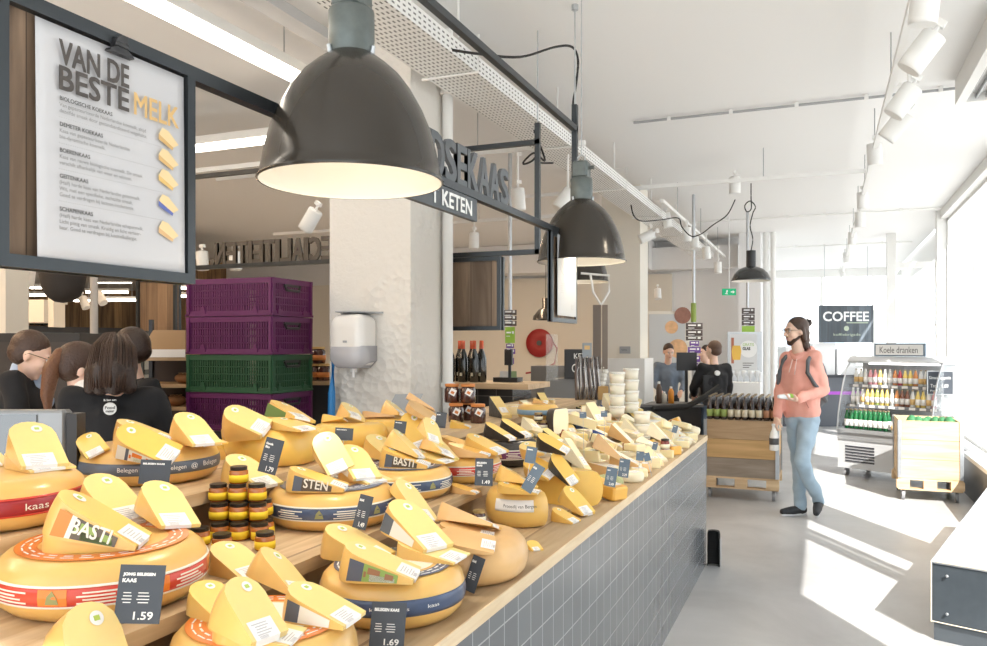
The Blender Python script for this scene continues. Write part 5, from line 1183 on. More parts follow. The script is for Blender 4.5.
m = MB(); m.box((.12, .02, .05), (.075, .06, .10)); m.build('box', mat('box_ochre', (.55, .33, .12), .5), t)
m = MB(); random.seed(5)
for k in range(6): m.ball((.11 + random.uniform(-.03, .03), .02, .12 + k * .03), (.025, .02, .022), 8, 6)
m.build('wrapped_bags', mat('bag_film', (.78, .76, .70), .2, coat=.4), t)
p = D(608, 398, 5.85); t = thing('crisp_bag', 'crumpled blue bag lying beside the foil stick display', 'bag', (p.x, p.y, hgt(p.x, p.y) + .001)); m = MB(); m.smooth = True
m.ball((0, 0, .045), (.06, .035, .045), 12, 8); m.box((.0, 0, .09), (.08, .008, .02)); m.build('bag', mat('bag_blue', (.03, .12, .35), .25, coat=.5, noise=.6, nscale=50), t)
t = thing('cardboard_sleeve', 'flat taupe paper parcel lying in front of the cream tubs', 'parcel', (D(612, 400, 5.45).x, D(612, 400, 5.45).y, hgt(D(612, 400, 5.45).x, D(612, 400, 5.45).y) + .005), .2); m = MB(); m.box((0, 0, .02), (.34, .13, .035), bev=.012); m.box((.03, .09, .055), (.30, .11, .03), bev=.012); m.build('parcel', mat('taupe_paper', (.40, .33, .28), .6, bump=.3, nscale=30), t)
t = thing('letter_box', 'small cream box with large black handwritten letters before the tubs', 'box', (-1.50, 5.1, hgt(-1.5, 5.1) + .002), YAW); m = MB(); m.box((0, 0, .05), (.17, .10, .10)); m.build('box', labelw, t); m = MB(); text_into(m, 'Tru el Tol', .05, frame((-.075, -.052, .03), (1, 0, 0), (0, 0, 1), (0, -1, 0)), bold=.02, width=.15, height=.05); m.build('lettering', ink, t)
t = thing('white_scraper', 'white paddle standing upright beside the square plastic box', 'scraper', (-1.30, 5.62, hgt(-1.3, 5.62) + .03), YAW); m = MB(); m.prism([(-.015, 0), (.015, 0), (.03, .11), (-.012, .12)], -.004, .004, frame((0, 0, 0), (1, 0, -.5), (0, 0, 1), (0, -1, 0))); m.build('paddle', white_pl, t)
# ---------------------------------------------------------------- left end of counter: scale screen
c = D(25, 400, 2.35); t = thing('scale_display', 'stainless scale display with reflective screen behind the left cheeses', 'scale', (c.x, c.y, Z3 - .02), YAW)
m = MB(); m.box((-.02, 0, .12), (.30, .05, .24), bev=.008); m.build('housing', mat('scale_grey', (.26, .27, .28), .3, .6), t)
m = MB(); m.box((-.05, -.027, .12), (.20, .004, .215)); m.build('screen', mat('screen_gloss', (.16, .17, .18), .05, .9), t)
m = MB(); m.box((.15, 0, .12), (.03, .05, .22)); m.build('side_panel', black_pl, t)
m = MB(); m.box((0, 0, -.1), (.08, .05, .25)); m.build('stand', steel, t)
c = D(402, 405, 3.75); t = thing('card_terminal', 'grey tilted display panel leaning by the foot of the stucco pillar', 'display', (c.x, c.y, 1.30), YAW + .2)
m = MB(); m.prism([(-.11, -.10), (.03, -.10), (.10, .05), (-.03, .05)], -.008, .008, frame((0, 0, 0), (1, 0, 0), (0, .35, .93), (0, -.93, .35))); m.build('panel', grey_pl, t)
m = MB(); m.box((.09, .0, -.05), (.05, .05, .09)); m.build('dock', mat('dock_grey', (.12, .13, .14), .4), t); m = MB(); m.cyl((0, .02, -.05), (0, .03, -.4), .012); m.build('stem', grey_pl, t)
# ================================================================ behind the counter
# folding crates on a trolley
def crate_proto(col, colname):
    L_, Wd, Hh = .60, .40, .212; root = thing('folding_crate', 'x', 'crate'); c = mat('crate_' + colname, col, .45, noise=.08, nscale=20)
    m = MB(); m.bb((-L_ / 2, -Wd / 2, 0), (L_ / 2, Wd / 2, .012)); m.build('base', c, root)
    def wall(w):   # wall panel in local x (width w), z up, thickness y 0..-.012
        m = MB(); e = .022
        m.bb((-w / 2, -.014, .0), (w / 2, .004, .03)); m.bb((-w / 2, -.014, Hh - .03), (w / 2, .006, Hh)); m.bb((-w / 2, -.014, .03), (-w / 2 + e, .004, Hh - .03)); m.bb((w / 2 - e, -.014, .03), (w / 2, .004, Hh - .03))
        m.bb((-w / 2 + e, -.006, .10), (w / 2 - e, 0, .108)) ; m.bb((-w / 2 + e, -.006, .062), (w / 2 - e, 0, .068)); m.bb((-w / 2 + e, -.006, .142), (w / 2 - e, 0, .149))
        n = int((w - 2 * e) / .0165)
        for k in range(n):
            x = -w / 2 + e + (w - 2 * e) * (k + .5) / n; m.bb((x - .0045, -.006, .03), (x + .0045, 0, Hh - .03))
        for s in (-.3, .3): m.bb((w * s - .02, -.006, .0), (w * s + .02, .010, .035)); m.bb((w * s - .012, .0, .035), (w * s + .012, .007, .055))
        return m
    for ang, w, off in ((0, L_, Wd / 2), (PI, L_, Wd / 2), (PI / 2, Wd, L_ / 2), (-PI / 2, Wd, L_ / 2)):
        M = Matrix.Rotation(ang, 4, 'Z') @ Matrix.Translation((0, -off, 0)) @ Matrix.Rotation(PI, 4, 'Z') 
        p = wall(w).build('side_panel', c, root); p.matrix_local = Matrix.Rotation(ang, 4, 'Z') @ Matrix.Translation((0, -off + .012, 0)) @ Matrix.Rotation(PI, 4, 'Z')
        if w == Wd:
            h = MB(); h.tube([(-.075, .004, Hh - .035), (-.06, .008, Hh - .065), (.06, .008, Hh - .065), (.075, .004, Hh - .035)], .008, 8); h.bb((-.075, .001, Hh - .045), (.075, .006, Hh - .028)); h.build('handle', black_pl, p)
    return root
corner = D(272, 345, 4.4); corner.z = 0
phi = math.radians(21)
ax = (-RT * math.cos(phi) + FW * math.sin(phi)); ay = (RT * math.sin(phi) + FW * math.cos(phi))   # long side direction, short side direction
cen = corner + ax * .30 + ay * .20; ang = math.atan2(-ax.y, -ax.x)
purple = crate_proto((.105, .012, .08), 'purple'); green = crate_proto((.018, .075, .032), 'green'); up_, ug = False, False
top = EYE + (345 - 276) / F * 4.4
labs = ['purple folding crate at the top of the crate stack', 'purple folding crate second from the top, above the green one', 'dark green folding crate in the middle of the purple stack', 'purple folding crate beneath the dark green one']
for i, lab in enumerate(labs):
    src = green if i == 2 else purple
    o = src if (i in (0, 2)) else copy_tree(src)
    o.location = (cen.x, cen.y, top - .216 * (i + 1)); o.rotation_euler = (0, 0, ang); tag(o, lab, 'crate', 'folding crates')
m = MB(); m.box((0, .215, .13), (.2, .003, .018)); 
zt = top - .216 * 4
t = thing('crate_trolley', 'dark table trolley carrying the purple and green crates', 'trolley', (cen.x, cen.y, 0), ang)
m = MB(); m.bb((-.32, -.22, zt - .04), (.32, .22, zt - .002)); m.build('top', darkmetal, t)
for sx in (-1, 1):
    for sy in (-1, 1): m = MB(); m.bb((sx * .29 - .02, sy * .19 - .02, 0), (sx * .29 + .02, sy * .19 + .02, zt - .04)); m.build('leg', darkmetal, t)
# towel dispenser on the pillar
p = atY(360, 345, 3.99); t = thing('towel_dispenser', 'white rounded paper towel dispenser mounted on the stucco pillar', 'dispenser', (p.x, 4.0, 1.605))
def rrect(w, h, r, n=5):
    P = []
    for cx_, cy_, a in ((w / 2 - r, h / 2 - r, 0), (-w / 2 + r, h / 2 - r, PI / 2), (-w / 2 + r, -h / 2 + r, PI), (w / 2 - r, -h / 2 + r, 1.5 * PI)):
        P += [(cx_ + r * math.cos(a + PI / 2 * k / n), cy_ + r * math.sin(a + PI / 2 * k / n)) for k in range(n + 1)]
    return P
Fm = frame((0, 0, 0), (1, 0, 0), (0, 0, 1), (0, -1, 0))
P = rrect(.215, .30, .055)
m = MB(); m.smooth = False
def stacked(P, zs, M):
    m = MB(); n = len(P); vs = []
    for z, sc_, dy_ in zs: vs += [(x * sc_, y * sc_ + dy_, z) for x, y in P]
    fs = [(k * n + i, k * n + (i + 1) % n, (k + 1) * n + (i + 1) % n, (k + 1) * n + i) for k in range(len(zs) - 1) for i in range(n)] + [list(range(n))[::-1], [(len(zs) - 1) * n + i for i in range(n)]]
    m.smooth = True; m.add(vs, fs, M); return m
stacked(P, [(0, .96, 0), (.02, 1, 0), (.12, 1, 0), (.15, .96, 0), (.165, .86, 0), (.166, .5, 0)], Fm).build('cover', mat('dispenser_white', (.80, .78, .75), .25, coat=.4), t)
P2 = [(-.109, -.03), (-.108, -.115), (-.066, -.155), (.066, -.155), (.108, -.115), (.109, -.03)]
stacked(P2, [(.0, 1.0, 0), (.125, 1.015, 0), (.155, .98, 0), (.169, .86, -.01)], Fm).build('lower_window', mat('dispenser_grey', (.47, .47, .50), .2, coat=.4), t)
m = MB(); m.cyl((0, -.08, -.15), (0, -.08, -.18), .020, 14); m.cyl((0, -.08, -.175), (0, -.08, -.21), .009, 10); m.build('nozzle', white_pl, t)
m = MB(); m.bb((-.12, -.03, .155), (.15, .0, .163)); m.prism([(-.11, 0), (.15, 0), (.0, -.16), (-.07, -.16)], .160, .166); m.build('dust_lid', grey_pl, t)
m = MB(); m.bb((-.012, -.172, -.012), (.012, -.165, .0)); m.build('logo', grey_pl, t)
p = atY(331, 385, 3.93); t = thing('blue_pole', 'bright blue vertical pole standing left of the towel dispenser', 'pole', (p.x, 3.93, 0)); m = MB(); m.tube([(0, 0, 0), (0, 0, .9), (.005, 0, 1.3), (.02, 0, 1.55)], .022, 10); m.build('pole', mat('blue_plastic', (.02, .22, .55), .4), t)
# service counter with wine bottles
black_tile = tiles('black_tiles', (.03, .03, .032), (.10, .10, .10), 'X', 'Z', .15, .15, .2, .003)
t = thing('service_counter', 'black tiled service counter with pale wooden top behind the cheeses', 'counter', (0, 0, 0))
m = MB(); m.bb((-3.3, 5.45, 1.255), (-1.98, 5.95, 1.295)); m.build('worktop', wood('counter_top', (.55, .38, .22), (.75, .57, .37), 'X', 1), t); m = MB(); m.bb((-3.25, 5.5, 0), (-2.12, 5.9, 1.255)); m.build('tiled_body', black_tile, t)
wine = mat('wine_glass', (.008, .010, .008), .06, coat=1.0); capred = mat('capsule_red', (.55, .09, .03), .35); 
def wine_bottle():
    r = thing('wine_bottle', 'x', 'bottle'); m = MB(); m.smooth = True
    m.lathe([(0, 0), (.036, 0), (.039, .006), (.039, .17), (.034, .20), (.018, .245), (.015, .27), (.015, .30), (0, .30)], 20, caps=False); m.build('bottle_body', wine, r)
    m = MB(); m.smooth = True; m.lathe([(.0175, .255), (.0165, .275), (.0165, .318), (0, .319)], 16, caps=False); m.build('capsule', capred, r)
    m = MB(); m.box((0, -.0395, .06), (.02, .001, .025)); m.build('label_mark', mat('label_gold', (.5, .48, .38), .5), r); return r
wb = wine_bottle(); first = True
for px, dy_, nm in ((450, .0, 'leftmost, partly behind the pipe'), (460, .06, 'second from left, set back'), (463, -.03, 'third from left, in front'), (472, .08, 'fourth, behind the right ones'), (474, -.03, 'fifth from left'), (481.5, .02, 'rightmost')):
    p = atY(px, 380, 5.62 + dy_); o = wb if first else copy_tree(wb); first = False
    o.location = (p.x, p.y, 1.296); tag(o, 'dark wine bottle with red capsule on service counter, ' + nm, 'bottle', 'red-capped wine bottles')
p = atY(508, 378, 5.75); t = thing('booklet_tray', 'black tray holding booklets on the wooden service counter top', 'tray', (p.x, p.y, 1.296))
m = MB(); m.bb((-.10, -.06, 0), (.10, .06, .035)); m.build('tray', black_pl, t)
for k in range(4): m = MB(); m.box((-.04 + k * .028, 0, .055), (.05, .02, .055), Matrix.Rotation(0, 4, 'Z'), rz=.3); m.build('booklet', (paper, labelw, paper, mat('booklet_green', (.3, .4, .2), .6))[k], t)
p = atY(522, 378, 5.7); t = thing('card_reader', 'black card terminal on a post at the wooden service counter', 'terminal', (p.x - .1, p.y, 1.296))
m = MB(); m.cyl((0, 0, 0), (0, 0, .16), .012); m.build('post', darkmetal, t); m = MB(); m.box((0, -.02, .19), (.06, .03, .12)); m.build('reader', black_pl, t)
# back of the shop between the columns: equipment line
t = thing('back_unit', 'grey back unit with steel boxes beyond the wooden service counter', 'cabinet', (-3.3, 8.6, 0)); m = MB(); m.bb((-.9, 0, 0), (1.05, .5, 1.12)); m.build('body', mat('unit_grey', (.20, .195, .19), .5), t)
for x, w, z0, z1, c in ((.35, .32, 1.121, 1.34, mat('box_steel', (.22, .22, .22), .3, .5)), (.78, .22, 1.121, 1.30, darkmetal)): m = MB(); m.bb((x - w / 2, .05, z0), (x + w / 2, .4, z1)); m.build('appliance', c, t)
p = atY(541, 343, 14.98); t = thing('fire_hose_reel', 'round red fire hose reel on the cream wall at the back', 'hose reel', (p.x, 14.98, p.z))
Fz = frame((0, 0, 0), (1, 0, 0), (0, 0, 1), (0, -1, 0))
m = MB(); m.smooth = True; m.lathe([(0, .02), (.24, .03), (.27, .05), (.28, .10), (.27, .12), (.12, .10), (.0, .10)], 36, Fz, caps=False); m.build('reel', mat('hose_red', (.36, .025, .025), .4), t)
m = MB(); m.lathe([(0, .10), (.05, .105), (.05, .13), (0, .13)], 16, Fz, caps=False); m.build('hub', ink, t)
m = MB(); m.tube([(.2, -.06, .1), (.35, -.05, -.1), (.3, -.05, -.4), (.0, -.05, -.55), (-.3, -.05, -.6)], .018, 8); m.build('hose', mat('hose_red', (.36, .025, .025), .4), t)
m = MB(); m.bb((-13.0, 14.93, 0), (-2.6, 14.99, 2.9)); o = struct(m.build('trim_13', warm_wall))
m = MB(); m.bb((-2.9, 8.9, 0), (-2.86, 11.5, CEIL)); m.bb((-3.6, 11.5, 0), (-2.86, 11.54, CEIL)); 
# glass screen
p = D(552, 350, 7.5); t = thing('glass_screen', 'upright clear acrylic screen on the counter beyond the bottles', 'screen', (p.x, p.y, 1.25), YAW); m = MB(); m.bb((-.055, -.004, 0), (.055, .004, .43)); m.build('pane', acrylic, t); m = MB(); m.bb((-.07, -.01, -1.25), (.07, .01, 0)); m.build('stand', mat('unit_grey', (.20, .195, .19), .5), t)
# chalk board 'KIJ / Chef'
p = D(577, 362, 7.6); t = thing('chalk_board', 'black chalk board with white handwriting behind the foil sticks', 'sign', (p.x, p.y, 1.26), YAW); m = MB(); m.bb((-.12, -.01, 0), (.12, .01, .28)); m.build('slate', black_pl, t)
m = MB(); text_into(m, 'KEY', .1, frame((-.03, -.012, .19), (1, 0, 0), (0, 0, 1), (0, -1, 0)), width=.11, height=.05); text_into(m, 'Chef', .1, frame((-.05, -.012, .06), (1, 0, 0), (0, 0, 1), (0, -1, 0)), width=.15, height=.08); m.build('chalk_lettering', chalk, t)
m = MB(); m.bb((-.2, 0.02, -1.26), (.2, .3, -.001)); m.build('stand', mat('unit_grey', (.20, .195, .19), .5), t)
# sign columns: brown price tablets with green and purple cards
brown_tab = mat('tablet_brown', (.065, .045, .04), .5); lime = mat('lime_card', (.30, .50, .05), .5); violet = mat('violet_card', (.13, .05, .28), .5); olive = mat('olive_sleeve', (.22, .30, .06), .5)
def sign_column(px, y0, y1, t_, w, segs, label, poletop=CEIL, rot=0, sleeve=None):
    """segs: (z0px, z1px, material, width factor, kind)"""
    c = D(px, y1, t_); T = thing('price_column', label, 'sign', (c.x, c.y, 0), YAW + rot)
    Z = lambda y: EYE + (HY - y) / F * t_
    m = MB(); m.cyl((0, .02, Z(y1)), (0, .02, poletop), .02, 10); m.build('pole', galv, T)
    for a, b, mm, wf, kd in segs:
        m = MB(); m.bb((-w * wf / 2, -.02, Z(b)), (w * wf / 2, .0, Z(a))); q = m.build('tablet', mm, T)
        if kd:
            g = MB(); zz = Z(a) - (Z(a) - Z(b)) * .35
            g.bb((-w * wf * .38, -.022, zz - .008), (w * wf * .1, -.0205, zz + .008)); g.bb((w * wf * .2, -.022, zz - .012), (w * wf * .38, -.0205, zz + .012)); g.bb((-w * wf * .38, -.022, zz - .04), (-w * wf * .0, -.0205, zz - .032)); g.build('lettering', chalk, q)
    if sleeve: m = MB(); m.cyl((0, .02, Z(sleeve[1])), (0, .02, Z(sleeve[0])), .035, 10); m.build('sleeve', olive, T)
    return T
sign_column(694, 253, 378, 10.2, .21, [(323, 329.5, brown_tab, 1, 1), (330, 336, brown_tab, 1, 1), (336.5, 340.5, brown_tab, 1, 1), (341, 346, violet, .55, 1), (347, 353, violet, .75, 1), (356, 362, violet, .7, 1), (363, 368, violet, .45, 1)], 'hanging column of brown and purple price tablets by the checkout', sleeve=(303, 322))
sign_column(748, 250, 335, 11.5, .18, [(308, 314, brown_tab, 1, 1), (314.5, 320.5, brown_tab, 1, 1), (321, 325.5, brown_tab, 1, 1), (326, 332, lime, 1, 0)], 'hanging brown tablets with lime card above the beer poster')
sign_column(510, 270, 366, 8.0, .13, [(310, 315, brown_tab, 1, 1), (316, 320, brown_tab, 1, 1), (321, 326, brown_tab, 1, 1), (327, 343, lime, .75, 1), (344, 348, violet, .6, 1), (349, 354, violet, .8, 1), (358, 364, violet, .6, 1)], 'hanging tablets with tall lime card right of the framed wood board')
# bread rack and loaves
loaf = mat('bread_crust', (.28, .13, .05), .6, noise=.35, nscale=14, bump=.3); paperbrown = mat('basket_tan', (.42, .27, .14), .7)
c = D(170, 380, 5.2); t = thing('bread_rack', 'open wooden bread rack left of the purple crates', 'rack', (c.x, c.y, 0), YAW)
zs = [EYE + (345 - y) / F * 5.2 for y in (405, 383, 357)]
for z in zs + [.6, .25]: m = MB(); m.bb((-.22, -.2, z - .02), (.35, .2, z)); m.build('shelf', wood('rack_wood', (.42, .28, .15), (.62, .45, .27), 'X', 1), t)
for x in (-.20, .33): m = MB(); m.bb((x - .012, .17, 0), (x + .012, .2, 1.75)); m.build('upright', darkmetal, t)
m = MB(); m.bb((-.2, .19, 0), (.33, .2, 1.62)); m.build('back_panel', mat('rack_dark', (.05, .035, .03), .6), t)
for i, (px, py, tt, sz, nm) in enumerate(((158, 396, 5.1, .065, 'small brown loaf on the lower shelf of the rack, left'), (176, 397, 5.1, .065, 'small brown loaf on the lower shelf of the rack, right'), (178, 344, 5.1, .09, 'dark round loaf on the top shelf beside purple crates'), (184, 372, 5.15, .06, 'small loaf on the middle shelf beside purple crates'))):
    c2 = D(px, py, tt); z = (zs[0], zs[0], zs[2], zs[1])[i]; tt_ = thing('bread_loaf', nm, 'bread', (c2.x, c2.y, z + .001), YAW, 'loaves on the bread rack')
    m = MB(); m.smooth = True; m.ball((0, 0, sz * .55), (sz, sz * .8, sz * .55), 14, 10); m.build('loaf', loaf, tt_); m = MB()
    for k in (-.4, 0, .4): m.box((k * sz, 0, sz * 1.08), (.006, sz * .8, .006), Matrix.Translation((0, 0, 0)))
    m.build('scoring', paperbrown, tt_)
c2 = D(160, 348, 5.15); t2 = thing('bread_basket', 'tan slanted basket lined with white paper on top of the rack', 'basket', (c2.x + .04, c2.y, zs[2] + .001), YAW)
m = MB(); m.prism([(-.12, 0), (.18, 0), (.18, .17), (-.02, .17)], -.13, .13, frame((0, 0, 0), (1, 0, 0), (0, 0, 1), (0, -1, 0))); m.build('basket', paperbrown, t2); m = MB(); m.box((.03, -.14, .025), (.31, .006, .05)); m.build('liner', paper, t2)
# far left: fridges, text, cream column, bulkhead, steel pole
t = thing('freezer_cabinet', 'row of glass-door fridges along the wooden wall at the far left', 'fridge', (-12.6, 9.5, 0)); m = MB(); m.bb((-.38, -4, 0), (.3, 4, 1.9)); m.build('carcass', mat('fridge_dark', (.05, .05, .055), .4), t)
random.seed(4)
for k in range(10):
    m = MB(); m.bb((.305, -3.95 + k * .79, .25), (.32, -3.22 + k * .79, 1.8)); m.build('door', mat('fridge_glass', (.18, .21, .22), .08, .3), t)
m = MB()
for k in range(30):
    for z in (.5, .8, 1.1, 1.4): m.bb((.32, -3.9 + k * .26, z), (.335, -3.9 + k * .26 + .17, z + .2 - .07 * (k % 3)))
o = m.build('packages', mat('packages', (.45, .47, .45), .6, noise=.5, nscale=3), t); o['kind'] = 'stuff'
t = thing('sign_letters', 'small dark wall letters VRIES on the wooden wall at far left', 'lettering', (-12.95, 8.62, 1.94)); 
m = MB(); text_into(m, 'VRIES', .3, frame((0, 1.15, 0), (0, 1, 0), (0, 0, 1), (1, 0, 0)), depth=.02, bold=.02, width=.62, height=.17); m.build('letters', black_pl, t); m = MB(); m.bb((0, -1.0, -.05), (.03, 2.5, -.03)); m.build('rail', black_pl, t)
m = MB(); text_into(m, 'versmarkt', .1, frame((0, 1.4, -.13), (0, 1, 0), (0, 0, 1), (1, 0, 0)), depth=.005, width=.36, height=.06); m.build('small_letters', chalk, t)
c = D(-2, 345, 6.6); m = MB(); m.box((c.x, c.y, CEIL / 2), (.32, .32, CEIL), None, YAW); struct(m.build('trim_14', warm_wall))
c = D(38, 318, 9.0); t = thing('ceiling_bulkhead', 'cream rounded bulkhead hanging behind the man in glasses', 'bulkhead', (c.x, c.y, 0), YAW); m = MB(); m.bb((-.22, -.2, EYE + .25), (.18, .2, EYE + .50)); m.build('box', warm_wall, t); m = MB(); m.bb((.18, -.12, EYE + .2), (.24, .12, CEIL)); m.build('upright', warm_wall, t)
c = D(94, 345, 7.0); t = thing('steel_pole', 'thin grey vertical pole behind the shop staff', 'pole', (c.x, c.y, 0)); m = MB(); m.cyl((0, 0, 0), (0, 0, CEIL), .032, 14); m.build('tube', mat('pole_grey', (.42, .40, .38), .4), t); m = MB(); m.cyl((0, 0, 0), (0, 0, .02), .08, 14); m.build('foot', galv, t)
c = D(120, 378, 5.6); t = thing('back_counter', 'dark back counter with wooden top behind the shop staff', 'counter', (c.x, c.y, 0), YAW); zt_ = EYE - (381 - 345) / F * 5.6
m = MB(); m.bb((-.26, -.2, zt_ - .04), (.25, .3, zt_)); m.build('worktop', wood('rack_wood', (.42, .28, .15), (.62, .45, .27), 'X', 1), t); m = MB(); m.bb((-.24, -.18, 0), (.23, .28, zt_ - .04)); m.build('body', blackcloth, t)
c = D(38, 345, 5.4); t = thing('black_cabinet', 'black panelled cabinet behind the man in glasses', 'cabinet', (c.x, c.y, 0), YAW); m = MB(); m.bb((-.30, 0, 0), (.28, .4, 1.66)); m.build('body', black_pl, t); m = MB(); m.bb((-.28, -.01, .1), (.26, 0, 1.6)); m.build('door', mat('panel_dark', (.04, .035, .035), .3), t)
# glass jars on the shelf right of the crates, and the dark shelf itself
c = D(318, 395, 5.3); t = thing('jar_shelf', 'dark shelf unit between the crates and the stucco pillar', 'shelf', (c.x, c.y, 0), YAW); m = MB(); m.bb((-.2, -.1, 0), (.2, .3, EYE - .26)); m.build('body', black_pl, t); m = MB(); m.bb((-.22, -.12, EYE - .26), (.22, .3, EYE - .235)); m.build('top', wood('rack_wood', (.42, .28, .15), (.62, .45, .27), 'X', 1), t)
BJ = jar_proto('preserve_jar', .05, .11, chut, goldink, lid_o, .015, labh=(.2, .5))
for px, lv, nm in ((313, 0, 'amber preserve jar left on the dark shelf beside the crates'), (324, 0, 'amber preserve jar right on the dark shelf beside the crates'), (318, 1, 'amber preserve jar on top of the two beside the crates')):
    c = D(px, 380, 5.28); put_jar(BJ, c.x, c.y, EYE - .233 + lv * .111, nm, 'preserve jars')
# ================================================================ the aisle: crate trolleys, drinks fridge, coffee, checkout
castr = mat('castor_grey', (.30, .30, .31), .4)
def castor(t, x, y, r=.04):
    m = MB(); m.cyl((x - .014, y, r), (x + .014, y, r), r, 18); m.build('castor_wheel', castr, t)
    m = MB(); m.bb((x - .02, y - .012, r), (x - .016, y + .012, r * 2.2)); m.bb((x + .016, y - .012, r), (x + .02, y + .012, r * 2.2)); m.bb((x - .03, y - .03, r * 2.1), (x + .03, y + .03, r * 2.25)); m.build('castor_fork', galv, t)
def pallet_trolley(x0, x1, y0, y1, ztop, label, boards, hole=None):
    cx_, cy_ = (x0 + x1) / 2, (y0 + y1) / 2; w, d = x1 - x0, y1 - y0
    t = thing('crate_trolley', label, 'trolley', (cx_, cy_, 0)); zp = .125
    m = MB()
    for k in range(5): m.bb((-w / 2, -d / 2 + k * d / 5 + .01, zp + .085), (w / 2, -d / 2 + (k + 1) * d / 5 - .01, zp + .105))
    m.build('pallet_deck', crate_wood, t)
    for sx in (-.42, 0, .42):
        for sy in (-1, 1): m = MB(); m.bb((sx * w - .06, sy * d / 2, zp), (sx * w + .06, sy * (d / 2 - .1), zp + .085)); m.build('pallet_block', crate_wood, t)
    m = MB(); m.bb((-w / 2, -d / 2 - .004, zp + .02), (w / 2, -d / 2 - .0, zp + .075)) if False else m.bb((-w / 2, -d / 2, zp - .015), (w / 2, -d / 2 + .09, zp)); m.build('pallet_skid', crate_wood, t)
    z = zp + .106; hb = (ztop - z) / len(boards)
    for k, (cm, cs) in enumerate(boards):
        a, b = z + k * hb, z + (k + 1) * hb - .004
        for y_ in (-d / 2 + .005, d / 2 - .025): m = MB(); m.bb((-w / 2 + .01, y_, a), (w / 2 - .01, y_ + .02, b)); m.build('board', cm, t)
        for x_ in (-w / 2 + .01, w / 2 - .03): m = MB(); m.bb((x_, -d / 2 + .026, a), (x_ + .02, d / 2 - .026, b)); m.build('board', cs, t)
    for sx in (-1, 1):
        for sy in (-1, 1):
            m = MB(); X_, Y_ = sx * w / 2, sy * d / 2
            for k in range(9): m.box((X_ - sx * .012, Y_ - sy * .035, z + .03 + k * (ztop - z - .04) / 9), (.012 + .02, .012, .03)); 
            m.bb((X_ - sx * .001, Y_, z), (X_ + sx * .004, Y_ - sy * .045, ztop)); m.bb((X_, Y_ - sy * .0, z), (X_ - sx * .03, Y_ + sy * .004, ztop)); m.build('hinge_plate', galv, t)
            castor(t, sx * (w / 2 - .05), sy * (d / 2 - .06), .052)
    return t
tp = .81
pallet_trolley(-1.15, -.42, 8.5, 9.2, tp, 'wooden collar crate trolley carrying rows of beer bottles', [(crate_wood2, crate_wood2), (crate_wood3, crate_wood3), (wood('crate_mid', (.42, .27, .14), (.60, .42, .25), 'X', .8), crate_side)])
m = MB(); m.bb((-1.13, 8.53, tp - .03), (-.44, 9.17, tp)); tag(m.build('crate_insert', mat('insert_ply', (.50, .38, .25), .6)), 'flat wooden inlay the beer bottles stand on', 'tray')
beer = mat('beer_glass', (.025, .010, .006), .08, coat=1.0); lab_g = mat('beer_label_green', (.32, .42, .12), .5); lab_k = mat('beer_label_cream', (.72, .66, .50), .5); capm = mat('crown_cap', (.35, .28, .18), .3, .6); lab_r = mat('beer_label_brown', (.45, .22, .12), .5)
def beer_proto(lm):
    r = thing('beer_bottle', 'x', 'bottle'); m = MB(); m.smooth = True
    m.lathe([(0, 0), (.029, 0), (.0305, .006), (.0305, .13), (.026, .155), (.0145, .19), (.0135, .235), (0, .235)], 14, caps=False); m.build('bottle_body', beer, r)
    m = MB(); m.smooth = True; m.lathe([(.0312, .03), (.0315, .03), (.0315, .105), (.0312, .105)], 14, caps=False); m.build('label', lm, r); m = MB(); m.lathe([(.0155, .232), (.0155, .242), (0, .243)], 12, caps=False); m.build('cap', capm, r); return r
protos = [beer_proto(lab_g), beer_proto(lab_k), beer_proto(lab_r)]; usedb = [False] * 3; kindn = ['green-labelled', 'cream-labelled', 'brown-labelled']
for r_ in range(7):
    for c_ in range(10):
        i = 0 if c_ < 3 else (1 if c_ < 8 else 2); o = copy_tree(protos[i]) if usedb[i] else protos[i]; usedb[i] = True
        o.location = (-1.10 + c_ * .070, 8.57 + r_ * .088, tp + .001); o.rotation_euler = (0, 0, .1 * c_)
        if r_ == 0: lb = '%s beer bottle in the front row on the crate trolley, %s from left' % (kindn[i], ordinal(c_ + 1))
        else: lb = '%s beer bottle behind the front row on the crate trolley' % kindn[i]
        tag(o, lb, 'bottle', 'beer bottles on the crate trolley' if r_ == 0 else kindn[i] + ' beer bottles in the rows behind')
# stand with glasses box
c = D(744, 400, 9.9); t = thing('display_stand', 'white display plinth standing behind the beer crate trolley', 'stand', (c.x, c.y, 0), 0); m = MB(); m.bb((-.24, -.15, 0), (.24, .15, .90)); m.build('plinth', white_pl, t)
t = thing('carton_box', 'open white carton filled with upturned stem glasses', 'box', (c.x, c.y, .902)); m = MB(); m.bb((-.2, -.14, 0), (.2, .14, .22)); m.build('carton', paper, t)
for k in range(5): m = MB(); m.smooth = True; m.lathe([(0, .22), (.012, .222), (.010, .27), (.035, .31), (.032, .36), (.028, .362), (0, .33)], 14, Matrix.Translation((-.15 + k * .075, 0, 0)), caps=False); m.build('glass', mat('glass_white', (.78, .80, .82), .1, alpha=.6), t)
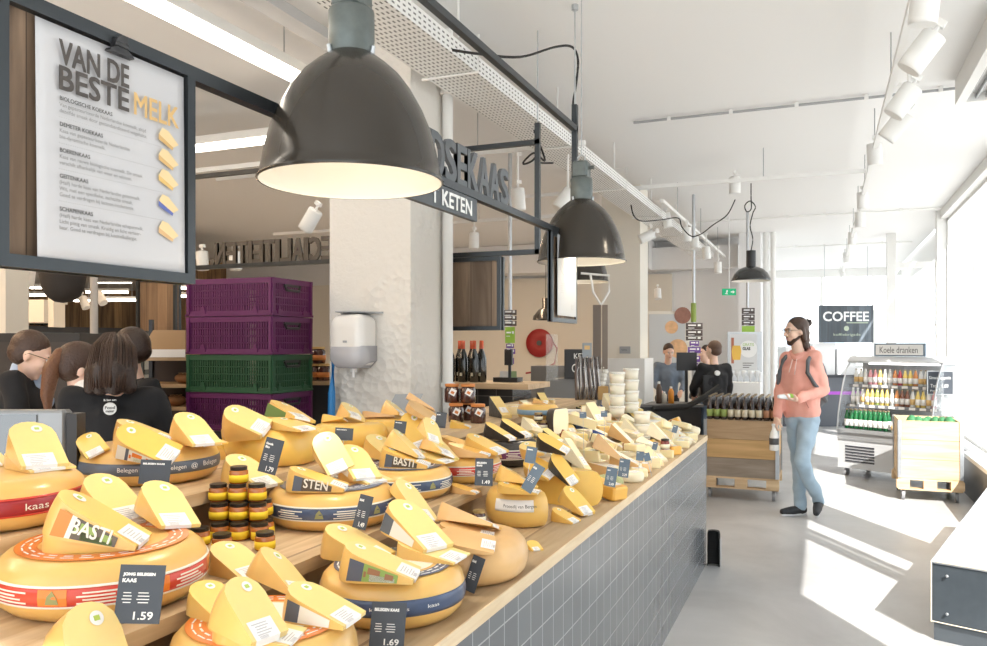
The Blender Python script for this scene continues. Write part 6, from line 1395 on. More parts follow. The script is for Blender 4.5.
# drinks fridge
a = Vector((.85, -.53, 0)).normalized(); S = Vector((.155, 10.6, 0)); rz = math.atan2(a.y, a.x); FL = 1.12
t = thing('drinks_fridge', 'open-front white refrigerated drinks case on castors with full shelves', 'fridge', S, rz)
fw = mat('fridge_white', (.70, .71, .72), .3, .2); fs_ = mat('fridge_steel', (.60, .61, .62), .3, .6)
m = MB(); m.bb((0, 0, .10), (FL, .62, .50)); m.build('base', fw, t)
m = MB(); m.bb((.0, -.01, .44), (FL, .01, .56)); m.bb((0, -.03, .53), (FL, .02, .57)); m.build('bumper', fs_, t)
m = MB()
for k in range(6): m.bb((.10, -.006, .18 + k * .035), (.46, -.001, .198 + k * .035))
m.build('vent', mat('vent_dark', (.05, .05, .06), .4), t); m = MB(); m.bb((.86, -.005, .2), (.98, 0, .34)); m.build('control_panel', mat('panel_grey', (.35, .37, .4), .4), t)
m = MB(); m.bb((0, .56, .5), (FL, .62, 1.42)); m.build('back_wall', mat('fridge_inner', (.50, .52, .54), .4), t)
side = [(0, .5), (-.02, .56), (-.0, .75), (.05, .95), (.12, 1.15), (.20, 1.30), (.30, 1.42), (.62, 1.42), (.62, .5)]
for x in (0, FL - .012): m = MB(); m.prism(side, x, x + .012, frame((0, 0, 0), (0, 1, 0), (0, 0, 1), (1, 0, 0))); m.build('end_panel', acrylic, t)
for x in (.006, FL - .006): m = MB(); m.tube([(x, y, z) for y, z in side[:7]], .010, 6); m.build('end_trim', fs_, t)
m = MB(); m.prism([(.26, 1.36), (.62, 1.36), (.62, 1.44), (.30, 1.44), (.22, 1.385)], -.01, FL + .01, frame((0, 0, 0), (0, 1, 0), (0, 0, 1), (1, 0, 0))); m.build('canopy', fw, t)
m = MB(); m.bb((.25, .25, 1.345), (FL - .05, .29, 1.36)); m.build('light_bar', mat('case_light', (1, 1, 1), .5, emit=(1, 1, 1), estr=4), t)
shelf_z = [.62, .86, 1.10]; shelf_y = [.10, .17, .24]
for z, y in zip(shelf_z, shelf_y):
    m = MB(); m.bb((.012, y, z - .015), (FL - .012, .56, z)); m.build('shelf', fs_, t); m = MB(); m.bb((.012, y - .006, z - .035), (FL - .012, y, z + .005)); m.build('shelf_edge', mat('edge_grey', (.22, .23, .25), .4), t)
    m = MB()
    for k in range(9): m.bb((.06 + k * .12, y - .009, z - .03), (.13 + k * .12, y - .006, z + .0))
    m.build('price_strip', [labelw], t)
for x in (.08, FL - .08):
    for y in (.06, .55): castor(t, x, y, .045)
t = thing('fridge_sign', 'framed sign Koele dranken standing on top of the drinks fridge', 'sign', S + a * .30 + Vector((-a.y, a.x, 0)) * .3, rz)
m = MB(); m.bb((0, -.015, 1.445), (.60, .015, 1.60)); m.build('frame', mat('sign_frame', (.16, .22, .28), .4), t); m = MB(); m.bb((.02, -.018, 1.462), (.58, -.015, 1.583)); m.build('panel', paper, t); m = MB(); text_into(m, 'Koele dranken', .08, frame((.07, -.0195, 1.485), (1, 0, 0), (0, 0, 1), (0, -1, 0)), width=.45, height=.075); m.build('lettering', ink, t)
random.seed(12)
bc = {'green': (.01, .13, .04), 'clear': (.72, .74, .70), 'yellow': (.85, .65, .18), 'orange': (.75, .30, .10), 'red': (.55, .08, .10), 'pink': (.75, .35, .38), 'white': (.80, .80, .78), 'brown': (.25, .10, .06), 'lime': (.45, .60, .15)}
DB = {}
def drink_proto(c, r, h):
    R_ = thing('drink_bottle', 'x', 'bottle'); mm = mat('drink_' + c, bc[c], .2, coat=.6)
    m = MB(); m.smooth = True; m.lathe([(0, 0), (r, 0), (r, h * .62), (r * .55, h * .8), (r * .42, h * .94), (0, h * .94)], 12, caps=False); m.build('bottle_body', mm, R_)
    m = MB(); m.smooth = True; m.lathe([(r + .0008, h * .15), (r + .001, h * .15), (r + .001, h * .48), (r + .0008, h * .48)], 12, caps=False); m.build('label', labelw if c != 'white' else goldink, R_); m = MB(); m.lathe([(r * .5, h * .93), (r * .5, h), (0, h)], 10, caps=False); m.build('cap', capm if c != 'clear' else white_pl, R_); return R_
M_S = Matrix.Translation(S) @ Matrix.Rotation(rz, 4, 'Z')
def drinks(z, y, n, rows_, cols, r, h, nm, x0=.05, x1=FL - .05):
    for k in range(n):
        for q in range(rows_):
            c = cols[(k * len(cols)) // n] if not isinstance(cols, str) else cols; key = (c, r, h)
            if key not in DB: DB[key] = drink_proto(c, r, h); o = DB[key]
            else: o = copy_tree(DB[key])
            p = M_S @ Vector((x0 + (x1 - x0) * (k + .5) / n, y + r + .01 + q * (2 * r + .012), z + .001)); o.location = p; o.rotation_euler = (0, 0, rz)
            lb = '%s drink bottle on the %s shelf, %s from left' % (c, nm, ordinal(k + 1)) if q == 0 else '%s drink bottle standing behind the front ones on %s shelf' % (c, nm)
            tag(o, lb, 'bottle', 'drinks in front on the %s shelf' % nm if q == 0 else '%s drinks behind on the %s shelf' % (c, nm))
drinks(.57, .03, 9, 2, ['green'], .030, .24, 'bottom', .05, .58); drinks(.57, .03, 7, 2, ['white'], .030, .16, 'bottom-right', .62, FL - .05)
drinks(.86, .17, 17, 1, ['clear', 'white', 'yellow', 'lime', 'yellow', 'clear', 'orange', 'brown', 'white', 'yellow', 'white', 'pink'], .026, .20, 'middle'); 
drinks(.86 - .24, .10, 1, 1, ['lime'], .02, .1, 'lower') if False else None
drinks(1.10, .24, 17, 1, ['white', 'clear', 'pink', 'yellow', 'clear', 'orange', 'red', 'yellow', 'orange', 'white', 'clear', 'white'], .026, .19, 'upper')
# pine crate with lettuce
pallet_trolley(.70, 1.28, 9.12, 9.82, .815, 'pale pine collar crate trolley standing by the window ledge', [(crate_wood, crate_side)] * 3)
t = thing('green_bags', 'green mesh bags showing over the rim of the pine crate', 'produce', (1.02, 9.5, .40)); random.seed(8)
for k in range(7):
    m = MB(); m.smooth = True; m.ball((-.17 + .057 * k, random.uniform(-.15, .1), .33 + random.uniform(0, .03)), (.06, .09, .09), 12, 8); m.build('bag', mat('mesh_green', (.05, .20, .08), .6, noise=.5, nscale=60), t)
m = MB(); m.bb((-.24, -.28, -.20), (.24, .22, .30)); m.build('filling', mat('mesh_green_dark', (.03, .10, .04), .8), t)
c = D(940, 383, 9.0); t = thing('chalk_sign', 'small framed chalk board with handwriting standing above the pine crate', 'sign', (c.x, c.y, 0), .12)
m = MB(); m.bb((-.135, -.012, 1.02), (.135, .012, 1.29)); m.build('slate', slate, t); m = MB()
for a_, b_ in (((-.135, -.016, 1.02), (-.125, .016, 1.29)), ((.125, -.016, 1.02), (.135, .016, 1.29)), ((-.125, -.016, 1.28), (.125, .016, 1.29)), ((-.125, -.016, 1.02), (.125, .016, 1.03))): m.bb(a_, b_)
m.build('frame', galv, t); m = MB(); text_into(m, 'Sinaasappels', .05, frame((-.115, -.014, 1.185), (1, 0, 0), (0, 0, 1), (0, -1, 0)), width=.22, height=.045); text_into(m, 'Tros   1.89', .04, frame((-.10, -.014, 1.10), (1, 0, 0), (0, 0, 1), (0, -1, 0)), width=.18, height=.04); text_into(m, 'Per kg', .04, frame((-.10, -.014, 1.05), (1, 0, 0), (0, 0, 1), (0, -1, 0)), width=.10, height=.025); m.build('chalk_lettering', chalk, t)
m = MB(); m.cyl((.03, .016, .80), (.03, .016, 1.38), .006, 8); m.build('stake', white_pl, t)
# coffee corner
c = D(846, 324, 15.5); t = thing('coffee_sign', 'dark plank sign reading COFFEE hanging in front of the bright windows', 'sign', (c.x, c.y, c.z), YAW)
sw, sh = 54 / F * 15.5, 37 / F * 15.5; m = MB(); m.bb((-sw / 2, -.02, -sh / 2), (sw / 2, .02, sh / 2)); m.build('panel', wood('sign_planks', (.07, .09, .11), (.12, .145, .17), 'Z', .5, plank=.12, plank_axis='X'), t)
m = MB(); text_into(m, 'COFFEE', .2, frame((-sw * .43, -.022, sh * .08), (1, 0, 0), (0, 0, 1), (0, -1, 0)), depth=.002, bold=.02, width=sw * .84, height=sh * .25); m.build('lettering', paper, t)
m = MB(); text_into(m, 'koffiebrigade', .1, frame((-sw * .24, -.022, -sh * .34), (1, 0, 0), (0, 0, 1), (0, -1, 0)), width=sw * .5, height=sh * .09); m.lathe([(.03, 0), (.05, 0), (.05, .002), (.03, .002)], 14, frame((0, -.022, -sh * .12), (1, 0, 0), (0, 0, 1), (0, -1, 0))); m.bb((-.0, -.024, sh * .02), (sw * .4, -.021, sh * .045)); m.build('small_lettering', mat('sage_ink', (.45, .52, .40), .6), t)
for x in (-sw * .4, sw * .4): m = MB(); m.cyl((x, 0, sh / 2), (x, 0, CEIL - c.z), .006, 6); m.build('wire', galv, t)
c = D(836, 400, 15.5); t = thing('coffee_bar', 'dark coffee bar with white machines and a purple strip', 'counter', (c.x, c.y, 0), YAW)
m = MB(); m.bb((-1.0, 0, 0), (.62, .7, .95)); m.build('body', mat('bar_dark', (.10, .11, .13), .4), t); m = MB(); m.bb((-1.02, -.03, .95), (.64, .72, 1.0)); m.build('top', darkmetal, t); m = MB(); m.bb((-.3, -.01, .62), (.5, .0, .68)); m.build('purple_strip', mat('purple_glow', (.45, .08, .6), .4), t)
for x, w, h in ((-.72, .42, .55), (-.2, .45, .62), (.25, .38, .5)): m = MB(); m.bb((x - w / 2, .1, 1.001), (x + w / 2, .6, 1.0 + h)); m.build('machine', white_pl, t)
# checkout
c = D(690, 392, 9.6)
t = thing('checkout_desk', 'black checkout desk with conveyor and raised arm left of the shop assistant', 'checkout', (c.x, c.y, 0), .35)
m = MB(); m.bb((-.85, -.35, 0), (.06, .45, .86)); m.build('body', black_pl, t); m = MB(); m.bb((-.88, -.30, .86), (.10, .25, .885)); m.build('conveyor', mat('belt', (.20, .19, .18), .6), t); m = MB(); m.tube([(-.5, -.36, .84), (-.1, -.36, .87), (.1, -.34, .98), (.28, -.3, 1.10)], .035, 8); m.build('bumper_rail', black_rub, t)
m = MB(); m.bb((.14, -.1, .86), (.26, .15, 1.22)); m.build('pin_stand', black_pl, t); m = MB(); m.box((-.02, .1, 1.38), (.24, .03, .22)); m.cyl((-.02, .12, .88), (-.02, .12, 1.3), .02); m.build('monitor', black_pl, t)
for px, col_, nm, h in ((671, (.75, .28, .03), 'orange juice bottle standing on the checkout desk', .20), (664, (.55, .50, .42), 'pale carton standing on the checkout desk', .14), (659, (.10, .06, .04), 'dark bottle with orange label on the checkout desk', .26)):
    c2 = D(px, 385, 9.5); b = thing('bottle', nm, 'bottle', (c2.x, c2.y, .887)); m = MB(); m.smooth = True; m.lathe([(0, 0), (.035, 0), (.035, h * .7), (.015, h * .9), (0, h * .9)], 14, caps=False); m.build('bottle_body', mat('b_' + str(px), col_, .3), b); m = MB(); m.lathe([(.016, h * .88), (.016, h), (0, h)], 10, caps=False); m.build('cap', white_pl, b)
# pizza wall panel and beer poster
p0 = D(655, 316, 13.5); p1 = D(679, 316, 13.5); t = thing('wall_poster', 'large grey wall panel with pictures of pizzas behind the cashier', 'poster', (p0.x, p0.y, 1.1), YAW); pw = 30 / F * 13.5; ph = 80 / F * 13.5 - .35
m = MB(); m.bb((-.1, 0, 0), (pw, .02, ph)); m.build('panel', mat('poster_grey', (.52, .54, .55), .6), t)
m = MB(); FZ = lambda x, z: frame((x, -.001, z), (1, 0, 0), (0, 0, 1), (0, -1, 0))
m.lathe([(0, .002), (.16, .002), (.16, 0)], 24, FZ(pw - .12, ph * .42), caps=False); m.lathe([(0, .002), (.11, .002), (.11, 0)], 20, FZ(pw * .55, ph * .78), caps=False); m.build('pizza_picture', mat('pizza', (.70, .42, .22), .6, noise=.4, nscale=12), t)
m = MB(); m.lathe([(0, .003), (.14, .003), (.14, 0)], 24, FZ(pw * .92, ph * .98), caps=False); m.build('pizza_picture', mat('salami', (.30, .14, .10), .6, noise=.4, nscale=12), t)
m = MB(); m.bb((-.15, .021, -1.1), (pw + .1, .3, ph + .05)); m.bb((-.15, .0, -1.1), (pw + .1, .02, -.02)); m.build('partition', warm_wall, t)
c = D(744, 371, 11.2); t = thing('poster_stand', 'poster in metal frame with a beer glass and white disc', 'poster', (c.x, c.y, 0), YAW * .6); s_ = 11.2 / F; z0 = EYE - 27 * s_; z1 = EYE + 13 * s_
m = MB(); m.bb((-16 * s_, -.02, z0), (17 * s_, .02, z1)); m.build('frame', galv, t); m = MB(); m.bb((-14 * s_, -.023, z0 + .03), (12.5 * s_, -.02, z1 - .03)); m.build('sheet', mat('poster_pale', (.66, .67, .68), .6), t)
m = MB(); m.lathe([(0, .003), (8.5 * s_, .003), (8.5 * s_, 0)], 28, frame((4 * s_, -.023, z1 - 17 * s_), (1, 0, 0), (0, 0, 1), (0, -1, 0)), caps=False); m.build('white_disc', paper, t)
m = MB(); m.prism([(-.05, 0), (.05, 0), (.065, .12), (.05, .2), (-.05, .2), (-.065, .12)], 0, .004, frame((-7.5 * s_, -.024, z0 + .17), (1, 0, 0), (0, 0, 1), (0, -1, 0))); m.build('beer_picture', mat('beer_gold', (.80, .50, .08), .5), t)
m = MB(); m.bb((-12.5 * s_, -.027, z0 + .12), (-10 * s_, -.024, z1 - .08)); m.build('bottle_picture', mat('bottle_pic', (.45, .15, .08), .5), t)
m = MB(); text_into(m, 'GRATIS', .1, frame((-1.5 * s_, -.028, z1 - 14 * s_), (1, 0, 0), (0, 0, 1), (0, -1, 0)), width=.15, height=.04); m.build('lettering', lime, t); m = MB(); text_into(m, 'GLAS', .1, frame((-1.5 * s_, -.028, z1 - 18 * s_), (1, 0, 0), (0, 0, 1), (0, -1, 0)), width=.10, height=.04, bold=.02)
for k in range(3): m.bb((-1.5 * s_, -.026, z0 + .12 - .03 * k), (9 * s_ - .03 * k, -.0235, z0 + .13 - .03 * k))
m.build('lettering', ink, t); m = MB(); m.bb((-.2, -.03, 0), (.2, .03, z0)); m.build('stand', galv, t)
c = D(729, 292, 12.0); t = thing('exit_sign', 'green emergency exit sign with white running figure and arrow', 'sign', c, YAW); m = MB(); m.bb((-.10, -.02, -.05), (.10, .02, .05)); m.build('box', mat('exit_green', (.0, .38, .16), .5, emit=(0, .5, .2), estr=.35), t)
m = MB(); m.prism([(-.07, -.03), (-.045, -.01), (-.05, .015), (-.03, .03), (-.02, .01), (-.035, -.01), (-.02, -.035)], 0, .002, frame((0, -.021, 0), (1, 0, 0), (0, 0, 1), (0, -1, 0))); m.prism([(.02, -.008), (.05, -.008), (.05, -.025), (.08, 0), (.05, .025), (.05, .008), (.02, .008)], 0, .002, frame((0, -.021, 0), (1, 0, 0), (0, 0, 1), (0, -1, 0))); m.build('pictogram', paper, t); m = MB(); m.cyl((0, 0, .05), (0, 0, CEIL - c.z), .008, 8); m.build('hanger', white_pl, t)
# ================================================================ people
def head_shapes(hc, f, s=1.0):
    """hc: centre of the head, f: facing (unit); returns skin shapes and the head frame"""
    f = Vector(f).normalized(); u0 = Vector((0, 0, 1)); l = u0.cross(f).normalized(); u = f.cross(l).normalized()
    Rm = frame((0, 0, 0), f, l, u)
    P = lambda a, b, c: Vector(hc) + (f * a + l * b + u * c) * s
    sh = [('e', P(-.012, 0, .03), (.096 * s, .076 * s, .092 * s), Rm), ('e', P(.022, 0, -.035), (.066 * s, .060 * s, .080 * s), Rm),
          ('c', P(.045, 0, -.085), P(.064, 0, -.092), .030 * s, .022 * s), ('c', P(.088, 0, .012), P(.112, 0, -.022), .008 * s, .013 * s),
          ('c', P(.095, .012, -.026), P(.095, -.012, -.026), .010 * s, .010 * s), ('c', P(.078, .030, .030), P(.078, -.030, .030), .014 * s, .014 * s),
          ('e', P(.060, .036, -.018), (.028 * s, .024 * s, .026 * s), Rm), ('e', P(.060, -.036, -.018), (.028 * s, .024 * s, .026 * s), Rm),
          ('c', P(.076, .016, -.058), P(.076, -.016, -.058), .013 * s, .013 * s),
          ('e', P(-.008, .079, -.005), (.018 * s, .009 * s, .030 * s), Rm), ('e', P(-.008, -.079, -.005), (.018 * s, .009 * s, .030 * s), Rm)]
    return sh, P, Rm
def hand_shapes(w, d, n, s=1.0, curl=.5, left=True):
    """w wrist, d direction of the hand, n palm normal"""
    w = Vector(w); d = Vector(d).normalized(); n = (Vector(n) - d * d.dot(Vector(n))).normalized(); a = d.cross(n) * (1 if left else -1)
    sh = [('c', w, w + d * .03 * s, .023 * s, .024 * s)]
    for k, (off, L_) in enumerate(((.027, .072), (.009, .08), (-.009, .075), (-.026, .058))):
        b = w + d * .045 * s + a * off * .8 * s; kx = w + d * .085 * s + a * off * s; sh.append(('c', b, kx, .0135 * s, .0105 * s))
        c1 = curl * .8; c2 = curl * 1.9
        m1 = kx + (d * math.cos(c1) + n * math.sin(c1)) * L_ * .5 * s; m2 = m1 + (d * math.cos(c2) + n * math.sin(c2)) * L_ * .45 * s
        sh += [('c', kx, m1, .0095 * s, .0088 * s), ('c', m1, m2, .0088 * s, .0072 * s)]
    t0 = w + d * .03 * s + a * .022 * s; t1 = t0 + (d * .6 + a * .55 + n * .4).normalized() * .04 * s; t2 = t1 + (d * .7 + a * .05 + n * .7).normalized() * .032 * s
    sh += [('c', t0, t1, .0145 * s, .0115 * s), ('c', t1, t2, .011 * s, .009 * s)]
    return sh
def eyes(t, P, s=1.0, brow=hair_d):
    for sd, nm in ((1, 'eye'), (-1, 'eye')):
        m = MB(); m.smooth = True; m.mi = 0; m.ball(P(.083, .031 * sd, .014), .0085 * s, 10, 8); m.mi = 1; m.ball(P(.0885, .031 * sd, .014), .0045 * s, 8, 6); m.build(nm, [eye_w, mat('iris', (.10, .06, .03), .2)], t)
        m = MB(); m.smooth = True; m.tube([P(.093, .016 * sd, .030), P(.094, .032 * sd, .034), P(.082, .048 * sd, .029)], .0032 * s, 6); m.build('eyebrow', brow, t)
    m = MB(); m.smooth = True; m.tube([P(.080, .021, -.058), P(.090, .008, -.0555), P(.0915, 0, -.057), P(.090, -.008, -.0555), P(.080, -.021, -.058)], .0042 * s, 6); m.tube([P(.080, .018, -.061), P(.0885, 0, -.064), P(.080, -.018, -.061)], .0042 * s, 6); m.build('lips', lips_m, t)
def glasses(t, P, s=1.0, c=black_pl):
    m = MB(); m.smooth = True
    for sd in (1, -1):
        pts = [P(.100, (.032 + .023 * math.cos(a)) * sd, .012 + .019 * math.sin(a)) for a in [2 * PI * k / 14 for k in range(15)]]; m.tube(pts, .0022 * s, 6)
        m.tube([P(.098, .054 * sd, .018), P(.06, .080 * sd, .018), P(-.005, .084 * sd, .014), P(-.02, .083 * sd, .0)], .0022 * s, 6)
    m.tube([P(.100, .010, .016), P(.104, 0, .019), P(.100, -.010, .016)], .0022 * s, 6); m.build('glasses', c, t)
def standing(base, yaw, h=1.75, lean=0.0, arms=(.5, .5), turn=0.0):
    """joint points of a standing person, facing yaw"""
    s = h / 1.75; b = Vector((base[0], base[1], 0)); f = Vector((math.cos(yaw), math.sin(yaw), 0)); l = Vector((-f.y, f.x, 0)); u = Vector((0, 0, 1))
    Q = lambda a, c, z: b + (f * (a + lean * max(0, z - .9)) + l * c + u * z) * s
    J = dict(pel=Q(0, 0, .93), chest=Q(0, 0, 1.28), neck=Q(-.01, 0, 1.45), head=Q(.02 + lean * .1, 0, 1.63 - abs(lean) * .05), s=s, f=f, l=l)
    for sd, n in ((1, 'L'), (-1, 'R')):
        J['sh' + n] = Q(-.01, .175 * sd, 1.41); J['hip' + n] = Q(0, .09 * sd, .90); J['kn' + n] = Q(.02, .10 * sd, .49); J['an' + n] = Q(-.02, .11 * sd, .08)
        a = arms[0] if n == 'L' else arms[1]
        J['el' + n] = Q(.02 + .10 * a, .24 * sd, 1.13 + .03 * a); J['wr' + n] = Q(.05 + .28 * a, (.22 - .08 * a) * sd, .90 + .20 * a)
    return J
TEX = bpy.data.textures.new('fold', 'CLOUDS'); TEX.noise_scale = .11; TEX.noise_depth = 1
def folds(o):
    m = o.modifiers.new('f', 'DISPLACE'); m.texture = TEX; m.strength = .030; m.mid_level = .5; m.texture_coords = 'LOCAL'
    s = o.modifiers.new('s2', 'SMOOTH'); s.iterations = 2
def person(name, label, J, headf, shirt, trousers, hair_fn, voxel=.012, long_sleeve=True, hands=True, extras=None, skinm=None, root=None, curl=.5, loose=1.0, hem=None, hd=None):
    skinm = skinm or skin; s = J['s']; t = root or thing(name, label, 'person', (J['pel'].x, J['pel'].y, 0)); o0 = -t.location
    K = {k: (v + o0 if k in ('pel', 'chest', 'neck', 'head') or k[:-1] in ('sh', 'el', 'wr', 'hip', 'kn', 'an') else v) for k, v in J.items()}
    hs, P, Rm = head_shapes(K['head'], headf, s)
    body = list(hs) + [('c', K['neck'] - Vector((0, 0, .03)), K['head'] + Vector((0, 0, -.06)) * s, .056 * s, .052 * s), ('c', K['pel'], K['chest'], .10 * s, .105 * s), ('c', K['chest'], K['neck'], .09 * s, .05 * s)]
    arms_c = []; legs_c = []
    for n in 'LR':
        sh, el, wr = K['sh' + n], K['el' + n], K['wr' + n]
        body += [('c', K['chest'] + Vector((0, 0, .08)), sh, .06 * s, .048 * s), ('c', sh, el, .047 * s, .036 * s), ('c', el, wr, .037 * s, .024 * s)]
        if hands:
            d = (wr - el).normalized(); nn = J.get('pn' + n, Vector((0, 0, -1)) if abs(d.z) < .8 else J['f']); dd = J.get('hd' + n, d); body += hand_shapes(wr, dd, nn, s, J.get('curl' + n, curl), n == 'R')
        hip, kn, an = K['hip' + n], K['kn' + n], K['an' + n]; body += [('c', K['pel'], hip, .09 * s, .08 * s), ('c', hip, kn, .078 * s, .052 * s), ('c', kn, an, .052 * s, .036 * s)]
        toe = J.get('toe' + n, J['f'] * .14 * s - Vector((0, 0, .04))); body.append(('c', an + Vector((0, 0, -.04)), an + toe * .8 - Vector((0, 0, .028)), .026 * s, .015 * s))
        e = .016 * s * loose
        arms_c += [('c', K['chest'] + Vector((0, 0, .08)), sh, .062 * s + e, .050 * s + e * .8), ('c', sh, el, .047 * s + e * 1.0, .037 * s + e * 1.2), ('c', el, wr - (wr - el).normalized() * .02, .038 * s + e * 1.2, .027 * s + e * .9)]
        legs_c += [('c', K['pel'], hip, .10 * s + .006, .088 * s + .008), ('c', hip, kn, .080 * s + .010, .054 * s + .012), ('c', kn, an, .054 * s + .012, .044 * s + .012)]
    blob('body', body, skinm, t, voxel=min(voxel, .0085 if hands else voxel), smooth=3)
    e = .022 * s * loose; l = J['l']
    tor = arms_c + [('c', K['pel'] + Vector((0, 0, .06)) + l * .06 * s, K['chest'] + l * .07 * s, .082 * s + e, .088 * s + e), ('c', K['pel'] + Vector((0, 0, .06)) - l * .06 * s, K['chest'] - l * .07 * s, .082 * s + e, .088 * s + e), ('c', K['pel'] + Vector((0, 0, .04)), K['chest'], .105 * s + e, .11 * s + e),
                    ('c', K['chest'], K['neck'] - Vector((0, 0, .035)), .10 * s + e, .066 * s)]
    if hem: tor.append(hem(K))
    blob('shirt', tor, shirt, t, voxel=voxel, smooth=4, extra=folds)
    blob('trousers', legs_c, trousers, t, voxel=voxel, smooth=3, extra=folds)
    for n in 'LR':
        an = K['an' + n]; toe = J.get('toe' + n, J['f'] * .14 * s - Vector((0, 0, .04))); dn = J.get('sole' + n, Vector((0, 0, -1)))
        heel = an + dn * .035 - toe.normalized() * .02; tip = heel + toe.normalized() * .0 + toe * 1.12 + dn * .0
        blob('shoe', [('c', an + dn * .02, an + dn * .035, .045, .048), ('c', heel, heel * .45 + tip * .55, .044, .042), ('c', heel * .45 + tip * .55, tip, .042, .030)], J.get('shoem', black_rub), t, voxel=.009, smooth=2)
    hair_fn(t, P, Rm, s, K); eyes(t, P, s)
    if extras: extras(t, P, Rm, s, K)
    return t
def strands(mb_pts, name, m_, t, r=.004, seg=5):
    m = MB(); m.smooth = True
    for pts in mb_pts: m.tube(pts, r, seg)
    o = m.build(name, m_, t); return o
def hair_cap(t, P, Rm, s, m_=hair_d, low=-.02, thick=.012, voxel=.009, more=()):
    sh = [('e', P(-.024, 0, .045), ((.096 + thick) * s, (.077 + thick) * s, (.088 + thick * 1.1) * s), Rm), ('e', P(-.045, 0, low + .02), ((.070 + thick) * s, (.074 + thick * .8) * s, .07 * s), Rm)] + list(more)
    return blob('hair', sh, m_, t, voxel=voxel, smooth=1)
# ---- the customer in the pink hoodie
t0 = 7.4
def JP(px, py, dt=0): return D(px, py, t0 + dt)
fb = (-RT * .70 - FW * .71).normalized(); lb = Vector((-fb.y, fb.x, 0))
J = dict(s=1.04, f=fb, l=lb, pel=JP(801, 412), chest=JP(800, 374), neck=JP(800, 352.5), head=JP(795.5, 332), shL=JP(814.5, 357.5, -.10), shR=JP(787, 357.5, .10),
         elL=JP(823, 390, -.10), wrL=JP(797, 399, -.30), elR=JP(781, 390, .08), wrR=JP(777, 417, -.02), hipL=JP(809, 420, -.05), hipR=JP(795, 420, .05),
         knL=JP(801.5, 462, -.16), anL=JP(818.5, 500, -.02), knR=JP(799, 462, .12), anR=JP(800.5, 506, .04))
J['toeL'] = (-RT * .30 - FW * .55).normalized() * .16 + Vector((0, 0, -.055)); J['toeR'] = (-RT * .95 - FW * .25).normalized() * .185 + Vector((0, 0, -.008))
J['soleL'] = Vector((0, 0, -1)); J['shoem'] = mat('runner_black', (.03, .032, .036), .6, noise=.6, nscale=30)
J['hdL'] = (-RT * .9 - FW * .35 + UP * .02).normalized(); J['pnL'] = UP * 1.0 - RT * .1; J['curlL'] = .55
J['hdR'] = (-UP * .9 - RT * .25 - FW * .1).normalized(); J['pnR'] = (FW * .2 + RT * .9); J['curlR'] = 1.0
hf = (-RT * .97 - FW * .24 - UP * .05)
def man_hair(t, P, Rm, s, K):
    nape = []
    sh = [('e', P(-.028, 0, .048), (.100 * s, .087 * s, .090 * s), Rm), ('e', P(-.060, 0, -.01), (.062 * s, .080 * s, .08 * s), Rm), ('c', P(-.062, .030, -.04), P(-.060, .055, -.135), .045, .030), ('c', P(-.062, -.030, -.04), P(-.060, -.045, -.135), .045, .030), ('c', P(-.02, .078, .03), P(-.035, .072, -.06), .020, .024)]
    blob('hair', sh, hair_m, t, voxel=.009, smooth=1)
    blob('hair_bun', [('e', P(-.135, 0, .075), (.034, .032, .034), Rm), ('c', P(-.11, 0, .065), P(-.135, 0, .075), .02, .02), ('c', P(-.14, .01, .09), P(-.165, .02, .115), .008, .004), ('c', P(-.14, -.01, .10), P(-.12, -.01, .125), .007, .004)], hair_d, t, voxel=.007, smooth=1)
    random.seed(2); st = []
    for k in range(40):
        a = random.uniform(-1, 1); b = P(-.08 - .02 * random.random(), .07 * a, -.02 * random.random()); st.append([b, b + Vector((0, 0, -.07)) + RT * .01 * random.uniform(-1, 1), P(-.07 + .03 * random.uniform(-1, 1), .07 * a, -.15 - .03 * random.random())])
    strands(st, 'hair_strands', hair_m, t, .004)
    blob('beard', [('c', P(.054, .0, -.098), P(.072, 0, -.086), .026, .020), ('c', P(.045, .040, -.07), P(.06, .015, -.10), .020, .020), ('c', P(.045, -.040, -.07), P(.06, -.015, -.10), .020, .020), ('c', P(.005, .060, -.045), P(.045, .042, -.075), .014, .018), ('c', P(.005, -.060, -.045), P(.045, -.042, -.075), .014, .018), ('c', P(.090, .017, -.047), P(.090, -.017, -.047), .006, .006)], hair_m, t, voxel=.007, smooth=1)
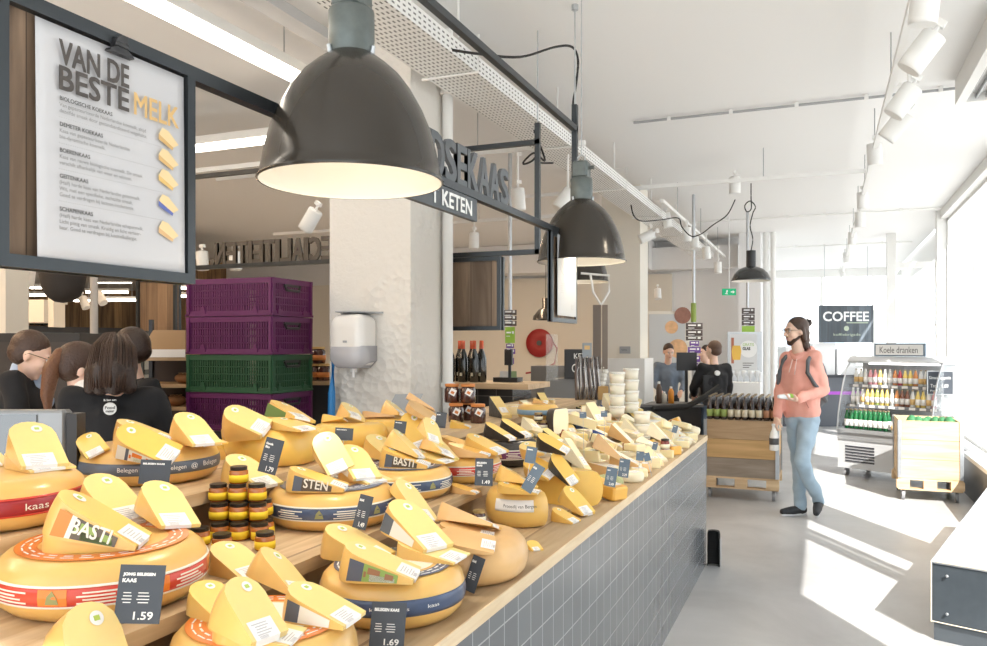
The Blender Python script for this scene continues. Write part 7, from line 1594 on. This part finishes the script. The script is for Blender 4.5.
def man_extra(t, P, Rm, s, K):
    glasses(t, P, s, mat('glasses_brown', (.12, .07, .03), .3))
    n = K['neck']; l = J['l']; f = J['f']
    blob('hood', [('c', n + l * .085 - f * .02 + UP * -.01, n - f * .10 + l * .05 + UP * .015, .036, .045), ('c', n - l * .085 - f * .02 + UP * -.01, n - f * .10 - l * .05 + UP * .015, .036, .045), ('c', n - f * .10 + l * .05 + UP * .015, n - f * .10 - l * .05 + UP * .015, .050, .050), ('c', n + l * .085 - f * .02 - UP * .01, n + f * .085 - UP * .06, .034, .022), ('c', n - l * .085 - f * .02 - UP * .01, n + f * .085 - UP * .06, .034, .022)], pink, t, voxel=.010, smooth=3)
    strands([[n + f * .115 + l * .02 - UP * .06, n + f * .15 + l * .025 - UP * .12, n + f * .16 + l * .02 - UP * .20], [n + f * .115 - l * .02 - UP * .06, n + f * .15 - l * .02 - UP * .12, n + f * .165 - l * .03 - UP * .18]], 'drawstring', mat('pale_pink', (.88, .66, .60), .8), t, .004)
    strands([[K['pel'] + UP * .14 + f * .12 + l * .08, K['pel'] + UP * .05 + f * .11 + l * .12]], 'pocket_seam', mat('pink_seam', (.62, .27, .22), .8), t, .004)
    # ribbed cuffs
    for n_ in 'LR':
        el, wr = K['el' + n_], K['wr' + n_]; d = (wr - el).normalized(); m = MB(); m.smooth = True; m.cyl(wr - d * .045, wr - d * .0, .038, 16, .035); m.build('cuff', pink, t)
    for n_, an, toe in (('L', K['anL'], J['toeL']), ('R', K['anR'], J['toeR'])):
        td = toe.normalized(); heel = an - UP * .035 - td * .02; tip = heel + toe * 1.12; side = td.cross(UP).normalized(); up = side.cross(td).normalized()
        blob('shoe_sole', [('c', heel - up * .036 - td * .01, tip - up * .028, .030, .024), ('c', heel - up * .036 - td * .01 + side * .018, tip - up * .028 + side * .010, .020, .014), ('c', heel - up * .036 - td * .01 - side * .018, tip - up * .028 - side * .010, .020, .014)], mat('sole_white', (.75, .75, .76), .6), t, voxel=.008, smooth=1)
man = person('person', 'man in a pink hoodie and light jeans with tied-up hair holding a milk bottle', J, hf, pink, jeans_m, man_hair, voxel=.011, extras=man_extra, loose=1.0,
             hem=lambda K: ('c', K['pel'] + Vector((0, 0, .02)) - J['l'] * .06, K['pel'] + Vector((0, 0, .02)) + J['l'] * .06, .118, .118))
# backpack worn on his back
bk = J['chest'] - fb * .20 + lb * .02 - UP * .08
t = thing('backpack', 'grey backpack worn by the man in the pink hoodie', 'backpack', bk)
blob('bag', [('e', Vector((0, 0, .02)), (.095, .15, .24), frame((0, 0, 0), fb, lb, UP)), ('e', Vector((0, 0, -.10)) - fb * .02, (.10, .15, .16), frame((0, 0, 0), fb, lb, UP))], greycloth, t, voxel=.012, smooth=3)
for sd in (1, -1):
    sh = (J['shL'] if sd > 0 else J['shR']) - bk; c0 = J['chest'] - bk
    m = MB(); m.smooth = True
    pts = [Vector((0, 0, .17)) + lb * .09 * sd + fb * .02, c0 + UP * .165 + lb * sd * .11 - fb * .06, c0 + UP * .172 + lb * sd * .112 + fb * .02, c0 + UP * .125 + lb * .118 * sd + fb * .10, c0 + UP * .02 + lb * sd * .130 + fb * .142, c0 - UP * .09 + lb * sd * .170 + fb * .08, c0 - UP * .15 + lb * sd * .19, Vector((0, 0, -.17)) + lb * .15 * sd + fb * .03]
    m.tube(pts, .019, 8); o = m.build('strap', greycloth, t)
# milk bottle in his right hand
hb = J['wrR'] + J['hdR'] * .075; t = thing('milk_bottle', 'clear bottle of white milk with black label held by the man', 'bottle', hb + Vector((0, 0, -.235)) - RT * .01)
m = MB(); m.smooth = True; m.lathe([(0, 0), (.038, 0), (.042, .008), (.042, .13), (.034, .165), (.019, .195), (.018, .225), (0, .225)], 20, caps=False); m.build('bottle_body', mat('milk', (.85, .84, .80), .2, coat=.6), t)
m = MB(); m.smooth = True; m.lathe([(.0425, .055), (.043, .055), (.043, .115), (.0425, .115)], 20, caps=False); m.build('label', ink, t); m = MB(); m.lathe([(.020, .222), (.021, .224), (.021, .245), (0, .246)], 16, caps=False); m.build('cap', white_pl, t)
# green and white wrap in his left hand
hl = J['wrL'] + J['hdL'] * .10 + UP * .022; t = thing('food_package', 'white and green food package held in the left hand of the man', 'package', hl)
dn_ = J['hdL']; blob('wrap', [('c', -dn_ * .02, dn_ * .10, .026, .018)], mat('wrap_white', (.85, .86, .85), .3), t, voxel=.006, smooth=2); blob('green_end', [('c', -dn_ * .045, -dn_ * .015, .024, .0275)], mat('wrap_green', (.35, .62, .08), .4), t, voxel=.006, smooth=2)
# ---- man in glasses at left
def short_hair(m_=hair_d, back=0):
    def f(t, P, Rm, s, K): hair_cap(t, P, Rm, s, m_, thick=.003)
    return f
def px_stand(px, t_, ztop_px, facing, lean=.0, arms=(.5, .5), h=None):
    c = D(px, HY, t_); H_ = EYE + (HY - ztop_px) / F * t_
    hh = h or H_ / (1.0); hh = H_ / (1 - .02) if lean == 0 else H_ / (.985 - .03)
    return standing((c.x, c.y), facing, hh, lean, arms)
yr = math.atan2(RT.y, RT.x)
def view(px):
    v = (FW + RT * ((px - CX) / F)).normalized(); return v, Vector((v.y, -v.x, 0))
def suit_extra(t, P, Rm, s, K):
    glasses(t, P, s, mat('glasses_brown', (.12, .07, .03), .3)); n = K['neck']
    blob('collar', [('c', n + Vector((0, 0, .01)), n + Vector((0, 0, -.02)), .072, .082), ('c', n + Vector((0, 0, -.03)), n + J1['f'] * .10 - Vector((0, 0, .16)), .06, .045)], mat('light_blue_cloth', (.42, .52, .68), .8), t, voxel=.011, smooth=2)
v_, r_ = view(25); J1 = px_stand(16, 4.3, 331, math.atan2(r_.y, r_.x) - .3, .10)
J1['head'] = D(31, 356, 4.25)
person('person', 'man with glasses and dark suit jacket looking down at far left', J1, r_ * .9 - v_ * .12 - UP * .42, blackcloth, blackcloth, short_hair(hair_m), extras=suit_extra, hands=True)
# ---- woman with pony tail
def pony(t, P, Rm, s, K):
    hair_cap(t, P, Rm, s, mat('hair_auburn', (.05, .022, .012), .45, noise=.4, nscale=90, bump=.5), thick=.012)
    au = MATS['hair_auburn_light'] if 'hair_auburn_light' in MATS else mat('hair_auburn_light', (.14, .055, .022), .5, noise=.35, nscale=90, bump=.5)
    blob('pony_tail', [('c', P(-.08, 0, .05), P(-.115, -.01, .05), .028, .03), ('c', P(-.115, -.01, .05), P(-.125, -.02, -.04), .032, .04), ('c', P(-.125, -.02, -.04), P(-.10, -.03, -.16), .04, .03), ('c', P(-.10, -.03, -.16), P(-.06, -.03, -.25), .03, .012)], au, t, voxel=.010, smooth=1)
v_, r_ = view(80); J2 = px_stand(76, 3.95, 338, math.atan2(r_.y, r_.x), .12, (.7, .7)); J2['head'] = D(80, 371, 3.9)
person('person', 'woman with a long auburn pony tail and cream top bending over work', J2, r_ * .9 + v_ * .15 - UP * .35, whitecloth, jeans_d, pony)
# ---- woman in black shirt, back to us, bob hair
def bob(t, P, Rm, s, K):
    sh = [('e', P(-.02, 0, .035), (.106 * s, .094 * s, .102 * s), Rm), ('e', P(-.045, 0, -.03), (.090 * s, .102 * s, .085 * s), Rm), ('c', P(-.06, .06, -.05), P(-.05, .078, -.115), .05, .035), ('c', P(-.06, -.06, -.05), P(-.05, -.078, -.115), .05, .035), ('c', P(-.09, .03, -.04), P(-.085, .03, -.125), .05, .035), ('c', P(-.09, -.03, -.04), P(-.085, -.03, -.125), .05, .035)]
    blob('hair', sh, hair_d, t, voxel=.010, smooth=1)
    random.seed(9); st = []
    for k in range(160):
        a = random.uniform(-2.4, 2.4); c, q = -math.cos(a), math.sin(a); rr = random.uniform(.98, 1.06)
        st.append([P(-.02 + .05 * c * rr, .05 * q * rr, .135), P(-.03 + .095 * c * rr, .09 * q * rr, .07), P(-.04 + .10 * c * rr, .102 * q * rr, -.02), P(-.045 + .085 * c * rr, .088 * q * rr, -.12 - .02 * random.random())])
    strands(st, 'hair_strands', hair_m, t, .0022)
def badge(t, P, Rm, s, K):
    b = K['chest'] - v_ * .14 + UP * .09 + r_ * -.01; b = Vector(b); n = -v_; x = r_; M = frame(b, x, UP, n)
    m = MB(); m.lathe([(0, .016), (.026, .016), (.026, -.02)], 28, M, caps=False); m.build('back_print', paper, t)
    m = MB(); text_into(m, 'Food', .02, M @ Matrix.Translation((-.019, .0, .0165)), bold=.02, width=.038, height=.012); text_into(m, 'maker', .02, M @ Matrix.Translation((-.016, -.014, .0165)), bold=.02, width=.032, height=.010); m.build('print_lettering', ink, t)
    m = MB(); text_into(m, 'ik ben een', .02, M @ Matrix.Translation((-.024, .034, .012)), bold=.01, width=.048, height=.009); m.build('print_lettering', chalk, t)
v_, r_ = view(112); J3 = px_stand(112, 3.55, 343, math.atan2(v_.y, v_.x) - .2, .03, (.8, .8)); J3['head'] = D(115, 364, 3.53)
person('person', 'woman with dark bobbed hair in a black shirt seen from behind', J3, v_ * .9 + r_ * .25 - UP * .2, blackcloth, blackcloth, bob, extras=badge, hands=False)
# ---- face peeping behind her
J4 = px_stand(133, 4.6, 342, yr + .9, .05); J4['head'] = D(131, 354, 4.6)
person('person', 'person with dark curly hair partly hidden behind the woman with bobbed hair', J4, -RT * .3 + FW * .2 - UP * .1, blackcloth, blackcloth, lambda t, P, Rm, s, K: hair_cap(t, P, Rm, s, hair_d, thick=.026), hands=False)
J5 = px_stand(88, 6.4, 343, yr + PI / 2, .0); J5['head'] = D(87, 352, 6.4)
person('person', 'bald person with back turned behind the steel pole', J5, FW, blackcloth, blackcloth, lambda t, P, Rm, s, K: blob('hair', [('e', P(-.05, 0, -.01), (.065, .08, .05), Rm)], hair_m, t, voxel=.012, smooth=1), hands=False)
# ---- assistant in black at the checkout, and the man beyond, and the cashier
def badge2(t, P, Rm, s, K):
    b = K['chest'] + (-FW) * .150 + UP * .06 + RT * .0; x = RT; M = frame(b, RT, UP, -FW); m = MB(); m.lathe([(0, .012), (.03, .012), (.03, -.03)], 20, M, caps=False); m.build('back_print', paper, t)
J6 = px_stand(714, 9.6, 344, yr + 1.75, .0, (.7, .3)); 
person('person', 'shop assistant in black shirt and jeans seen from behind at checkout', J6, FW * .8 - RT * .6, blackcloth, jeans_d, short_hair(mat('hair_cropped', (.10, .055, .035), .6, noise=.4, nscale=60)), voxel=.014, extras=badge2, hands=True)
J7 = px_stand(707, 10.4, 348, yr + 2.6, .0)
person('person', 'customer partly hidden behind the assistant in black', J7, -RT * .8 - FW * .2, greycloth, blackcloth, short_hair(hair_d), voxel=.014, hands=False)
J8 = px_stand(667, 11.4, 349, yr - PI / 2, .12, (.7, .7))
person('person', 'cashier with grey-blue shirt standing behind the checkout desk', J8, -FW - UP * .35 + RT * .1, mat('slate_shirt', (.16, .20, .26), .8), blackcloth, short_hair(hair_m), voxel=.014, hands=True)
# ---------------------------------------------------------------- camera, daylight, view
cam = bpy.data.cameras.new('camera'); co = bpy.data.objects.new('camera', cam); COL.objects.link(co)
cam.sensor_width = 36; cam.lens = 36 * F / 987; cam.shift_y = 22 / 987; cam.clip_start = .05
co.matrix_world = Matrix.Translation((0, 0, EYE)) @ Matrix.Rotation(YAW, 4, 'Z') @ Matrix.Rotation(PI / 2, 4, 'X')
sc = bpy.context.scene; sc.camera = co
w = bpy.data.worlds.new('sky'); sc.world = w; w.use_nodes = True; nt = w.node_tree; bg = nt.nodes['Background']
bg.inputs['Color'].default_value = (.88, .95, 1, 1); bg.inputs['Strength'].default_value = 3.6
s = bpy.data.lights.new('sun', 'SUN'); s.energy = 16; s.angle = .008; s.color = (1, .97, .92)
so = bpy.data.objects.new('sun', s); COL.objects.link(so)
d = Vector((-.5, .86, -1.0 * math.tan(math.radians(40.5)))); so.matrix_world = (-d).to_track_quat('Z', 'Y').to_matrix().to_4x4()
sc.view_settings.view_transform = 'Standard'; sc.view_settings.look = 'None'; sc.view_settings.gamma = 1; sc.view_settings.use_curve_mapping = False
sc.view_settings.exposure = -0.55
